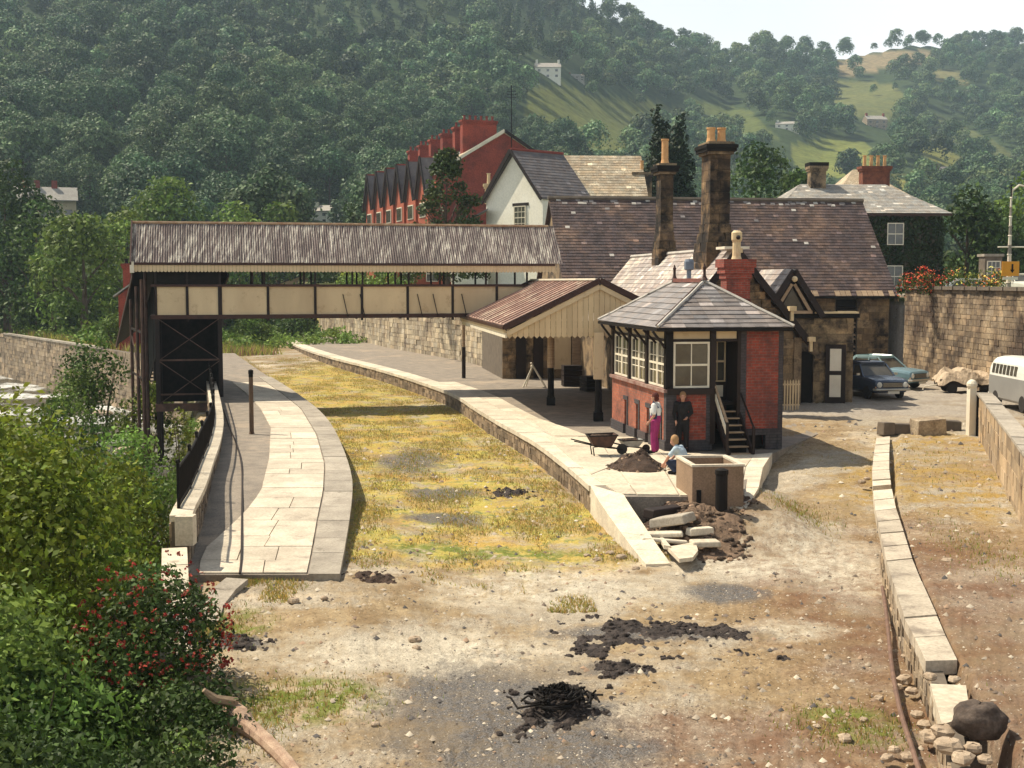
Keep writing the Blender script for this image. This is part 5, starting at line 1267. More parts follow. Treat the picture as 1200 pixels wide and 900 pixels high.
# white rendered house
wh = thing('rendered_house', 'white rendered house with steep slate gable and tan mossy roof wing behind the bridge', 'house', (-1.75, 95, 4.9), R(4))
gw = thing('gabled_wing', None, None, (-.05, 2.0, 0), R(-52)); gw.parent = wh
gwall(gw, 0, 6.2, 0, 5, 0, 7.0, 10.35, 'y', m_white)
gable_roof(gw, 0, 6.2, -.3, 5.0, 6.9, 10.5, 'y', m_roofg, ov=.15, tiles=.38)
for s in (-1, 1): q = MB(); q.beam((3.1 + s * 3.3, -.36, 6.75), (3.1, -.36, 10.45), .10, .32 if s < 0 else .2); q.build('bargeboard', m_dark, gw)
sash(gw, (3.2, -.05), (1, 0), 1.25, 4.7, 6.4, 3, 4)
q = MB(); q.bx(3.0, 4.7, -.06, .02, 6.4, 6.62); q.build('lintel', m_dark, gw)
q = MB(); q.tube([(3.1, -.3, 10.55), (3.1, 5., 10.57)], .11, 6); q.build('ridge_tiles', m_redtile, gw)
gwall(wh, 4.9, 11.8, 1.0, 7.0, 0, 7.3, 10.4, 'x', m_white)
gable_roof(wh, 4.9, 12.0, .9, 7.0, 7.25, 10.55, 'x', m_rooft, tiles=.36)
q = MB(); q.bx(-2.6, 0, .5, 5, 0, 5.0); q.build('outshut_wall', m_white, wh)
q = MB(); q.slab([(-2.7, .3, 4.9), (0, .3, 6.3), (0, 5, 6.3), (-2.7, 5, 4.9)], (0, 0, -.1)); q.build('outshut_roof', m_roofg, wh)
s_ = stack(wh, .2, 3.2, .55, .55, 6.8, 8.3, 1, m_potc, m_potc, .8)
s_ = stack(wh, 11.9, 2.9, 1.4, .9, 6.5, 9.2, 1, m_ashlar, m_pot, .9)
# row of pale cottages seen in the gap under the bridge roof
for k, (px, w_, h_, m_, lab) in enumerate([(505, 6, 4.5, m_redl, 'red brick terrace front glimpsed between the footbridge posts'), (546, 5, 4.0, m_white, 'white cottage wall glimpsed under the footbridge roof')]):
    p = D(px, 330, 108 + 3 * k); c_ = thing('cottage', lab, 'house', (p.x - w_ / 2, p.y, 4.9), 0)
    gwall(c_, 0, w_, 0, 5, 0, h_ - 1.6, h_, 'x', m_); gable_roof(c_, -.1, w_ + .1, 0, 5, h_ - 1.6, h_, 'x', m_roofg)
    for j in range(3): sash(c_, (.6 + j * w_ / 3, -.05), (1, 0), 1.0, .9, 2.2, 2, 2)
for (px, py, Y, w_, h_, lab, m_) in [(365, 372, 88, 3.6, 1.4, 'tan-gabled shed roof peeping above the footbridge handrail', m_wood)]:
    p = D(349, 335, 150); c_ = thing('shed', lab, 'shed', (p.x - 2.5, p.y, 1.2), R(10))
    gwall(c_, 0, 7, 0, 6, 0, 4.2, 5.6, 'y', m_); gable_roof(c_, 0, 7, -.2, 6, 4.2, 5.7, 'y', m_dark)
p = D(375, 330, 160); c_ = thing('marquee', 'small white peaked tent roof far off, seen above the footbridge handrail', 'tent', (p.x, p.y, 1.5), 0)
q = MB(); q.prism([(-3, -2), (3, -2), (3, 2), (-3, 2)], 0, 3.6); q.build('tent_wall', m_creamw, c_); q = MB(); q.add([(-3.2, -2.2, 3.6), (3.2, -2.2, 3.6), (3.2, 2.2, 3.6), (-3.2, 2.2, 3.6), (0, 0, 5.4)], [(0, 1, 4), (1, 2, 4), (2, 3, 4), (3, 0, 4), (3, 2, 1, 0)]); q.build('tent_roof', m_creamw, c_)
# dark low hut put in for a dark shape under the bridge span
p = G(352, 386, .85); c_ = thing('platform_hut', 'dark flat-roofed hut on the platform, seen below the footbridge span', 'hut', (p.x - 2.6, p.y, .85), R(8))
q = MB(); q.bx(0, 5.2, 0, 3, 0, 2.4); q.build('wall', m_black, c_); q = MB(); q.bx(-.3, 5.5, -.3, 3.3, 2.4, 2.6); q.build('roof', m_dark, c_)
q = MB(); q.bx(-1.2, 6.2, -.6, -.05, 0, .35); q.build('bench', m_dark, c_)
# right: ivy-clad house
rh = thing('ivy_clad_house', 'ivy-covered house with pale hipped slate roof and brick chimney right of the station', 'house', (18.3, 88, 4.9), R(3))
q = MB(); q.bx(0, 11.2, 0, 9, 0, 5.4); q.build('wall', m_mortar, rh)
x0, x1, y0, y1, ze, zr = -.5, 11.8, -.4, 9.4, 5.55, 7.85
P = [(x0, y0, ze), (x1, y0, ze), (x1, y1, ze), (x0, y1, ze), (2.6, 4.5, zr), (8.8, 4.5, zr)]
q = MB(); q.add(P, [(0, 1, 5, 4), (1, 2, 5), (2, 3, 4, 5), (3, 0, 4), (3, 2, 1, 0)]); r_ = q.build('roof', m_roofw, rh)
tiling(r_, m_roofw, P[0], P[1], P[5], P[4], .34, .27, name='roof_slate', seed=91, tv=.14); tiling(r_, m_roofw, P[1], P[2], P[5], P[5], .34, .27, name='roof_slate', seed=92, tv=.14); tiling(r_, m_roofw, P[3], P[0], P[4], P[4], .34, .27, name='roof_slate', seed=93, tv=.14)
q = MB(); q.add([(5.2, 5.6, 6.6), (12.2, 5.6, 6.6), (12.2, 12, 6.6), (5.2, 12, 6.6), (7.8, 8.8, 9.3), (8.6, 8.8, 9.3)], [(0, 1, 5, 4), (1, 2, 5), (2, 3, 4, 5), (3, 0, 4), (3, 2, 1, 0)]); q.build('rear_roof', m_rooft, rh)
q = MB(); q.bx(5.6, 11.9, 6, 11.6, 0, 6.6); q.build('rear_wall', m_mortar, rh)
q = MB(); q.bx(x0, x1, y0 - .06, y0 + .02, ze - .16, ze - .03); q.build('gutter', m_brown, rh)
stack(rh, 8.6, 6.3, 2.0, .9, 6.4, 9.3, 4, mat('sooty chimney brick', (.22, .075, .04), (.10, .035, .025), 3, fine=.2), m_pot, .8)
s_ = stack(rh, 3.7, 4.2, 1.1, .9, 6.3, 9.1, 0, m_ashlar); q = MB(); q.bx(3.0, 4.4, 3.6, 4.8, 9.1, 9.35); q.build('cap_course', m_black, s_)
for z0 in (3.4, .5):
    sash(rh, (7.35, -.30), (1, 0), 1.15, z0, z0 + 1.5, 2, 2)
m_ivy = leafmat('ivy', (.018, .032, .012), (.035, .055, .016), .1, .8)
def hedge_cloud(name, parent, m, x0, x1, y0, y1, z0, z1, n, size, seed=1, holes=(), tv=.25):
    rg = np.random.default_rng(seed); P = np.stack([rg.uniform(x0, x1, n), rg.uniform(y0, y1, n), rg.uniform(z0, z1, n)], 1)
    for (a, b, c, d) in holes: P = P[~((P[:, 0] > a) & (P[:, 0] < b) & (P[:, 2] > c) & (P[:, 2] < d))]
    Nn = np.tile([0, -1, .4], (len(P), 1)); V, F = leaves(P, Nn.astype(float), size, rg=rg)
    k = rg.uniform(1 - tv, 1 + tv, len(P)); return npmesh(name, V, F, m, parent, np.stack([k, k, k], 1))
hedge_cloud('ivy', rh, m_ivy, 0, 11.3, -.30, .02, 0, 5.3, 9000, .13, 3, holes=[(7.3, 8.55, 3.35, 4.95), (7.3, 8.55, .45, 2.05)])
hedge_cloud('ivy', rh, m_ivy, 11.15, 11.45, -.2, 6, 0, 5.2, 2500, .14, 4)
def hill_at(px, py):
    d = ray(px, py); d = d / math.hypot(d[0], d[1]); s = 190.
    while s < 1500:
        x, y, z = d[0] * s, d[1] * s, CAM[2] + d[2] * s
        if height(x, y) >= z: return Vector((x, y, height(x, y))), s
        s += 3
    return Vector((d[0] * 900, d[1] * 900, 100)), 900
def far_house(px, py, wpx, hpx, label, mw, mr, rz=0., name='hill_house', ext=False, floors=2):
    p, s = hill_at(px, py); k = s / FPX; w_, h_ = wpx * k, hpx * k; dp = w_ * .55
    t = thing(name, label, 'house', (p.x, p.y, p.z - .5), rz)
    gwall(t, -w_ / 2, w_ / 2, 0, dp, -3, h_ * .68, h_, 'x', mw); gable_roof(t, -w_ / 2 - .1, w_ / 2 + .1, 0, dp, h_ * .68, h_, 'x', mr, ov=.3)
    nx = 3
    for i in range(nx):
        for j in range(floors):
            z0 = h_ * .66 * (j + .28) / floors; q = MB(); x = -w_ / 2 + w_ * (i + .5) / nx; q.bx(x - w_ * .05, x + w_ * .05, -.12, -.02, z0, z0 + h_ * .2 / floors * 1.4)
            q.build('window', m_glass, t)
    for sx in (-.42, .42): q = MB(); q.bx(w_ * sx - w_ * .04, w_ * sx + w_ * .04, dp * .4, dp * .6, h_ * .7, h_ * 1.18); q.build('chimney', m_red if mw is not m_white else mw, t)
    if ext: q = MB(); q.bx(-w_ / 2 - w_ * .2, -w_ / 2, 0, dp * .7, -2, h_ * .35); q.build('outshut', mw, t)
    return t, p
HH = [(642, 92, 30, 19, 'white two-storey house alone high on the wooded hill', m_white, m_roofw, 0, True), (676, 94, 18, 8, 'low pale outbuilding beside the white house on the wooded hill', m_roofw, m_roofw, R(8), False),
      (922, 153, 26, 11, 'white cottage with grey roof on the hill, above the green field', m_white, m_roofw, R(-18), False), (1028, 150, 24, 15, 'grey-roofed stone house on the hill above and right of the green field', m_stone, m_roofw, R(10), False),
      (1112, 209, 27, 14, 'pale grey cottage among trees on the lower right hillside', m_roofw, m_roofg, R(-8), False), (380, 262, 42, 22, 'white house with slate roof among trees beyond the footbridge roof', m_white, m_roofw, R(-25), False)]
for h in HH: far_house(*h[:7], rz=h[7], ext=h[8])
p, s = hill_at(56, 262); k = s / FPX
t = thing('large_house', 'cream house with grey hipped roof and three chimneys among trees at far left', 'house', (p.x, p.y, p.z - 1), R(20))
gwall(t, -32 * k, 30 * k, 0, 22 * k, -4, 31 * k, 45 * k, 'x', mat('cream render', (.50, .42, .28), (.45, .37, .24), .3)); gable_roof(t, -34 * k, 32 * k, 0, 22 * k, 31 * k, 46 * k, 'x', m_roofw, ov=1)
for x in (-22, -10, 8): q = MB(); q.bx(x * k - .5, x * k + .5, 9 * k, 11 * k, 44 * k, 53 * k); q.build('chimney', m_red, t)
for x in (-18, -4, 10, 22): q = MB(); q.bx(x * k - .6, x * k + .6, -.1, .05, 12 * k, 21 * k); q.build('window', m_glass, t)
# small brick hut left of the tower
p = D(138.5, 345, 92); t = thing('brick_hut', 'small red brick hut with slate roof and chimney just left of the footbridge tower', 'hut', (p.x, p.y, .9), R(12))
gwall(t, 0, 1.5, 0, 3, 0, 3.9, 4.6, 'y', m_red); gable_roof(t, -.1, 1.6, -.15, 3, 3.9, 4.7, 'y', m_roofw)
stack(t, .55, .9, .5, .5, 4.0, 6.2, 1, m_red, m_black, .35)

# ------------------------------------------------------------------ road, flower beds, lamp post above the high wall
q = MB(); q.prism([(22.5, 60), (60, 60), (60, 84), (22.5, 84)], 4.6, 5.02); q.build('road', m_tar, kind='structure')
lp = thing('lamp_post', 'tall white-banded street lamp with curved arm at the right edge, carrying an orange sign', 'lamp post', (*D(1182, 330, 60)[:2], 4.9))
H_ = 5.8 + 98 / 1500 * 60 - 4.9
for k in range(11):
    z0, z1 = H_ * k / 11, H_ * (k + 1) / 11; q = MB(); r0 = .13 - .008 * k; q.tube([(0, 0, z0), (0, 0, z1 - .06)], [r0, r0 - .006], 8); q.lathe((0, 0, z1 - .06), [(r0 - .005, 0), (r0 + .03, .02), (r0 - .01, .06)], 8); q.build('column_band', m_creamw if k % 2 == 0 else m_cope, lp)
q = MB(); q.tube([(0, 0, H_ - .1), (.05, 0, H_ + .3), (.35, 0, H_ + .55), (.9, 0, H_ + .45), (1.3, 0, H_ + .3)], .05, 6); q.build('arm', m_creamw, lp)
q = MB(); q.tube([(-.55, 0, H_ * .52), (.75, 0, H_ * .52)], .04, 6); q.build('ladder_bar', m_creamw, lp)
q = MB(); q.tube([(0, 0, H_), (0, 0, H_ + .55)], .035, 6); q.build('spike', m_black, lp)
so = thing('road_sign', 'orange roadworks direction sign with black symbol strapped to the street lamp', 'sign', (lp.location.x, 59.8, 4.9 + H_ * .24))
q = MB(); q.bx(-.42, .38, -.04, 0, 0, .68); q.build('panel', mat('orange sign enamel', (.80, .33, .02), (.75, .30, .02), 2, bump=0, rough=.4), so)
q = MB(); q.bx(.02, .10, -.055, -.042, .28, .56); q.slab([(-.04, -.055, .30), (.16, -.055, .30), (.06, -.055, .14)], (0, .012, 0)); q.build('arrow', m_black, so)
q = MB(); q.bx(-.36, .34, -.04, 0, -.17, -.04); q.build('subplate', m_creamw, so)
def flowers(name, label, px0, px1, Y, z0, h_, cols, seed, n=900):
    a, b = D(px0, 330, Y), D(px1, 330, Y); t = thing(name, label, 'flowers', ((a.x + b.x) / 2, Y, z0)); rg = np.random.default_rng(seed); w = (b.x - a.x) / 2
    lob = [(rg.uniform(-w, w), rg.uniform(-.3, .5), rg.uniform(.15, h_ * .75), rg.uniform(.25, .42)) for _ in range(26)]
    V, F, T = crown(lob, 420, .06, rg); npmesh('leaves', V, F, m_shrub, t, T)
    for j, (c, f) in enumerate(cols):
        V, F, T = crown([(x, y - .05, z + .1, r * 1.05) for x, y, z, r in lob if rg.random() < f], 150, .055, rg, shell=(.95, 1.1), up=.6); npmesh('blooms', V, F, mat('%s petals %d' % (name, j), c, c, 3, tint=True, bump=0, rough=.7), t, T, kind='stuff')
m_shrub = leafmat('shrub leaves', (.07, .11, .02), (.10, .14, .03), .25, .8)
flowers('rose_bed', 'bed of red and orange roses along the road above the high wall', 1062, 1114, 62, 5.1, 1.3, [((.60, .03, .03), .5), ((.75, .16, .07), .35)], 5)
flowers('flower_bed', 'bed of yellow and cream flowers with a few red ones beside the street lamp', 1122, 1178, 61, 5.15, 1.35, [((.75, .62, .15), .75), ((.70, .18, .06), .2)], 6)
q = MB(); a = D(1160, 330, 75)
kx = thing('telephone_kiosk', 'grey kiosk with glazed sides standing behind the yellow flower bed', 'kiosk', (a.x, 75, 4.9))
q.bx(-.5, .5, -.5, .5, 0, 2.35); q.build('body', m_mortar, kx); q = MB(); q.bx(-.58, .58, -.58, .58, 2.35, 2.5); q.build('roof', m_cope, kx)
sash(kx, (-.4, -.52), (1, 0), .8, .5, 2.1, 3, 4, split=False)

# ------------------------------------------------------------------ vehicles
def paint(name, c, rough=.25): return mat(name, c, tuple(x * .85 for x in c), 1.5, rough=rough, bump=0, spec=.6)
m_chrome = mat('dull chrome', (.62, .58, .48), (.5, .46, .38), 3, rough=.3, metal=.6, bump=0)
m_tyre = mat('tyre rubber', (.025, .022, .02), (.035, .03, .027), 3, rough=.9)
m_lens = mat('headlamp glass', (.70, .68, .60), (.6, .58, .5), 3, rough=.15, bump=0, spec=.8)
m_plate = mat('number plate', (.66, .62, .50), (.6, .56, .45), 3, bump=0)
def loft(mb, st, sec, t=(1, 1, 1), cap=True):
    n = None; rings = []
    for s in st:
        r = sec(*s); n = len(r); rings.append(r)
    vs = [v for r in rings for v in r]; fs = [(i * n + k, (i + 1) * n + k, (i + 1) * n + (k + 1) % n, i * n + (k + 1) % n) for i in range(len(rings) - 1) for k in range(n)]
    if cap: fs += [tuple(range(n)), tuple((len(rings) - 1) * n + k for k in range(n - 1, -1, -1))]
    return mb.add(vs, fs, t)
def wheel(t, x, y, r=.30, w=.17, m_rim=None):
    wt = thing('wheel', None, None, (x, y, r)); wt.parent = t; wt.rotation_euler = (math.pi / 2, 0, 0)
    q = MB(); q.lathe((0, 0, -w / 2), [(r * .62, 0), (r * .93, 0), (r, .03), (r, w - .03), (r * .93, w), (r * .62, w)], 18); q.build('tyre', m_tyre, wt)
    q = MB(); q.lathe((0, 0, -w / 2 + .01), [(.02, .0), (r * .35, .0), (r * .62, .02), (r * .62, w - .04), (r * .35, w - .02), (.02, w - .015)], 14); q.build('rim', m_rim or m_chrome, wt)
def saloon(label, loc, rz, m_body, roofm=None):
    t = thing('parked_car', label, 'car', loc, rz, 'cars parked in the station yard')
    def sec(x, hw, zb, zt): 
        P = [(hw * .82, zb), (hw * .98, zb + .12), (hw, (zb + zt) / 2), (hw * .985, zt - .12), (hw * .93, zt - .03), (hw * .78, zt), (0, zt + .02)]
        return [(x, y, z) for y, z in P] + [(x, -y, z) for y, z in P[::-1][1:]]
    q = MB(); loft(q, [(-2.08, .66, .42, .80), (-2.02, .74, .34, .87), (-1.85, .77, .28, .90), (-1.2, .79, .25, .92), (0, .80, .24, .93), (.8, .80, .24, .92), (1.3, .79, .25, .90), (1.75, .77, .28, .86), (1.98, .74, .32, .81), (2.04, .70, .36, .74)], sec); q.build('body', m_body, t, smooth=False)
    zr, zb = 1.38, .90
    B = [(-1.52, .70), (.80, .70)]; T_ = [(-1.05, .57), (.20, .57)]
    P = [(-1.50, -.69, zb), (.78, -.69, zb), (.78, .69, zb), (-1.50, .69, zb), (-1.02, -.57, zr - .02), (.18, -.57, zr - .02), (.18, .57, zr - .02), (-1.02, .57, zr - .02)]
    q = MB(); q.add(P, [(3, 2, 1, 0), (4, 5, 6, 7), (0, 1, 5, 4), (1, 2, 6, 5), (2, 3, 7, 6), (3, 0, 4, 7)]); q.build('windows', m_glass, t)
    q = MB(); loft(q, [(-1.10, .52, zr - .05, zr - .03), (-.95, .59, zr - .04, zr + .02), (-.4, .60, zr - .03, zr + .05), (.1, .59, zr - .04, zr + .02), (.24, .54, zr - .05, zr - .03)], sec); q.build('roof', roofm or m_body, t)
    for s in (-1, 1):
        for a, b, w in (((.80, s * .70, zb), (.20, s * .58, zr), .05), ((-1.52, s * .70, zb), (-1.04, s * .58, zr), .12), ((-.28, s * .705, zb), (-.28, s * .585, zr), .05)):
            q = MB(); q.beam(a, b, .05, w, up=(1, 0, 0) if w > .1 or True else (0, 0, 1)); q.build('pillar', roofm or m_body, t)
        q = MB(); q.lathe((0, 0, 0), [(.02, .05), (.07, .045), (.11, .02), (.12, 0), (.12, -.04)], 14); o = q.build('headlight', m_lens, t); o.location = (2.03, s * .56, .63); o.rotation_euler = (0, math.pi / 2, 0)
        q = MB(); q.bx(1.95, 2.03, s * .70 - .03, s * .70 + .03, .50, .56); q.build('indicator', m_pot, t)
        q = MB(); q.bx(-2.09, -2.04, s * .6 - .08, s * .6 + .08, .58, .74); q.build('tail_light', m_redtile, t)
        for x in (1.25, -1.25): wheel(t, x, s * .70)
        q = MB(); q.box((.62, s * .84, .98), (.06, .14, .09)); q.build('wing_mirror', m_chrome, t)
    q = MB(); q.bx(2.02, 2.06, -.42, .42, .53, .72)
    q.build('grille', m_black, t)
    q = MB(); [q.bx(2.06, 2.075, -.42, .42, .55 + k * .045, .565 + k * .045) for k in range(4)]; q.build('grille_bars', m_chrome, t)
    q = MB(); q.tube([(1.95, -.78, .44), (2.10, -.72, .44), (2.14, -.3, .44), (2.14, .3, .44), (2.10, .72, .44), (1.95, .78, .44)], .05, 6); q.build('bumper', m_chrome, t)
    q = MB(); q.tube([(-2.0, -.78, .46), (-2.14, -.7, .46), (-2.14, .7, .46), (-2.0, .78, .46)], .05, 6); q.build('bumper', m_chrome, t)
    q = MB(); q.bx(2.15, 2.165, -.25, .25, .27, .38); q.build('number_plate', m_plate, t)
    q = MB(); q.bx(.3, .85, -.62, .62, .90, .925); q.build('scuttle', m_black, t)
    return t
p = G(1032, 468, .97); saloon('dark blue saloon parked nose-out beside the stone extension, chrome bumper gleaming', (p.x, p.y + 1.6, .97), R(-80), paint('navy paint', (.06, .08, .12)))
p = G(1042, 458, .98); saloon('pale blue saloon with dark lower flanks parked behind the navy one against the louvred wall', (p.x + .3, p.y + 2.2, .98), R(-52), paint('pale blue paint', (.16, .26, .30)), paint('lighter blue paint', (.30, .42, .42)))
# camper van
vn = thing('camper_van', 'grey and white camper van with small side windows parked at the right edge', 'van', (19.6, 48.3, .97), R(-90))
m_grey = paint('grey van paint', (.28, .27, .25), .4); m_wv = paint('white van paint', (.82, .80, .72), .35)
def vsec(x, hw, zb, zt):
    P = [(hw * .9, zb), (hw, zb + .1), (hw, zt)]; return [(x, y, z) for y, z in P] + [(x, -y, z) for y, z in P[::-1]]
q = MB(); loft(q, [(-2.1, .74, .35, 1.15), (-2.0, .80, .28, 1.2), (1.7, .80, .28, 1.2), (2.0, .74, .3, 1.12), (2.1, .62, .4, 1.0)], vsec); q.build('lower_body', m_grey, vn)
def vs2(x, hw, zb, zt):
    P = [(hw, zb), (hw * .97, zb + .25), (hw * .90, zt - .22), (hw * .76, zt - .06), (hw * .45, zt), (0, zt + .02)]; return [(x, y, z) for y, z in P] + [(x, -y, z) for y, z in P[::-1][1:]]
q = MB(); loft(q, [(-2.05, .72, 1.18, 1.55), (-1.95, .80, 1.2, 1.85), (-1.7, .80, 1.2, 1.94), (1.0, .80, 1.2, 1.94), (1.5, .79, 1.2, 1.86), (1.95, .70, 1.15, 1.3)], vs2); q.build('upper_body', m_wv, vn)
for s in (-1, 1):
    for k in range(7):
        q = MB(); x = -1.72 + k * .36; q.slab([(x, s * .795, 1.30), (x + .26, s * .795, 1.30), (x + .26, s * .745, 1.66), (x, s * .745, 1.66)], (0, s * .012, 0)); q.build('side_window', m_glass, vn)
    for x in (-1.3, 1.3): wheel(vn, x, s * .72, .32, .17, m_wv)
q = MB(); q.slab([(-2.06, -.5, 1.32), (-2.06, .5, 1.32), (-2.0, .5, 1.62), (-2.0, -.5, 1.62)], (-.012, 0, 0)); q.build('rear_window', m_glass, vn)
q = MB(); q.slab([(1.96, -.6, 1.2), (1.96, .6, 1.2), (1.60, .58, 1.72), (1.60, -.58, 1.72)], (.012, 0, .01)); q.build('windscreen', m_glass, vn)
q = MB(); q.bx(-2.2, -2.08, -.75, .75, .38, .5); q.build('bumper', m_wv, vn)
# white car on the road above the wall, only its roof and windows showing
def plain_car(label, loc, rz, m_b, s=1.):
    t = saloon(label, loc, rz, m_b); t.scale = (s, s, s); t['group'] = 'cars on the road above the high wall'; return t
a = D(1114, 330, 64.0); plain_car('white car on the road behind the high wall, only its roof showing by the roses', (22.95, 64.0, 4.5), R(0), paint('white car paint', (.80, .78, .68)))
a = D(1193, 322, 88); plain_car('small white car facing down the road beside the street lamp, far right', (a.x, 88, 4.9), R(-80), paint('cream car paint', (.72, .70, .60)))
# trailer under a tan tarpaulin
a = G(1103, 462, .97)
tr = thing('covered_trailer', 'low trailer heaped with something under a rumpled tan tarpaulin by the high wall', 'trailer', (a.x + .1, a.y + .8, .97), R(-6))
q = MB(); q.bx(0, 2.3, -.5, .7, .28, .62); q.build('bed', m_dark, tr)
for x in (.5, 2.45):
    for y in (-.5, .7): wheel(tr, x, y, .22, .12, m_creamw)
q = MB(); q.tube([(0, .1, .35), (-.55, .1, .25), (-.6, .1, .12)], .035, 6); q.build('drawbar', m_creamw, tr)
rg = np.random.default_rng(4); nx, ny = 26, 14; X = np.linspace(-.12, 2.9, nx); Yv = np.linspace(-.65, .85, ny); vs = []
for i, x in enumerate(X):
    for j, y in enumerate(Yv):
        e = max(0, 1 - abs((y - .1) / .78) ** 3); ex_ = min(1, (x + .25) / .5) * min(1, (3.1 - x) / 1.6)
        z = .40 + .62 * e * ex_ + .07 * math.sin(x * 7 + y * 3) + .05 * math.sin(y * 11 + x * 4) + rg.uniform(-.02, .02); vs.append((x, y, z))
fs = [(i * ny + j, (i + 1) * ny + j, (i + 1) * ny + j + 1, i * ny + j + 1) for i in range(nx - 1) for j in range(ny - 1)]
q = MB(); q.add(vs, fs); o = q.build('tarpaulin', mat('tan canvas', (.55, .43, .30), (.42, .32, .22), 2, fine=.2, c3=(.2, .15, .1), s3=2.), tr); o.modifiers.new('thick', 'SOLIDIFY').thickness = .02

# ------------------------------------------------------------------ people
m_skin = mat('skin', (.50, .27, .18), (.44, .22, .15), 6, rough=.6, bump=0)
def capsule(mb, a, b, r0, r1, n=10):
    a, b = Vector(a), Vector(b); L = max(1e-4, (b - a).length); d = (b - a) / L
    pts = [a - d * r0 * .9, a - d * r0 * .6, a, a.lerp(b, .5), b, b + d * r1 * .6, b + d * r1 * .9]; rr = [r0 * .35, r0 * .8, r0, (r0 + r1) / 2 * 1.02, r1, r1 * .8, r1 * .35]
    mb.tube(pts, rr, n)
def person(label, loc, rz, J, shirt, trousers, hair, shoes, sleeves='short', extra=None, scale=1.):
    """J: joints in body space (x right, y forward, z up)"""
    t = thing('person', label, 'person', loc, rz, None, scale)
    b = MB(); c = lambda p, q_, r0, r1: capsule(b, J[p], J[q_], r0, r1)
    c('pelvis', 'chest', .13, .145); c('chest', 'neck', .13, .06); c('neck', 'head', .052, .055)
    hd = Vector(J['head']); b.ball(hd + Vector((0, .0, .09)), .092, 12, 9, sc=(.86, 1.02, 1.22)); b.ball(hd + Vector((0, .035, .02)), .06, 8, 6)
    f = Vector(J.get('face', (0, 1, 0))).normalized(); sd = f.cross(Vector((0, 0, 1)))
    b.ball(hd + f * .10 + Vector((0, 0, .075)), .018, 6, 5)                    # nose
    for s in (-1, 1): b.ball(hd + sd * s * .085 + Vector((0, 0, .085)), .022, 6, 5, sc=(.6, 1, 1.3))
    for s in 'LR':
        c('pelvis', 'hip' + s, .12, .10); c('hip' + s, 'knee' + s, .090, .062); c('knee' + s, 'ankle' + s, .058, .040); c('ankle' + s, 'toe' + s, .042, .035)
        c('chest', 'sh' + s, .10, .065); c('sh' + s, 'el' + s, .052, .042); c('el' + s, 'wr' + s, .040, .028)
        w = Vector(J['wr' + s]); e = Vector(J['el' + s]); d = (w - e).normalized(); sx = 1 if s == 'R' else -1
        side = Vector((0, 1, 0)) if abs(d.y) < .8 else Vector((1, 0, 0)); side = (side - d * side.dot(d)).normalized(); nrm = d.cross(side)
        capsule(b, w, w + d * .075, .030, .034, 8)
        for k, ln in enumerate((.070, .080, .076, .060)):
            r_ = w + d * .09 + side * (.030 - .020 * k); m1 = r_ + d * ln * .5 + nrm * .012; capsule(b, r_, m1, .0095, .009, 6); capsule(b, m1, m1 + d * ln * .45 + nrm * .022, .009, .0075, 6)
        th = w + d * .03 + side * .032; capsule(b, th, th + d * .045 + side * .028, .011, .009, 6)
    o = b.build('body', m_skin, t); rm = o.modifiers.new('one surface', 'REMESH'); rm.mode = 'VOXEL'; rm.voxel_size = .011; rm.use_smooth_shade = True
    def garment(name, segs, m, add=.016, vox=.014):
        g = MB()
        for p, q_, r0, r1 in segs: capsule(g, J[p] if isinstance(p, str) else p, J[q_] if isinstance(q_, str) else q_, r0 + add, r1 + add)
        o = g.build(name, m, t); r = o.modifiers.new('one surface', 'REMESH'); r.mode = 'VOXEL'; r.voxel_size = vox; r.use_smooth_shade = True
    J['wa'] = Vector(J['pelvis']).lerp(Vector(J['chest']), .45)
    sg = [('wa', 'chest', .135, .150), ('chest', 'neck', .13, .045)]
    for s in 'LR':
        sg += [('chest', 'sh' + s, .10, .065)]; e = Vector(J['sh' + s]).lerp(Vector(J['el' + s]), .75); sg += [('sh' + s, e, .056, .048)]
        if sleeves == 'long': sg += [('sh' + s, 'el' + s, .054, .044), ('el' + s, Vector(J['el' + s]).lerp(Vector(J['wr' + s]), .85), .044, .034)]
    garment('top', sg, shirt)
    tg = [('pelvis', 'wa', .14, .135)]
    for s in 'LR': tg += [('pelvis', 'hip' + s, .12, .105), ('hip' + s, 'knee' + s, .095, .068), ('knee' + s, Vector(J['knee' + s]).lerp(Vector(J['ankle' + s]), .92), .066, .066 if trousers.name.startswith('magenta') else .05)]
    garment('trousers', tg, trousers)
    for s in 'LR':
        g = MB(); a = Vector(J['ankle' + s]) + Vector((0, 0, -.02)); capsule(g, a, J['toe' + s], .052, .045, 8); g.build('shoe', shoes, t)
    h = MB(); h.ball(hd - f * .022 + Vector((0, 0, .118)), .106, 12, 9, sc=(.92, 1.0, 1.12)); h.ball(hd - f * .05 + Vector((0, 0, .04)), .078, 10, 7)
    if extra == 'bun': h.ball(hd - f * .10 + Vector((0, 0, .15)), .05, 8, 6)
    h.build('hair', hair, t, smooth=True)
    for s in (-1, 1):
        g = MB(); g.ball(hd + f * .088 + sd * s * .032 + Vector((0, 0, .105)), .010, 6, 5); g.build('eye', m_black, t)
    g = MB(); g.ball(hd + f * .088 + Vector((0, 0, .035)), .02, 6, 4, sc=(1, .5, .4)); g.build('mouth', mat('lips', (.35, .1, .08)), t)
    return t, J
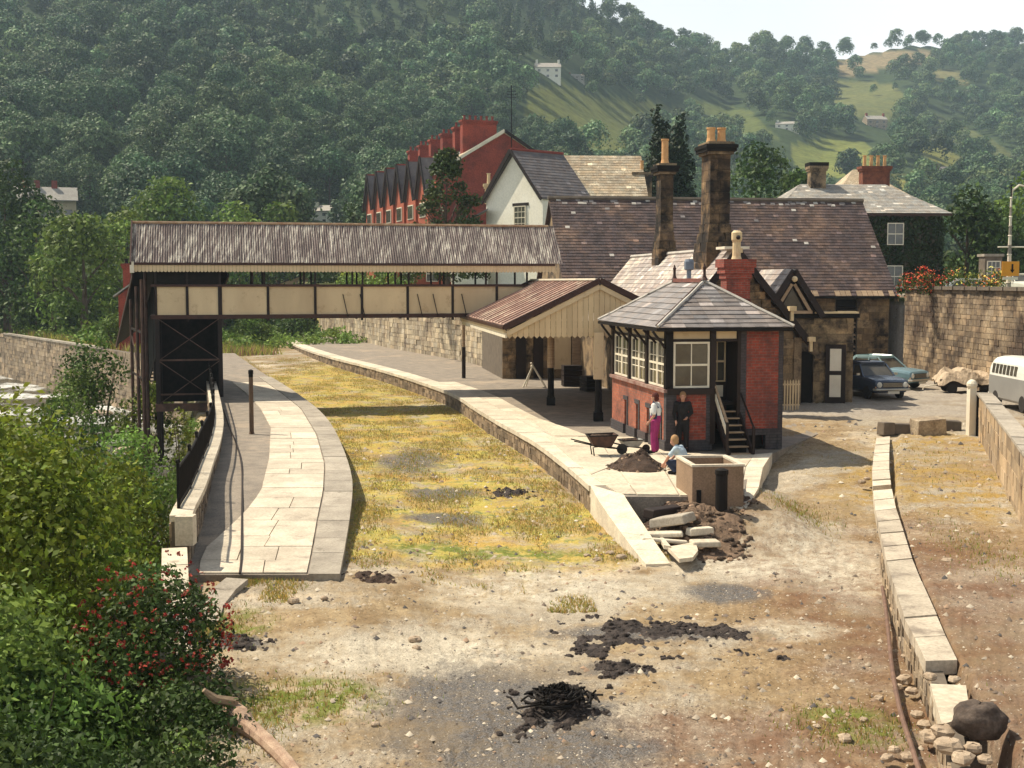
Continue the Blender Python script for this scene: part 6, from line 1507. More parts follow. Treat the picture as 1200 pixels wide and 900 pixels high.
ST_J = dict(pelvis=(0, 0, .95), chest=(0, .01, 1.28), neck=(0, .02, 1.46), head=(0, .035, 1.53), hipL=(-.09, 0, .90), hipR=(.09, 0, .90), kneeL=(-.11, .03, .48), kneeR=(.10, .05, .48), ankleL=(-.12, 0, .09), ankleR=(.11, .0, .09),
            toeL=(-.14, .15, .04), toeR=(.13, .15, .04), shL=(-.18, 0, 1.39), shR=(.18, 0, 1.39), elL=(-.24, -.03, 1.11), elR=(.24, -.02, 1.11), wrL=(-.20, .12, .93), wrR=(.25, .06, .87), face=(0, 1, 0))
cloth = lambda n, c: mat(n, c, tuple(x * .8 for x in c), 8, rough=.9, bump=.2)
navy = cloth('navy tabard cloth', (.03, .045, .11)); m_ws = cloth('white and pale blue shirt', (.55, .66, .70))
p = G(768, 531, .865)
t, J = person('woman in white blouse, navy tabard and magenta trousers standing by the signal box corner', (p.x, p.y, .865), R(65), dict(ST_J), cloth('white blouse', (.74, .74, .70)), cloth('magenta trousers', (.34, .035, .15)), cloth('red brown hair', (.10, .025, .018)), m_black)
g = MB(); capsule(g, (0, .0, 1.02), (0, .01, 1.26), .158, .168); o = g.build('tabard', navy, t, smooth=True); o.scale = (1.05, .82, 1)
for s in (-1, 1):
    g = MB(); g.tube([(s * .09, .12, 1.30), (s * .10, .04, 1.50), (s * .09, -.11, 1.32)], .026, 6); g.build('strap', navy, t)
    g = MB(); capsule(g, (s * .185, -.005, 1.37), (s * .235, -.025, 1.20), .078, .072); g.build('sleeve', m_ws if s > 0 else cloth('white sleeve', (.75, .75, .72)), t, smooth=True)
p = G(800, 529, .865); J2 = dict(ST_J); J2.update(wrL=(-.12, .16, 1.0), elL=(-.26, -.04, 1.13), wrR=(.20, .10, .90), head=(0, .06, 1.52), face=(0, 1, -.25))
person('man in dark jacket and trousers standing in the shade, looking down', (p.x, p.y + .1, .865), R(175), J2, cloth('black jacket', (.018, .016, .016)), cloth('black trousers', (.014, .013, .014)), cloth('light brown hair', (.30, .17, .08)), m_black, 'long')
p = G(803, 556, .865)
J3 = dict(pelvis=(0, 0, .30), chest=(0, .16, .58), neck=(0, .27, .72), head=(0, .32, .77), hipL=(-.10, .02, .28), hipR=(.10, .02, .28), kneeL=(-.13, .40, .30), kneeR=(.13, .36, .09), ankleL=(-.13, .22, .08), ankleR=(.12, -.02, .08),
          toeL=(-.14, .38, .04), toeR=(.12, -.14, .05), shL=(-.18, .20, .66), shR=(.18, .20, .66), elL=(-.24, .36, .46), elR=(.24, .36, .46), wrL=(-.16, .52, .26), wrR=(.14, .54, .24), face=(0, 1, -.4))
t, J = person('crouching person in pale blue shirt and dark dungarees, working beside the concrete tank', (p.x, p.y, .865), R(60), J3, cloth('pale blue shirt', (.45, .55, .62)), cloth('dark blue dungarees', (.03, .04, .075)), cloth('fair hair', (.42, .25, .12)), m_black, 'short')
for s in (-1, 1):
    g = MB(); g.tube([(s * .08, -.02, .42), (s * .09, .10, .66), (s * .08, .26, .70)], .024, 6); g.build('strap', navy, t)

# ------------------------------------------------------------------ things on the platform end
def barrow(label, px, py, rz, s, mt, deep=.34):
    p = G(px, py, .865); t = thing('wheelbarrow', label, 'wheelbarrow', (p.x, p.y, .865), rz, None, s)
    q = MB(); P = [(-.30, -.22, .28), (.25, -.22, .28), (.25, .22, .28), (-.30, .22, .28), (-.48, -.33, .28 + deep), (.42, -.33, .30 + deep), (.42, .33, .30 + deep), (-.48, .33, .28 + deep)]
    q.add(P, [(3, 2, 1, 0), (0, 1, 5, 4), (1, 2, 6, 5), (2, 3, 7, 6), (3, 0, 4, 7)]); o = q.build('tray', mt, t); o.modifiers.new('thick', 'SOLIDIFY').thickness = .015
    q = MB(); q.tube([P[4], P[5], P[6], P[7], P[4]], .02, 5); q.build('rim', m_black, t)
    for y in (-.2, .2):
        q = MB(); q.tube([(-.30, y, 0), (-.34, y, .26), (-.2, y, .28)], .02, 6); q.build('leg', m_black, t)
        q = MB(); q.tube([(.62, y * .3, .17), (-.2, y * 1.1, .29), (-.95, y * 1.4, .48)], .02, 6); q.build('handle', m_black, t)
    wheel(t, .62, 0, .17, .07, m_black)
    q = MB(); [q.rock((random.uniform(-.25, .25), random.uniform(-.15, .15), .30 + deep * .75), (.3, .26, .2)) for _ in range(7)]; q.build('load', m_dirt, t)
barrow('rusty dark wheelbarrow piled with spoil, left of the grey one', 706, 533, R(8), .92, mat('rust', (.10, .05, .035), (.05, .03, .025), 5))
barrow('grey galvanised wheelbarrow standing just left of the woman', 740, 531, R(15), .72, mat('galvanised steel', (.34, .33, .30), (.24, .23, .21), 5, rough=.5), .26)
def heap(name, label, cat, cpx, cpy, z, rx, ry, h, n, m, seed, size=(.03, .10), spread=1.1, ground=False):
    """mound with ragged outline; vertices follow the ground under it"""
    p = G(cpx, cpy, z); t = thing(name, label, cat, (p.x, p.y, z)); rs = random.Random(seed); N = 44; R_ = 16
    base = lambda x, y: (height(p.x + x, p.y + y) - z) if ground else 0.
    def hz_(x, y, f):
        nn = mnoise.fractal(Vector((x * 2.3 + seed, y * 2.3, seed)), 1., 2., 5)
        return h * max(0, (1 - f) ** .9) * (1 + .55 * nn) + .05 * nn
    vs = [(0, 0, base(0, 0) + hz_(0, 0, 0))]
    for i in range(1, R_ + 1):
        f = i / R_
        for k in range(N):
            a = 2 * math.pi * k / N; w_ = 1 + .22 * mnoise.noise(Vector((math.cos(a) * 1.6, math.sin(a) * 1.6, seed)))
            x, y = rx * f * w_ * math.cos(a), ry * f * w_ * math.sin(a); vs.append((x, y, base(x, y) + hz_(x, y, f) - (.07 if i == R_ else .01)))
    fs = [(0, 1 + k, 1 + (k + 1) % N) for k in range(N)] + [(1 + i * N + k, 1 + (i + 1) * N + k, 1 + (i + 1) * N + (k + 1) % N, 1 + i * N + (k + 1) % N) for i in range(R_ - 1) for k in range(N)]
    q = MB(); q.add(vs, fs); q.build('mound', m, t); q = MB()
    for _ in range(n):
        f = rs.random() ** .55 * spread; a = rs.random() * 6.28; s = size[0] + (size[1] - size[0]) * rs.random() ** 2.5; k = rs.choice([.35, .5, .7, 1, 1.5, 2.6]); x, y = rx * f * math.cos(a), ry * f * math.sin(a)
        q.rock((x, y, base(x, y) + max(0, h * (1 - f)) + .005), (s, s * rs.uniform(.6, 1.2), s * rs.uniform(.5, .9)), (k, k * .95, k * .88), rs)
    q.build('lumps', m_lump, t, kind='stuff'); return t
m_lump = mat('spoil lumps', (.17, .12, .085), (.10, .07, .05), 6, tint=True)
heap('soil_heap', 'heap of dark soil dug out on the pale apron in front of the woman', 'soil heap', 747, 548, .865, .80, .8, .44, 300, m_dirt, 3)
heap('rubble_heap', 'spill of dark soil and pale stones along the foot of the concrete tank', 'rubble', 838, 589, .62, 1.0, .7, .20, 240, m_dirt, 5, (.03, .18), ground=True)
heap('rubble_heap', 'low brown rubble heap below the broken front edge of the platform', 'rubble', 818, 618, .40, 1.1, 1.9, .22, 420, mat('brown rubble soil', (.26, .17, .11), (.15, .10, .065), 5, fine=.4, bump=1, bdist=.05), 8, (.03, .17), ground=True)
heap('rubble_heap', 'scatter of dug soil right under the broken apron edge, beside the ramp', 'rubble', 775, 596, .55, 1.2, .9, .12, 260, m_dirt, 9, (.03, .16), ground=True)
# open concrete tank
p0 = G(811, 597, .60)
tk = thing('concrete_tank', 'open rectangular brown concrete tank at the end of the platform', 'tank', (p0.x, p0.y, .50), R(6)); Wd = 1.20; m_tank = mat('brown concrete', (.30, .20, .13), (.24, .16, .10), 2, fine=.2)
for (x0, x1, y0, y1) in ((0, Wd, 0, .08), (0, Wd, 1.5, 1.58), (0, .08, .08, 1.5), (Wd - .08, Wd, .08, 1.5)):
    q = MB(); q.bx(x0, x1, y0, y1, 0, 1.08); q.build('side', m_tank, tk)
for (x0, x1, y0, y1) in ((-.02, Wd + .02, -.02, .09), (-.02, Wd + .02, 1.49, 1.6), (-.02, .09, .09, 1.49), (Wd - .09, Wd + .02, .09, 1.49)):
    q = MB(); q.bx(x0, x1, y0, y1, 1.08, 1.13); q.build('rim', m_copel, tk)
q = MB(); q.bx(.08, Wd - .08, .08, 1.5, .1, .14); q.build('tank_floor', m_black, tk)
q = MB(); q.bx(.10, .20, -.05, -.005, .05, .55); q.build('stave', m_black, tk)
p = G(843, 602, .56); t = thing('bollard', 'stout black round-topped post in front of the concrete tank', 'post', (p.x, p.y - .25, .42))
q = MB(); q.lathe((0, 0, 0), [(.15, 0), (.14, .1), (.135, 1.05), (.155, 1.1), (.15, 1.18), (.06, 1.22)], 12); q.build('shaft', m_black, t)
q = MB(); q.lathe((0, 0, 0), [(.19, 0), (.17, .12)], 12); q.build('base', m_black, t)
# trestle under the canopy
p = G(628, 452, .85); t = thing('trestle', 'white wooden trestle leaning open on the platform under the canopy', 'trestle', (p.x, p.y - .8, .85), R(10))
for a, b in (((-.62, 0, 0), (-.15, .1, 1.0)), ((.45, 0, 0), (-.25, .0, 1.15)), ((-.4, .5, 0), (-.1, .4, 1.0))):
    q = MB(); q.beam(a, b, .06, .20 if a[0] > 0 else .08, up=(0, 1, 0)); q.build('leg', m_creamw, t)
q = MB(); q.beam((-.2, 0, .95), (-.1, .6, .95), .1, .1); q.build('top_bar', m_creamw, t)
for k, (px, py, w_, h_, lb) in enumerate([(670, 452, .9, 1.0, 'jumble of dark crates stacked in the shaded station doorway'), (692, 458, .8, .7, 'low dark chest in shade beside the cream-cased canopy post')]):
    p = G(px, py, .85); t = thing('crate', lb, 'crate', (p.x, p.y, .85), R(10 + 20 * k))
    for j in range(4): q = MB(); q.bx(-w_ / 2, w_ / 2, -.3, .3, j * h_ / 4 + .01, (j + 1) * h_ / 4 - .02); q.build('board', m_dark, t)
# posts and cables on the disused platform
p = GL(295, 508); t = thing('wooden_post', 'lone weathered post with banded top standing on the disused platform', 'post', (p.x, p.y, p.z))
q = MB(); q.lathe((0, 0, 0), [(.10, 0), (.075, .05), (.07, 1.85)], 10); q.build('shaft', mat('dark weathered post', (.14, .085, .05), (.09, .055, .035), 3), t)
q = MB(); q.lathe((0, 0, 1.85), [(.075, 0), (.075, .10), (.085, .11), (.085, .22), (.03, .25)], 10); q.build('cap', m_black, t)
cab = [GL(*c) + Vector((0, 0, .03)) for c in ((262, 481), (268, 500), (277, 520), (284, 545), (284, 580), (283.5, 620), (283, 660), (281, 674))]
q = MB(); q.tube(smooth(cab, 2), .022, 6); tag(q.build('cable', m_dark), 'black cable running along the tarmac of the disused platform', 'cable')
cab = [G(*c) for c in ((278, 684, .28), (262, 697, .20), (247, 716, .12), (240, 735, .1))]; q = MB()
for k, (a, b) in enumerate(zip(cab, cab[1:])):
    t = None; q = MB(); d = (b - a); s = Vector((d.y, -d.x, 0)).normalized() * .22; q.slab([a - s, a + s, b * .98 + a * .02 + s, b * .98 + a * .02 - s], (0, 0, .10))
    tag(q.build('duct_cover', m_cope), ['pale duct cover nearest the end of the disused platform', 'middle duct cover in the line leading off the disused platform', 'duct cover farthest from the disused platform, beside the red-flowered bush'][k], 'slab', 'concrete duct covers off the platform end')
# rusty pipe along the dock edge
pts = [G(*c) for c in ((1034, 688, .12), (1038, 712, .16), (1042, 750, .16), (1046, 790, .16), (1055, 835, .16), (1066, 868, .16), (1078, 905, .18))]
q = MB(); q.tube(smooth(pts, 2), .033, 8); tag(q.build('iron_pipe', mat('rusty pipe', (.20, .12, .085), (.13, .08, .06), 5)), 'long bent rusty iron pipe lying beside the dock edge on the right', 'pipe')
# baulks and broken pavement below the platform end
for k, (px, py, z, L, w_, h_, rz, m_, nm, lb) in enumerate([
    (777, 603, .62, .95, .35, .22, R(38), m_dark, 'timber_baulk', 'short dark timber baulk tilted below the platform edge'),
    (789, 612, .58, .85, .70, .20, R(-30), m_cope, 'broken_slab', 'tilted grey slab with dark underside among the rubble by the ramp'),
    (775, 626, .40, .95, .30, .10, R(-10), m_copel, 'broken_slab', 'long pale slab lying beside the ramp, just above the white flags'),
    (779, 633, .34, 1.0, .12, .08, R(-6), m_copel, 'broken_slab', 'thin pale strip of stone beside the ramp'),
    (820, 624, .42, .65, .2, .16, R(28), m_copel, 'broken_slab', 'pale tilted stone bar on the rubble between tank and ramp'),
    (826, 637, .30, .62, .45, .12, R(5), m_conc, 'broken_slab', 'flat rounded slab at the near edge of the rubble heap'),
    (1058, 507, .88, 1.2, .35, .35, R(4), m_mortar, 'stone_block', 'dark long stone block lying across the head of the dock kerb'),
    (1038, 508, .88, .45, .4, .42, R(20), m_mortar, 'stone_block', 'dark rounded stone at the top end of the dock kerb'),
    (1087, 508, .88, 1.05, .6, .55, R(14), m_stonel, 'stone_block', 'largest pale-topped stone in the row at the head of the dock'),
    (1114, 503, .90, .62, .4, .35, R(-5), m_mortar, 'stone_block', 'squared dark block next to the white gate post')]):
    p = G(px, py, z); q = MB(); q.box((0, 0, h_ / 2), (L, w_, h_), 0, (.9, .85, .8) if m_ is m_stonel else (1, 1, 1), taper=.94); t = q.build(nm, m_); t.location = (p.x, p.y, z - .05); t.rotation_euler = (random.uniform(-.08, .08), random.uniform(-.08, .10) if k != 1 else -.22, rz); tag(t, lb, 'slab' if 'slab' in nm else 'block')
    md = t.modifiers.new('b', 'BEVEL'); md.width = .03; md.segments = 2
for k, (P, z) in enumerate([([(782, 642), (815, 636), (818, 646), (812, 654), (796, 656)], .30), ([(769, 622), (780, 634), (786, 641), (778, 640)], .34)]):
    q = MB(); q.slab([tuple(G(x, y, z)[:2]) + (z + .02,) for x, y in P], (0, 0, -.08)); tag(q.build('paving_flag', m_conc), ['large white broken flagstone at the foot of the platform ramp', 'narrow pale sliver of paving against the platform ramp'][k], 'slab')
# boulder and rubble of the near dock edge
q = MB(); q.rock((0, 0, .18), (.62, .5, .46), (.35, .33, .36)); t = q.build('boulder', m_stone, smooth=True); t.modifiers.new('s', 'SUBSURF').levels = 2; t.modifiers['s'].render_levels = 2; t.modifiers['s'].subdivision_type = 'SIMPLE'; tx = bpy.data.textures.new('lumps', 'CLOUDS'); tx.noise_scale = .22; dm = t.modifiers.new('d', 'DISPLACE'); dm.texture = tx; dm.strength = .12; p = G(1147, 862, .6); t.location = p; tag(t, 'dark angular boulder at the near end of the dock edge', 'boulder')
m_rock = mat('pale rock', (.44, .36, .27), (.30, .235, .17), 4, tint=True, fine=.2)
rocks = []
for v in range(6):
    q = MB(); q.rock((0, 0, .3), (1, .85, .7), (1, .95, .9), random.Random(v + 3)); me = None; o = q.build('loose_stone', m_rock); rocks.append(o)
mr2 = [m_rock]
def stone_at(i, px, py, z, s, rz, label, group):
    src = rocks[i % 6]
    if not src.get('used'): o = src; src['used'] = 1
    else: o = src.copy(); C.objects.link(o)
    p = G(px, py, z); o.location = (p.x, p.y, z - .02); o.rotation_euler = (0, 0, rz); o.scale = (s, s, s * .8); tag(o, label, 'stone', group); return o
rs = random.Random(8)
big = [(1090, 868, .30), (1112, 880, .34), (1128, 893, .28), (1083, 852, .22), (1075, 840, .2), (1105, 862, .3), (1140, 880, .22), (1155, 893, .2), (1060, 800, .26), (1052, 806, .16), (1069, 812, .2), (1062, 795, .16), (1030, 820, .16), (1090, 795, .2), (1118, 798, .18), (990, 868, .22),
       (1012, 845, .14), (957, 852, .12), (486, 752, .22), (488, 760, .15), (1048, 880, .16), (1040, 890, .18), (1064, 890, .2), (925, 758, .12), (970, 770, .13), (1017, 772, .1), (1143, 765, .1), (1110, 660, .26), (1060, 770, .12), (745, 668, .2), (728, 655, .24), (700, 657, .2), (715, 650, .22), (688, 652, .16), (740, 650, .18), (380, 702, .15), (344, 706, .22), (910, 680, .14), (917, 683, .16), (905, 676, .14), (440, 850, .14), (590, 675, .12), (1010, 566, .22), (1016, 562, .2), (1034, 566, .18)]
for i, (px, py, s) in enumerate(big):
    z = height(*G(px, py, .1)[:2]) if px < 1040 else .10 if px < 1072 else .58
    if 1072 < px < 1100 and py > 830: z = .12
    g = 'loose stones by the near dock edge' if px > 1020 and py > 740 else 'loose stones below the platform ramp' if 680 < px < 750 and 640 < py < 680 else 'loose stones strewn over the bare ground'
    stone_at(i, px, py, z, s, rs.random() * 6, {'loose stones by the near dock edge': 'pale loose stone in the rubble beside the rusty pipe and dock edge', 'loose stones below the platform ramp': 'loose stone in the tumbled heap below the platform wall and ramp', 'loose stones strewn over the bare ground': 'small loose stone lying alone on the bare trodden ground'}[g], g)
# burnt black patches: low crusts of tar and ash
m_char = mat('tar and char', (.022, .017, .015), (.075, .058, .050), 7, rough=.8, spec=.2, fine=.4, bump=.8, bdist=.03)
def crust(label, P, z, h, seed, n=300, name='burnt_debris', m=None):
    """ragged low crust following the ground, with small clinkers on it"""
    m = m or m_char; W = [G(x, y, z) for x, y in P]; c = sum(W, Vector()) / len(W); t = thing(name, label, 'debris', c); rs = random.Random(seed)
    W2 = [(p.x, p.y) for p in W]; xa, xb_ = min(p[0] for p in W2) - .3, max(p[0] for p in W2) + .3; ya, yb = min(p[1] for p in W2) - .4, max(p[1] for p in W2) + .4
    st = .05 if (xb_ - xa) < 4 else .06; nx, ny = int((xb_ - xa) / st), int((yb - ya) / st); H_ = np.zeros((nx + 1, ny + 1)); ins = np.zeros((nx + 1, ny + 1))
    for i in range(nx + 1):
        for j in range(ny + 1): ins[i, j] = inpoly(xa + i * st, ya + j * st, W2)
    for _ in range(4): ins[1:-1, 1:-1] = (ins[1:-1, 1:-1] * 2 + ins[:-2, 1:-1] + ins[2:, 1:-1] + ins[1:-1, :-2] + ins[1:-1, 2:]) / 6
    vs = []
    for i in range(nx + 1):
        for j in range(ny + 1):
            x, y = xa + i * st, ya + j * st; nn = mnoise.fractal(Vector((x * 3.2, y * 3.2, seed)), .8, 2.1, 5)
            H_[i, j] = (ins[i, j] - .62 + 1.15 * nn) * h; vs.append((x - c.x, y - c.y, height(x, y) - c.z + H_[i, j] + .004))
    fs = [(i * (ny + 1) + j, (i + 1) * (ny + 1) + j, (i + 1) * (ny + 1) + j + 1, i * (ny + 1) + j + 1) for i in range(nx) for j in range(ny) if max(H_[i, j], H_[i + 1, j], H_[i, j + 1], H_[i + 1, j + 1]) > 0]
    q = MB(); q.add(vs, fs); q.build('char', m, t); q = MB(); k = 0
    while k < n:
        i, j = rs.randrange(nx), rs.randrange(ny); k += .2
        if H_[i, j] <= -.15 * h: continue
        x, y = xa + i * st, ya + j * st; s = .02 + .09 * rs.random() ** 2; k += .8; q.rock((x - c.x, y - c.y, height(x, y) - c.z + max(0, H_[i, j])), (s, s, s * .8), (1, 1, 1), rs)
    q.build('clinkers', m, t, kind='stuff'); return t
crust('long scorched black streak of tar across the bare ground', [(672, 766), (690, 742), (720, 726), (760, 728), (830, 730), (880, 738), (870, 748), (800, 744), (745, 752), (700, 764)], .03, .05, 3, 520)
crust('small black burnt patch just below the long tar streak', [(690, 786), (710, 774), (742, 779), (748, 787), (715, 795)], .03, .07, 4, 200)
t = crust('twisted black heap of burnt cable in the foreground', [(612, 832), (640, 812), (665, 812), (700, 828), (702, 838), (670, 852), (640, 856), (620, 846)], .03, .11, 5, 300)
rs = random.Random(12); q = MB(); c = t.location
for _ in range(34):
    a = rs.random() * 6.28; r0 = rs.uniform(.1, .75); pts = []
    for k in range(7): aa = a + k * rs.uniform(.1, .5); rr2 = r0 * (1 - .08 * k) ; pts.append((rr2 * math.cos(aa), rr2 * .8 * math.sin(aa), max(.02, .32 * (1 - rr2) + rs.uniform(-.05, .1))))
    q.tube(pts, .016, 5)
q.build('burnt_cable', m_black, t, kind='stuff')
crust('dark wet debris lying across the grass between the platforms', [(578, 577), (590, 574), (610, 575), (620, 578), (600, 582), (583, 582)], .2, .10, 6, 60)
crust('dark damp patch of ash under the red-flowered bush', [(250, 757), (265, 750), (295, 753), (305, 760), (290, 768), (262, 767)], .03, .05, 7, 80)  # ragged dark patch with small lumps beside the bush
crust('dark brown clods of turned earth at the near end of the grassed track', [(415, 684), (440, 679), (462, 684), (455, 692), (425, 692)], .05, .08, 9, 60, 'earth_clods', m_dirt)
# driftwood log lower left
pts = [G(*c) for c in ((268, 828, .25), (285, 848, .15), (300, 858, .12), (322, 878, .08), (342, 900, .05), (350, 912, .05))]
t = thing('fallen_log', 'pale broken log lying under the bushes at the bottom left', 'log', pts[0])
q = MB(); q.tube([p - pts[0] for p in smooth(pts, 1)], [.14, .13, .17, .12, .11, .10, .10, .09, .09, .08, .08, .07][:len(smooth(pts, 1))], 9); q.build('trunk', mat('bleached log', (.46, .33, .23), (.30, .19, .13), 6, fine=.3), t)
q = MB(); q.tube([(.12, -.15, .1), (-.1, -.35, .22), (-.22, -.42, .36)], [.08, .06, .03], 7); q.build('broken_branch', m_wood, t)
# ------------------------------------------------------------------ vegetation
m_wood_far = leafmat('woodland leaves', (.060, .110, .050), (.110, .160, .068), .12, .02)
m_bark = mat('bark', (.12, .085, .06), (.07, .05, .035), 3, stretch=(1, 1, .2), fine=.3)
m_con = leafmat('conifer needles', (.018, .034, .016), (.03, .05, .02), .05, .3)
m_grn = leafmat('mid green leaves', (.10, .165, .034), (.15, .22, .042), .25, .15)
m_brt = leafmat('bright summer leaves', (.15, .21, .035), (.19, .24, .045), .3, .3)
m_drk = leafmat('dark summer leaves', (.042, .078, .020), (.07, .115, .027), .2, .2)
m_yel = leafmat('sunlit yellow green leaves', (.115, .175, .020), (.215, .245, .030), .28, 1.1)  # yellowish green is the leaves' own colour
def lobes_round(rg, r, h, n=9, low=.30):
    L = [(0, 0, h * .66, r * .72)]
    for k in range(n):
        a = rg.uniform(0, 6.28); zz = rg.uniform(low, .86); q = math.sin(math.pi * min(1, (zz - low + .18) / (1.12 - low))) ** .7
        L.append((r * .62 * q * math.cos(a), r * .62 * q * math.sin(a), h * zz, r * rg.uniform(.34, .52)))
    L.append((rg.uniform(-.1, .1) * r, 0, h * .86, r * .42)); return L
def lobes_conifer(rg, r, h, n=9):
    return [(0.1 * r * rg.normal(), .1 * r * rg.normal(), h * (.12 + .84 * k / n), r * (1 - k / n) ** .8 * .8 + .12 * r) for k in range(n + 1)]
def trunk_mb(rg, h, r0, spread, zs=.35, n=6):
    q = MB(); q.tube([(0, 0, -.4), (0, 0, h * .2), (.03 * h * rg.normal() * .3, 0, h * zs), (0, 0, h * .8)], [r0 * 1.25, r0 * .9, r0 * .7, r0 * .15], 8)
    for k in range(n):
        a = 6.28 * k / n + rg.uniform(-.4, .4); z0 = h * rg.uniform(zs * .7, zs * 1.5); q.tube([(0, 0, z0), (spread * .45 * math.cos(a), spread * .45 * math.sin(a), z0 + h * .16), (spread * .8 * math.cos(a), spread * .8 * math.sin(a), z0 + h * .26)], [r0 * .4, r0 * .25, r0 * .08], 5)
    return q
# --- hillside woods: unit protos (height 1 = 12 m class)
protos = []
for v in range(6):
    rg = np.random.default_rng(100 + v); con = v >= 4
    r, h = (5.6, 12.5) if not con else (2.6, 14.)
    L = lobes_round(rg, r, h, 10) if not con else lobes_conifer(rg, r, h, 8)
    V1, F1, T1 = crown(L, 60 if not con else 90, .30 if not con else .26, rg, up=.5, tvar=.2, jit=.55)
    V2, F2, T2 = crown(L, 12 if not con else 20, .56 if not con else .5, rg, up=.7, tvar=.26, jit=.42)
    protos.append((V1, F1, T1, V2, F2, T2, r, h))
spots = []; rsT = random.Random(21)
blocked = [(h[0], h[1], h[2] / 2 + 5) for h in HH] + [(56, 262, 40)]
d = 176.
while d < 1330:
    sp = 10.4 if d < 500 else 12.2 if d < 800 else 14.0
    a = -.62
    while a < .62:
        aa = a + rsT.uniform(-.4, .4) * sp / d; dd = d + rsT.uniform(-.45, .45) * sp; a += sp / d
        x, y = dd * math.sin(aa), dd * math.cos(aa); pxr = 600 + FPX * math.tan(aa)
        if pxr < -140 or pxr > 1340: continue
        Ds = interp(pxr, [(300, 760), (700, 820), (900, 1000), (1200, 1250)])
        if dd > Ds + 25: continue
        z = height(x, y); px, py = proj(x, y, z)
        if py > 345: continue
        if field_at(px, py) is not None and rsT.random() > .09: continue
        hp = 11 * FPX / dd
        if (field_at(px, py - hp * .45) is not None or field_at(px, py - hp * .85) is not None) and rsT.random() > .30: continue
        if any(abs(px - b[0]) < b[2] and b[1] - 12 < py < b[1] + 30 for b in blocked): continue
        if any(abs(px - b[0]) < b[2] + 2 and py - hp * 1.15 < b[1] - 3 and py > b[1] for b in (blocked[5], blocked[6])): continue
        con = (330 < px < 720 and py < 62 and rsT.random() < .8) or rsT.random() < .04
        if dd < 230 and px > 640: continue
        s = rsT.uniform(.58, 1.25) * (1 if field_at(px, py) is None else .5)
        # hidden below nearer wood is harmless
        spots.append((dd, x, y, z, s, (4 + rsT.randrange(2)) if con else rsT.randrange(4), rsT.random() * 6.28, px, py)); 
    d += sp * .9
spots.sort(key=lambda q: -q[4] / q[0])
cand = [q for q in spots if 0 < q[7] < 1200 and -10 < q[8] < 335]
near_ = cand[:290]; nid = set(id(q) for q in near_); rest = [q for q in spots if id(q) not in nid]
pm = []
for v, P in enumerate(protos):
    cm = npmesh('crown', P[0], P[1], m_wood_far, None, P[2]); rg = np.random.default_rng(v); tm = trunk_mb(rg, P[7], .22, P[6] * .6).build('trunk', m_bark)
    pm.append((cm.data, tm.data)); bpy.data.objects.remove(cm); bpy.data.objects.remove(tm)
grp = 'trees of the wooded hillside'
for q in near_:
    con = q[5] >= 4
    where = ['above the far left river bank', 'over the left half of the footbridge roof', 'over the right half of the footbridge roof', 'behind the brick terrace', 'above the white rendered house', 'behind the tall station chimneys', 'above the ivy-clad house', 'at the far right of the hillside'][min(7, int(q[7] / 150))]
    tier = 'low on the hill' if q[8] > 190 else 'midway up the hill' if q[8] > 100 else 'high on the hill'
    big_ = 'large' if q[4] > 1.18 else 'small' if q[4] < .9 else 'middling'
    lab = '%s %s %s %s' % (big_, 'pointed conifer' if con else 'round-crowned tree', tier, where)
    t = thing('conifer' if con else 'broadleaf_tree', lab, 'tree', q[1:4], q[6], 'hillside wood: ' + lab, (q[4],) * 3)
    for nm, me in zip(('crown', 'trunk'), pm[q[5]]): link(nm, me, t)
Vs, Fs, Ts = [], [], []; off_ = 0
for q in rest:
    P = protos[q[5]]; c, s_ = math.cos(q[6]), math.sin(q[6]); V_ = P[3] * q[4]; W = np.empty_like(V_)
    W[:, 0] = V_[:, 0] * c - V_[:, 1] * s_ + q[1]; W[:, 1] = V_[:, 0] * s_ + V_[:, 1] * c + q[2]; W[:, 2] = V_[:, 2] + q[3]
    Vs.append(W); Fs.append(P[4] + off_); off_ += len(W); k = rng.uniform(.5, 1.55); hu = rng.uniform(-.12, .12); dk = .55 if q[5] >= 4 else 1.
    Ts.append(P[5] * np.array([k * (1 + hu), k, k * (1 - hu * .5)]) * dk)
print('wood trees', len(spots), 'quads', sum(len(f) for f in Fs))
npmesh('distant_wood', np.concatenate(Vs), np.concatenate(Fs), m_wood_far, None, np.concatenate(Ts), kind='stuff', label='mass of broadleaf woodland covering the hillsides behind the station', cat='woodland')

# --- trees one can tell apart in the middle distance
def tree(name, label, px, Y, ytop, r, zb, m, seed, n=11, leaf=.30, per=None, group=None, low=.04, conif=False, up=.35):
    leaf *= .8
    g = D(px, 330, Y); zt = D(px, ytop, Y).z; h = zt - zb; rg = np.random.default_rng(seed); t = thing(name, label, 'tree', (g.x, Y, zb), 0, group)
    L = lobes_conifer(rg, r, h, n) if conif else lobes_round(rg, r, h, n, low)
    k = h / max(z + rr_ for _, _, z, rr_ in L); L = [(x, y, z * k, rr_) for x, y, z, rr_ in L]
    V_, F_, T_ = crown(L, per or 3.6 / (leaf * leaf), leaf, rg, up=up, tvar=.22, jit=.6); npmesh('crown', V_, F_, m, t, T_)
    trunk_mb(rg, h * .9, .05 * r + .10, r * .7, .3).build('trunk', m_bark, t); return t
tree('broadleaf_tree', 'tall dark tree at the left edge of the picture beyond the river', 8, 126, 186, 6.0, 1.5, m_drk, 1)
tree('broadleaf_tree', 'bright green leafy tree on the river bank left of the brick hut', 98, 108, 250, 4.3, 1.8, m_grn, 2)
tree('broadleaf_tree', 'mid green tree in front of the cream house at far left', 44, 118, 232, 3.4, 1.8, m_drk, 3)
tree('broadleaf_tree', 'broad sunlit tree rising above the left end of the footbridge roof', 205, 150, 207, 6.0, 1.5, m_grn, 4, leaf=.4)
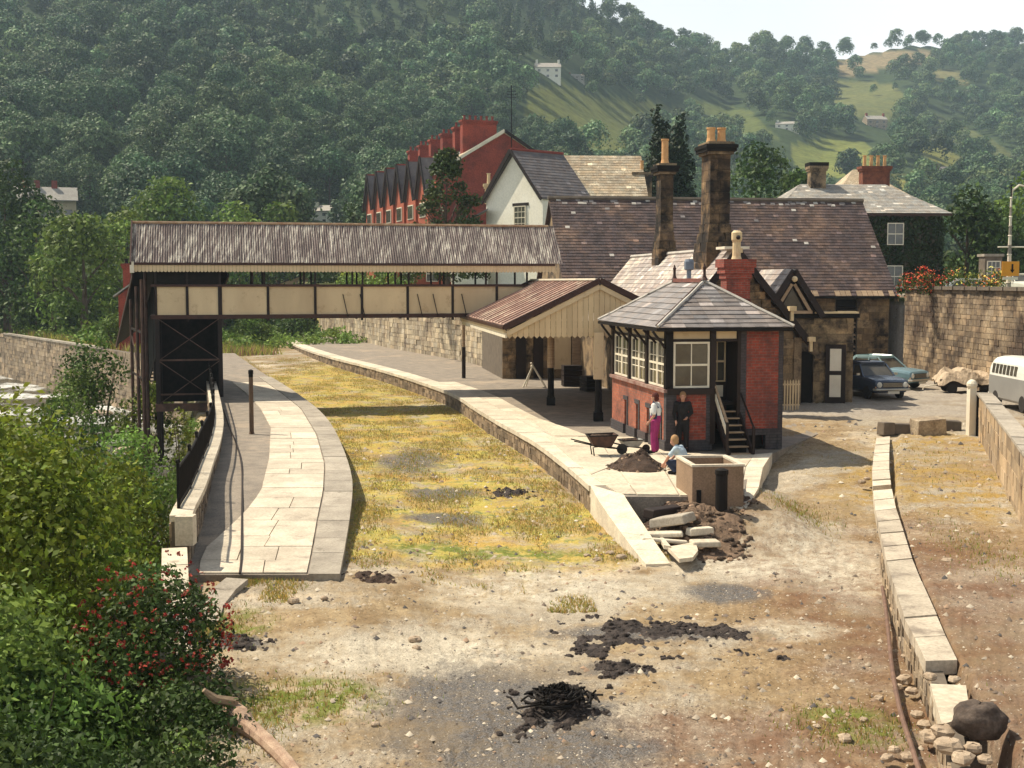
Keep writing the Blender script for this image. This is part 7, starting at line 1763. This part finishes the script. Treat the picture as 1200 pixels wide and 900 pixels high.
tree('broadleaf_tree', 'rounded light green tree just above the middle of the footbridge roof', 283, 158, 238, 5.0, 1.5, m_grn, 5, leaf=.4)
tree('broadleaf_tree', 'small rounded tree above the footbridge roof, left of the white slate-roofed house', 327, 162, 238, 3.8, 1.5, m_grn, 6, leaf=.4)
tree('broadleaf_tree', 'shaded bushy tree low at the left edge above the river wall', 14, 123, 262, 4.6, 1.2, m_drk, 7)
tree('broadleaf_tree', 'leafy tree whose crown touches the left end of the footbridge roof', 150, 125, 243, 4.2, 1.6, m_grn, 8)
tree('broadleaf_tree', 'low bushy tree between the two bright trees on the river bank', 62, 113, 285, 3.0, 1.3, m_grn, 9)
tree('broadleaf_tree', 'small dark tree right of the white slate-roofed house over the footbridge', 412, 140, 238, 2.0, 1.5, m_drk, 10)
tree('broadleaf_tree', 'shady tree seen beneath the bridge roof between its upper posts at left', 262, 120, 300, 3.4, 1.0, m_drk, 11)
tree('broadleaf_tree', 'dark spreading tree beyond the station roof, right of the twin-pot chimney', 884, 125, 166, 4.0, 4.9, m_drk, 12)
tree('broadleaf_tree', 'lower dark tree beyond the station roof beside the round field', 931, 118, 196, 3.0, 4.9, m_drk, 13)
tree('broadleaf_tree', 'tall dark tree just right of the ivy-clad house', 1131, 99, 214, 2.7, 4.9, m_drk, 14)
tree('broadleaf_tree', 'dark broad tree between ivy-clad house and street lamp', 1158, 104, 243, 3.4, 4.9, m_drk, 15)
tree('broadleaf_tree', 'light green tree behind the street lamp at the right edge', 1202, 110, 196, 3.4, 4.9, m_grn, 16)
tree('broadleaf_tree', 'yellow-leaved bush seen between footbridge handrail and roof', 410, 128, 318, 2.2, 2.0, m_brt, 17, low=.1)
tree('yew_tree', 'left and taller of the two dark columnar conifers behind the slim chimney', 772, 106, 122, 2.3, 4.9, m_con, 18, n=24, leaf=.22, per=220, conif=True)
tree('yew_tree', 'right and shorter of the two dark columnar conifers behind the station chimneys', 796, 107, 130, 2.3, 4.9, m_con, 19, n=24, leaf=.22, per=220, conif=True)
# dark pine in front of the terrace: drooping open tiers
g = D(524, 330, 84); t = thing('pine_tree', 'dark spreading pine in front of the red brick terrace, above the footbridge roof', 'tree', (g.x, 84, 4.9)); rg = np.random.default_rng(31); L = []
for k in range(150):
    f = rg.uniform(0, 1) ** 1.3; a = rg.uniform(0, 6.28); rr_ = (1 - f) ** .75 * 2.9 * rg.uniform(.55, 1.1) + .1; L.append((rr_ * math.cos(a), rr_ * math.sin(a), 1.2 + f * 8.1, rg.uniform(.34, .66)))
V_, F_, T_ = crown(L, 170, .13, rg, up=.2, squash=.6, jit=1.0); npmesh('crown', V_, F_, leafmat('pine needles', (.038, .060, .018), (.065, .090, .026), .1, .5), t, T_)
trunk_mb(rg, 9.2, .2, 2.2, .3, 14).build('trunk', m_bark, t)

# --- shrubs on the river banks and along the bridge
def shrub(name, label, x, y, z, r, h, m, seed, leaf=.055, n=9, per=None, cat='shrub', stems=True, low=.15, sy=1., group=None, tv=.42):
    n = int(n * 1.7)
    rg = np.random.default_rng(seed); t = thing(name, label, cat, (x, y, z), 0, group); L = lobes_round(rg, r, h, n, low)
    k = h / max(zz + q for _, _, zz, q in L); L = [(a, b * sy, zz * k, q) for a, b, zz, q in L]
    V_, F_, T_ = crown(L, per or 2.6 / (leaf * leaf), leaf, rg, shell=(.62, 1.08), up=.4, tvar=tv, jit=.75); npmesh('leaves', V_, F_, m, t, T_)
    if stems:
        q = MB()
        for k in range(6):
            a = rg.uniform(0, 6.28); q.tube([(0.1 * math.cos(a), .1 * math.sin(a), -.1), (.3 * r * math.cos(a), .3 * r * math.sin(a), h * .45), (.5 * r * math.cos(a), .5 * r * math.sin(a), h * .72)], [.035 * r ** .5, .02 * r ** .5, .008], 5)
        q.build('stems', m_bark, t)
    return t
SH = [
 ('young_ash', 'big yellow-green leafy young tree filling the left foreground beside the river', -8.2, 20.5, -3.4, 2.9, 7.3, m_yel, 41, .062, 16),
 ('young_ash', 'sunlit leafy sapling in the left foreground, nearest the end of the railing', -7.6, 25.0, -3.3, 1.6, 5.6, m_yel, 42, .06, 10),
 ('willow_bush', 'grey-green bush growing up against the outside of the iron railing', -10.6, 36.0, -3.3, 1.5, 5.0, m_grn, 43, .065, 10),
 ('willow_bush', 'narrow leafy bush close behind the near end of the iron railing', -9.2, 30.5, -3.3, 1.2, 4.9, m_grn, 44, .06, 8),
 ('willow_bush', 'green bush standing left of the footbridge tower above the river wall', -20.2, 62.0, -3.3, 2.0, 6.9, m_grn, 45, .10, 9),
 ('willow_bush', 'smaller bush under the footbridge tower by the stream', -19.0, 54.5, -3.3, 1.7, 4.6, m_grn, 46, .09, 8),
 ('young_ash', 'leafy green tree at the left edge overlooking the river', -13.0, 31.0, -3.4, 2.9, 6.0, m_yel, 47, .07, 13),
 ('young_ash', 'leafy sapling crowding the river side of the lower retaining wall stub', -7.0, 22.3, -3.3, 1.5, 4.4, m_yel, 80, .055, 9),
 ('willow_bush', 'dense mid green bush between the left foreground tree and the railing', -9.6, 27.5, -3.3, 1.9, 4.6, m_grn, 81, .06, 10),
 ('willow_bush', 'shadowed bush behind the left foreground tree at the water edge', -12.2, 24.5, -3.4, 2.4, 5.2, m_grn, 82, .065, 11),
 ('young_ash', 'leafy bush in the left foreground under the tallest yellow-green branches', -6.3, 18.6, -3.0, 1.5, 4.5, m_yel, 83, .055, 10),
 ('bramble_bush', 'dark bush behind the red-flowered bush at lower left', -6.4, 16.8, -2.4, 1.5, 3.6, m_drk, 84, .05, 10),
 ('young_ash', 'shady lower bush at the left edge below the yellow-green tree', -6.6, 15.8, -2.8, 1.9, 4.9, m_grn, 48, .055, 11),
 ('bramble_bush', 'dense dark bramble in the bottom left corner', -5.3, 12.6, -1.6, 1.7, 2.9, m_drk, 49, .045, 10),
 ('bramble_bush', 'dark undergrowth at the bottom edge left of the fallen log', -3.9, 13.6, -.6, 1.0, 1.2, m_drk, 50, .04, 9),
 ('bramble_bush', 'low bramble spilling over the bank beside the pale broken log', -4.3, 16.4, -.5, .9, 1.0, m_drk, 51, .045, 8),
 ('willow_bush', 'tuft of pale leaves growing through the railing under the tower', -12.0, 46.0, -1.0, .5, 2.3, m_yel, 52, .06, 5),
 ('willow_bush', 'reddish-tipped bush on the river bank in front of the river wall', -17.5, 47, -3.4, 2.0, 3.4, m_grn, 53, .08, 9),
 ('willow_bush', 'low green bush by the stream left of the railing', -13.4, 40.0, -3.4, 1.8, 3.6, m_yel, 54, .07, 9),
 ('willow_bush', 'rounded dark bush above the yellow grass left of the brick hut', -29.5, 95.0, .9, 1.7, 2.4, m_grn, 55, .13, 8),
 ('willow_bush', 'dark green bush seen under the footbridge at the far end of the disused platform', -21.0, 104.0, .9, 1.7, 2.4, m_grn, 56, .13, 8),
 ('willow_bush', 'brownish bush under the footbridge beside the far platform ramp', -18.8, 112.0, .9, 1.9, 1.9, m_drk, 57, .13, 8),
 ('willow_bush', 'bush at the left end of the stone river wall', -41.0, 118.0, .9, 3.0, 2.6, m_drk, 58, .18, 9),
 ('willow_bush', 'bush on the bank in the middle of the river wall', -34.5, 106.0, .9, 1.5, 1.4, m_brt, 59, .14, 7),
 ('willow_bush', 'bush crowding the outside of the parapet just beyond the tower', -16.6, 58.0, -3.3, 1.6, 4.6, m_yel, 60, .09, 8)]
for (nm, lab, x, y, z, r, h, m, sd, lf, n) in SH: shrub(nm, lab, x, y, z, r, h, m, sd, lf, n)
rb = shrub('rose_bush', 'dark bush dotted with red flowers at the end of the low retaining wall', -5.1, 17.9, -.9, 1.15, 2.75, m_drk, 70, .045, 12)
rg = np.random.default_rng(5); P = []
for _ in range(380):
    d_ = rg.normal(0, 1, 3); d_[2] = abs(d_[2]) * .7; d_ /= np.linalg.norm(d_); P.append(np.array([d_[0] * 1.15, d_[1] * 1.1 - .05, 1.3 + d_[2] * 1.45]) * rg.uniform(.88, 1.06))
P = np.array(P); n_ = rg.integers(4, 8, len(P)); PP = np.repeat(P, n_, axis=0) + rg.normal(0, .016, (n_.sum(), 3)); dd_ = rg.normal(0, 1, PP.shape) + np.array([0, -.5, .6])
V_, F_ = leaves(PP, dd_ / np.linalg.norm(dd_, axis=1)[:, None], .021, aspect=.8, jit=.5, rg=rg); k_ = np.repeat(rg.uniform(.45, 1.2, len(P)), n_)
npmesh('red_blooms', V_, F_, leafmat('red petals', (.42, .035, .03), (.52, .10, .06), .2, 3), rb, np.stack([k_, k_, k_], 1), kind='stuff')
# bank undergrowth and climbing greenery as loose cover
def cover(name, pts, leaf, m, seed, label, cat='ground cover', rad=.35, hgt=.3, per=26, kind='stuff'):
    rg = np.random.default_rng(seed); L = [(x, y, z + hgt * .4, rad * rg.uniform(.5, 1.4)) for x, y, z in pts]
    V_, F_, T_ = crown(L, per / (rad * rad), leaf, rg, shell=(.3, 1.05), up=.6, squash=.8, tvar=.3); return npmesh(name, V_, F_, m, None, T_, kind=kind, label=label, cat=cat)
rs = random.Random(44); pts = []
for _ in range(520):
    y = rs.uniform(9, 60); xb = interp(y, XB); x = xb - rs.uniform(.2, 5.5) ** 1.0; pts.append((x, y, near_h(x, y)))
cover('bank_undergrowth', pts, .06, m_grn, 61, 'mixed green undergrowth covering the river bank below the platform wall', per=55)
pts = []
for _ in range(160):
    y = rs.uniform(10, 17); xb = interp(y, XB); x = xb + rs.uniform(-2.6, .35); pts.append((x, y, near_h(x, y)))
cover('bank_brambles', pts, .04, m_drk, 62, 'dark brambles and ground plants along the bottom left edge', per=60, rad=.3)
pts = []
for _ in range(420):
    tt = rs.random(); x0, y0 = -47 + 18 * tt, 118.5 - 26 * tt; dx = rs.uniform(1, 26); x, y = x0 + dx * .83, y0 + dx * .55; pts.append((x, y, near_h(x, y)))
cover('bank_scrub', pts, .16, m_grn, 63, 'rough scrub and long grass on the bank above the river wall', per=60, rad=.9, hgt=.5)
pts = [(x, y, near_h(x, y)) for x, y in ((rs.uniform(-60, -20), rs.uniform(120, 178)) for _ in range(360))]
cover('valley_scrub', pts, .35, m_drk, 64, 'dark hedges and scrub on the valley floor behind the river bank trees', per=60, rad=2.2, hgt=2.)
pts = [(x, y, 4.9) for x, y in ((rs.uniform(-12, 80), rs.uniform(112, 185)) for _ in range(420))]
cover('town_greenery', pts, .38, m_drk, 65, 'garden trees and hedges merging together behind the station roofs', per=60, rad=2.4, hgt=3.)
# wall of the far river bank
t = thing('river_wall', 'mossy rubble wall along the far bank of the river at the left edge', 'wall')
masonry(t, m_stone, (-47, 118.5), (17.5, -26.3), 48.5, -3.4, .95, .34, .8, .06, seed=77, core=.5)
masonry(t, m_stone, (-96.4, 192.7), (49.4, -74.2), 89, -3.4, .95, .5, 1.2, .06, seed=78, core=.5)
dn = Vector((17.5, -26.3, 0)).normalized(); nn_ = Vector((dn.y, -dn.x, 0))
for k in range(16):
    a = Vector((-47, 118.5, 0)) + dn * (k * 1.97); b = a + dn * 1.94; q = MB(); z = Vector((0, 0, 1.08)); q.slab([a + nn_ * .12 + z, b + nn_ * .12 + z, b - nn_ * .35 + z, a - nn_ * .35 + z], (0, 0, -.14)); q.build('coping_stone', m_cope, t)
# river stones
for i, (x, y, s) in enumerate([(-13.6, 33, 1.1), (-14.4, 36, .8), (-12.6, 35, .6), (-15.2, 39, 1.0), (-18.5, 47, .9), (-22, 58, 1.2), (-30, 84, 1.4), (-27, 84, 1.1), (-20, 66, .9), (-12.2, 29.5, .8)]):
    o = rocks[i % 6].copy(); C.objects.link(o); o.location = (x, y, -3.1); o.scale = (s * 1.4, s, s * .7); o.rotation_euler = (0, 0, i * 1.3); tag(o, 'pale boulder standing in the river shallows', 'stone', 'boulders in the river')
# ------------------------------------------------------------------ dry grass on the track bed
def blades(name, n, area, hgt, wd, cols, seed, label, m, zfun=None):
    rg = np.random.default_rng(seed); P = []
    while len(P) < n:
        x, y = area(rg)
        if x is None: continue
        P.append((x, y, (zfun or near_h)(x, y)))
    P = np.array(P); n = len(P); a = rg.uniform(0, 6.28, n); w = wd * rg.uniform(.5, 1.5, n); h = hgt * rg.uniform(.4, 1.5, n); ln = rg.normal(0, .35, (n, 2)) * h[:, None]
    A = P + np.stack([-np.cos(a) * w, -np.sin(a) * w, 0 * a - .01], 1); B = P + np.stack([np.cos(a) * w, np.sin(a) * w, 0 * a - .01], 1)
    T_ = P + np.stack([ln[:, 0], ln[:, 1], h], 1); V_ = np.stack([A, B, T_], 1).reshape(-1, 3); c = np.array(cols)[rg.integers(0, len(cols), n)] * rg.uniform(.7, 1.3, n)[:, None]
    return npmesh(name, V_, np.arange(3 * n).reshape(n, 3), m, None, c, kind='stuff', label=label, cat='grass')
m_grass = NB('grass blades'); ga = m_grass.attr(); m_grass.l(ga, m_grass.b.inputs['Base Color']); m_grass.b.inputs['Roughness'].default_value = .7; m_grass.b.inputs['Specular IOR Level'].default_value = .15
gtr = m_grass.n('ShaderNodeBsdfTranslucent'); m_grass.l(ga, gtr.inputs[0]); gmx = m_grass.n('ShaderNodeMixShader'); gmx.inputs[0].default_value = .35; m_grass.l(m_grass.b.outputs[0], gmx.inputs[1]); m_grass.l(gtr.outputs[0], gmx.inputs[2]); m_grass.l(gmx.outputs[0], m_grass.out.inputs[0])
REx = [(p.y, p.x) for p in sorted(RS, key=lambda p: p.y)]; LOx = [(p.y, p.x) for p in sorted(LOs, key=lambda p: p.y)]
def track(rg):
    y = 22 + 70 * rg.random() ** 1.8; x = rg.uniform(-24, 6)
    l = interp(y, LOx) + .1 if y > 24 else -4.5; r_ = interp(y, REx) - .1 if y > 33.5 else 3.3 - .0 * y
    if not (l < x < r_): return None, None
    if y < 26 and x > 1.5: return None, None
    dn_ = mnoise.fractal(Vector((x * .55, y * .35, 3)), .8, 2, 4) + (.35 if min(x - l, r_ - x) < .9 else 0) - (.25 if y < 25 else 0)
    if y < 28: dn_ -= (28 - y) * .09
    if dn_ < rg.uniform(-.25, .5): return None, None
    return x, y
blades('dry_grass', 70000, track, .058, .012, [(.60, .43, .11), (.44, .36, .12), (.34, .34, .10), (.52, .40, .18), (.40, .24, .10), (.24, .28, .07)], 3, 'straw-coloured dry grass over the trackbed between the two platforms', m_grass.m)
def tufts(rg, spots=[(*G(350, 820, .02)[:2], 1.2, .9), (*G(255, 745, .02)[:2], .6, 1.2), (*G(1000, 855, .02)[:2], .8, .8), (*G(1090, 545, .8)[:2], 2.2, 5), (*G(940, 600, .3)[:2], .7, 1.5), (*G(290, 690, .1)[:2], .35, .3), (*G(300, 835, .1)[:2], .5, 1.2), (*G(1160, 640, .8)[:2], .8, 3)]):
    s = spots[rg.integers(0, len(spots))]; x, y = s[0] + rg.normal() * s[2] * .6, s[1] + rg.normal() * s[3] * .6
    return (x, y)
blades('weed_tufts', 9000, tufts, .06, .010, [(.20, .25, .05), (.30, .31, .07), (.46, .34, .12), (.40, .25, .10)], 4, 'thin green and straw tufts scattered over the bare ground', m_grass.m)
def bankg(rg):
    t_ = rg.random(); dx = rg.uniform(.8, 12); return -47 + 20 * t_ + dx * .83, 118.5 - 30 * t_ + dx * .55
blades('long_grass', 16000, bankg, .55, .05, [(.42, .38, .09), (.34, .36, .08), (.20, .25, .06), (.35, .20, .14)], 5, 'long yellow grass on the slope above the river wall', m_grass.m)
# ------------------------------------------------------------------ gravel and small stones on the bare ground
rg = np.random.default_rng(8); Nst = 9000; yv = 13 + 32 * rg.random(Nst) ** 1.6; xv = rg.uniform(-1, 1, Nst) * yv * .46; keep = []
for i in range(Nst):
    x, y = xv[i], yv[i]; l = interp(y, XB) + .4
    if x < l: continue
    if y > 23.3 and x < interp(y, LOx) + .05: continue
    if y > 25.5 and interp(y, [(25.5, 3.0), (33, 1.8)] if y < 33 else REx) < x < (7.6 if y < 34 else 9.3): continue
    if x > 2 and y > 36 and x < 10: continue
    keep.append((x, y, near_h(x, y)))
P = np.array(keep); n = len(P); s = .010 + .045 * rg.random(n) ** 3.5; s *= (1 + (P[:, 1] - 13) / 40)
O = np.array([(1, 0, 0), (0, 1, 0), (-1, 0, 0), (0, -1, 0), (0, 0, .8), (0, 0, -.4)]); W = O[None] * s[:, None, None] * rg.uniform(.6, 1.4, (n, 6, 1)); W[:, :, :] += P[:, None, :]
Fo = np.array([(0, 1, 4), (1, 2, 4), (2, 3, 4), (3, 0, 4)]); Fa = (Fo[None] + (np.arange(n) * 6)[:, None, None]).reshape(-1, 3)
cols = np.array([(.50, .43, .33), (.36, .29, .21), (.16, .12, .09), (.40, .33, .25), (.08, .07, .065), (.30, .20, .13)])[rg.integers(0, 6, n)] * rg.uniform(.7, 1.2, n)[:, None]
mst = NB('small stones'); mst.l(mst.attr(), mst.b.inputs['Base Color']); mst.b.inputs['Roughness'].default_value = .9
npmesh('gravel', W.reshape(-1, 3), Fa, mst.m, None, np.repeat(cols, 4, axis=0), kind='stuff', label='grit and small stones scattered over the bare ground', cat='gravel')
# ------------------------------------------------------------------ the haze box last: it only needs the scene's extent
zb, zt, E = -14.0, 520.0, 2100.0
mb = MB(); mb.bx(-E, E, -E, E, zb, zt); mb.build('haze', hz.m, kind='stuff')
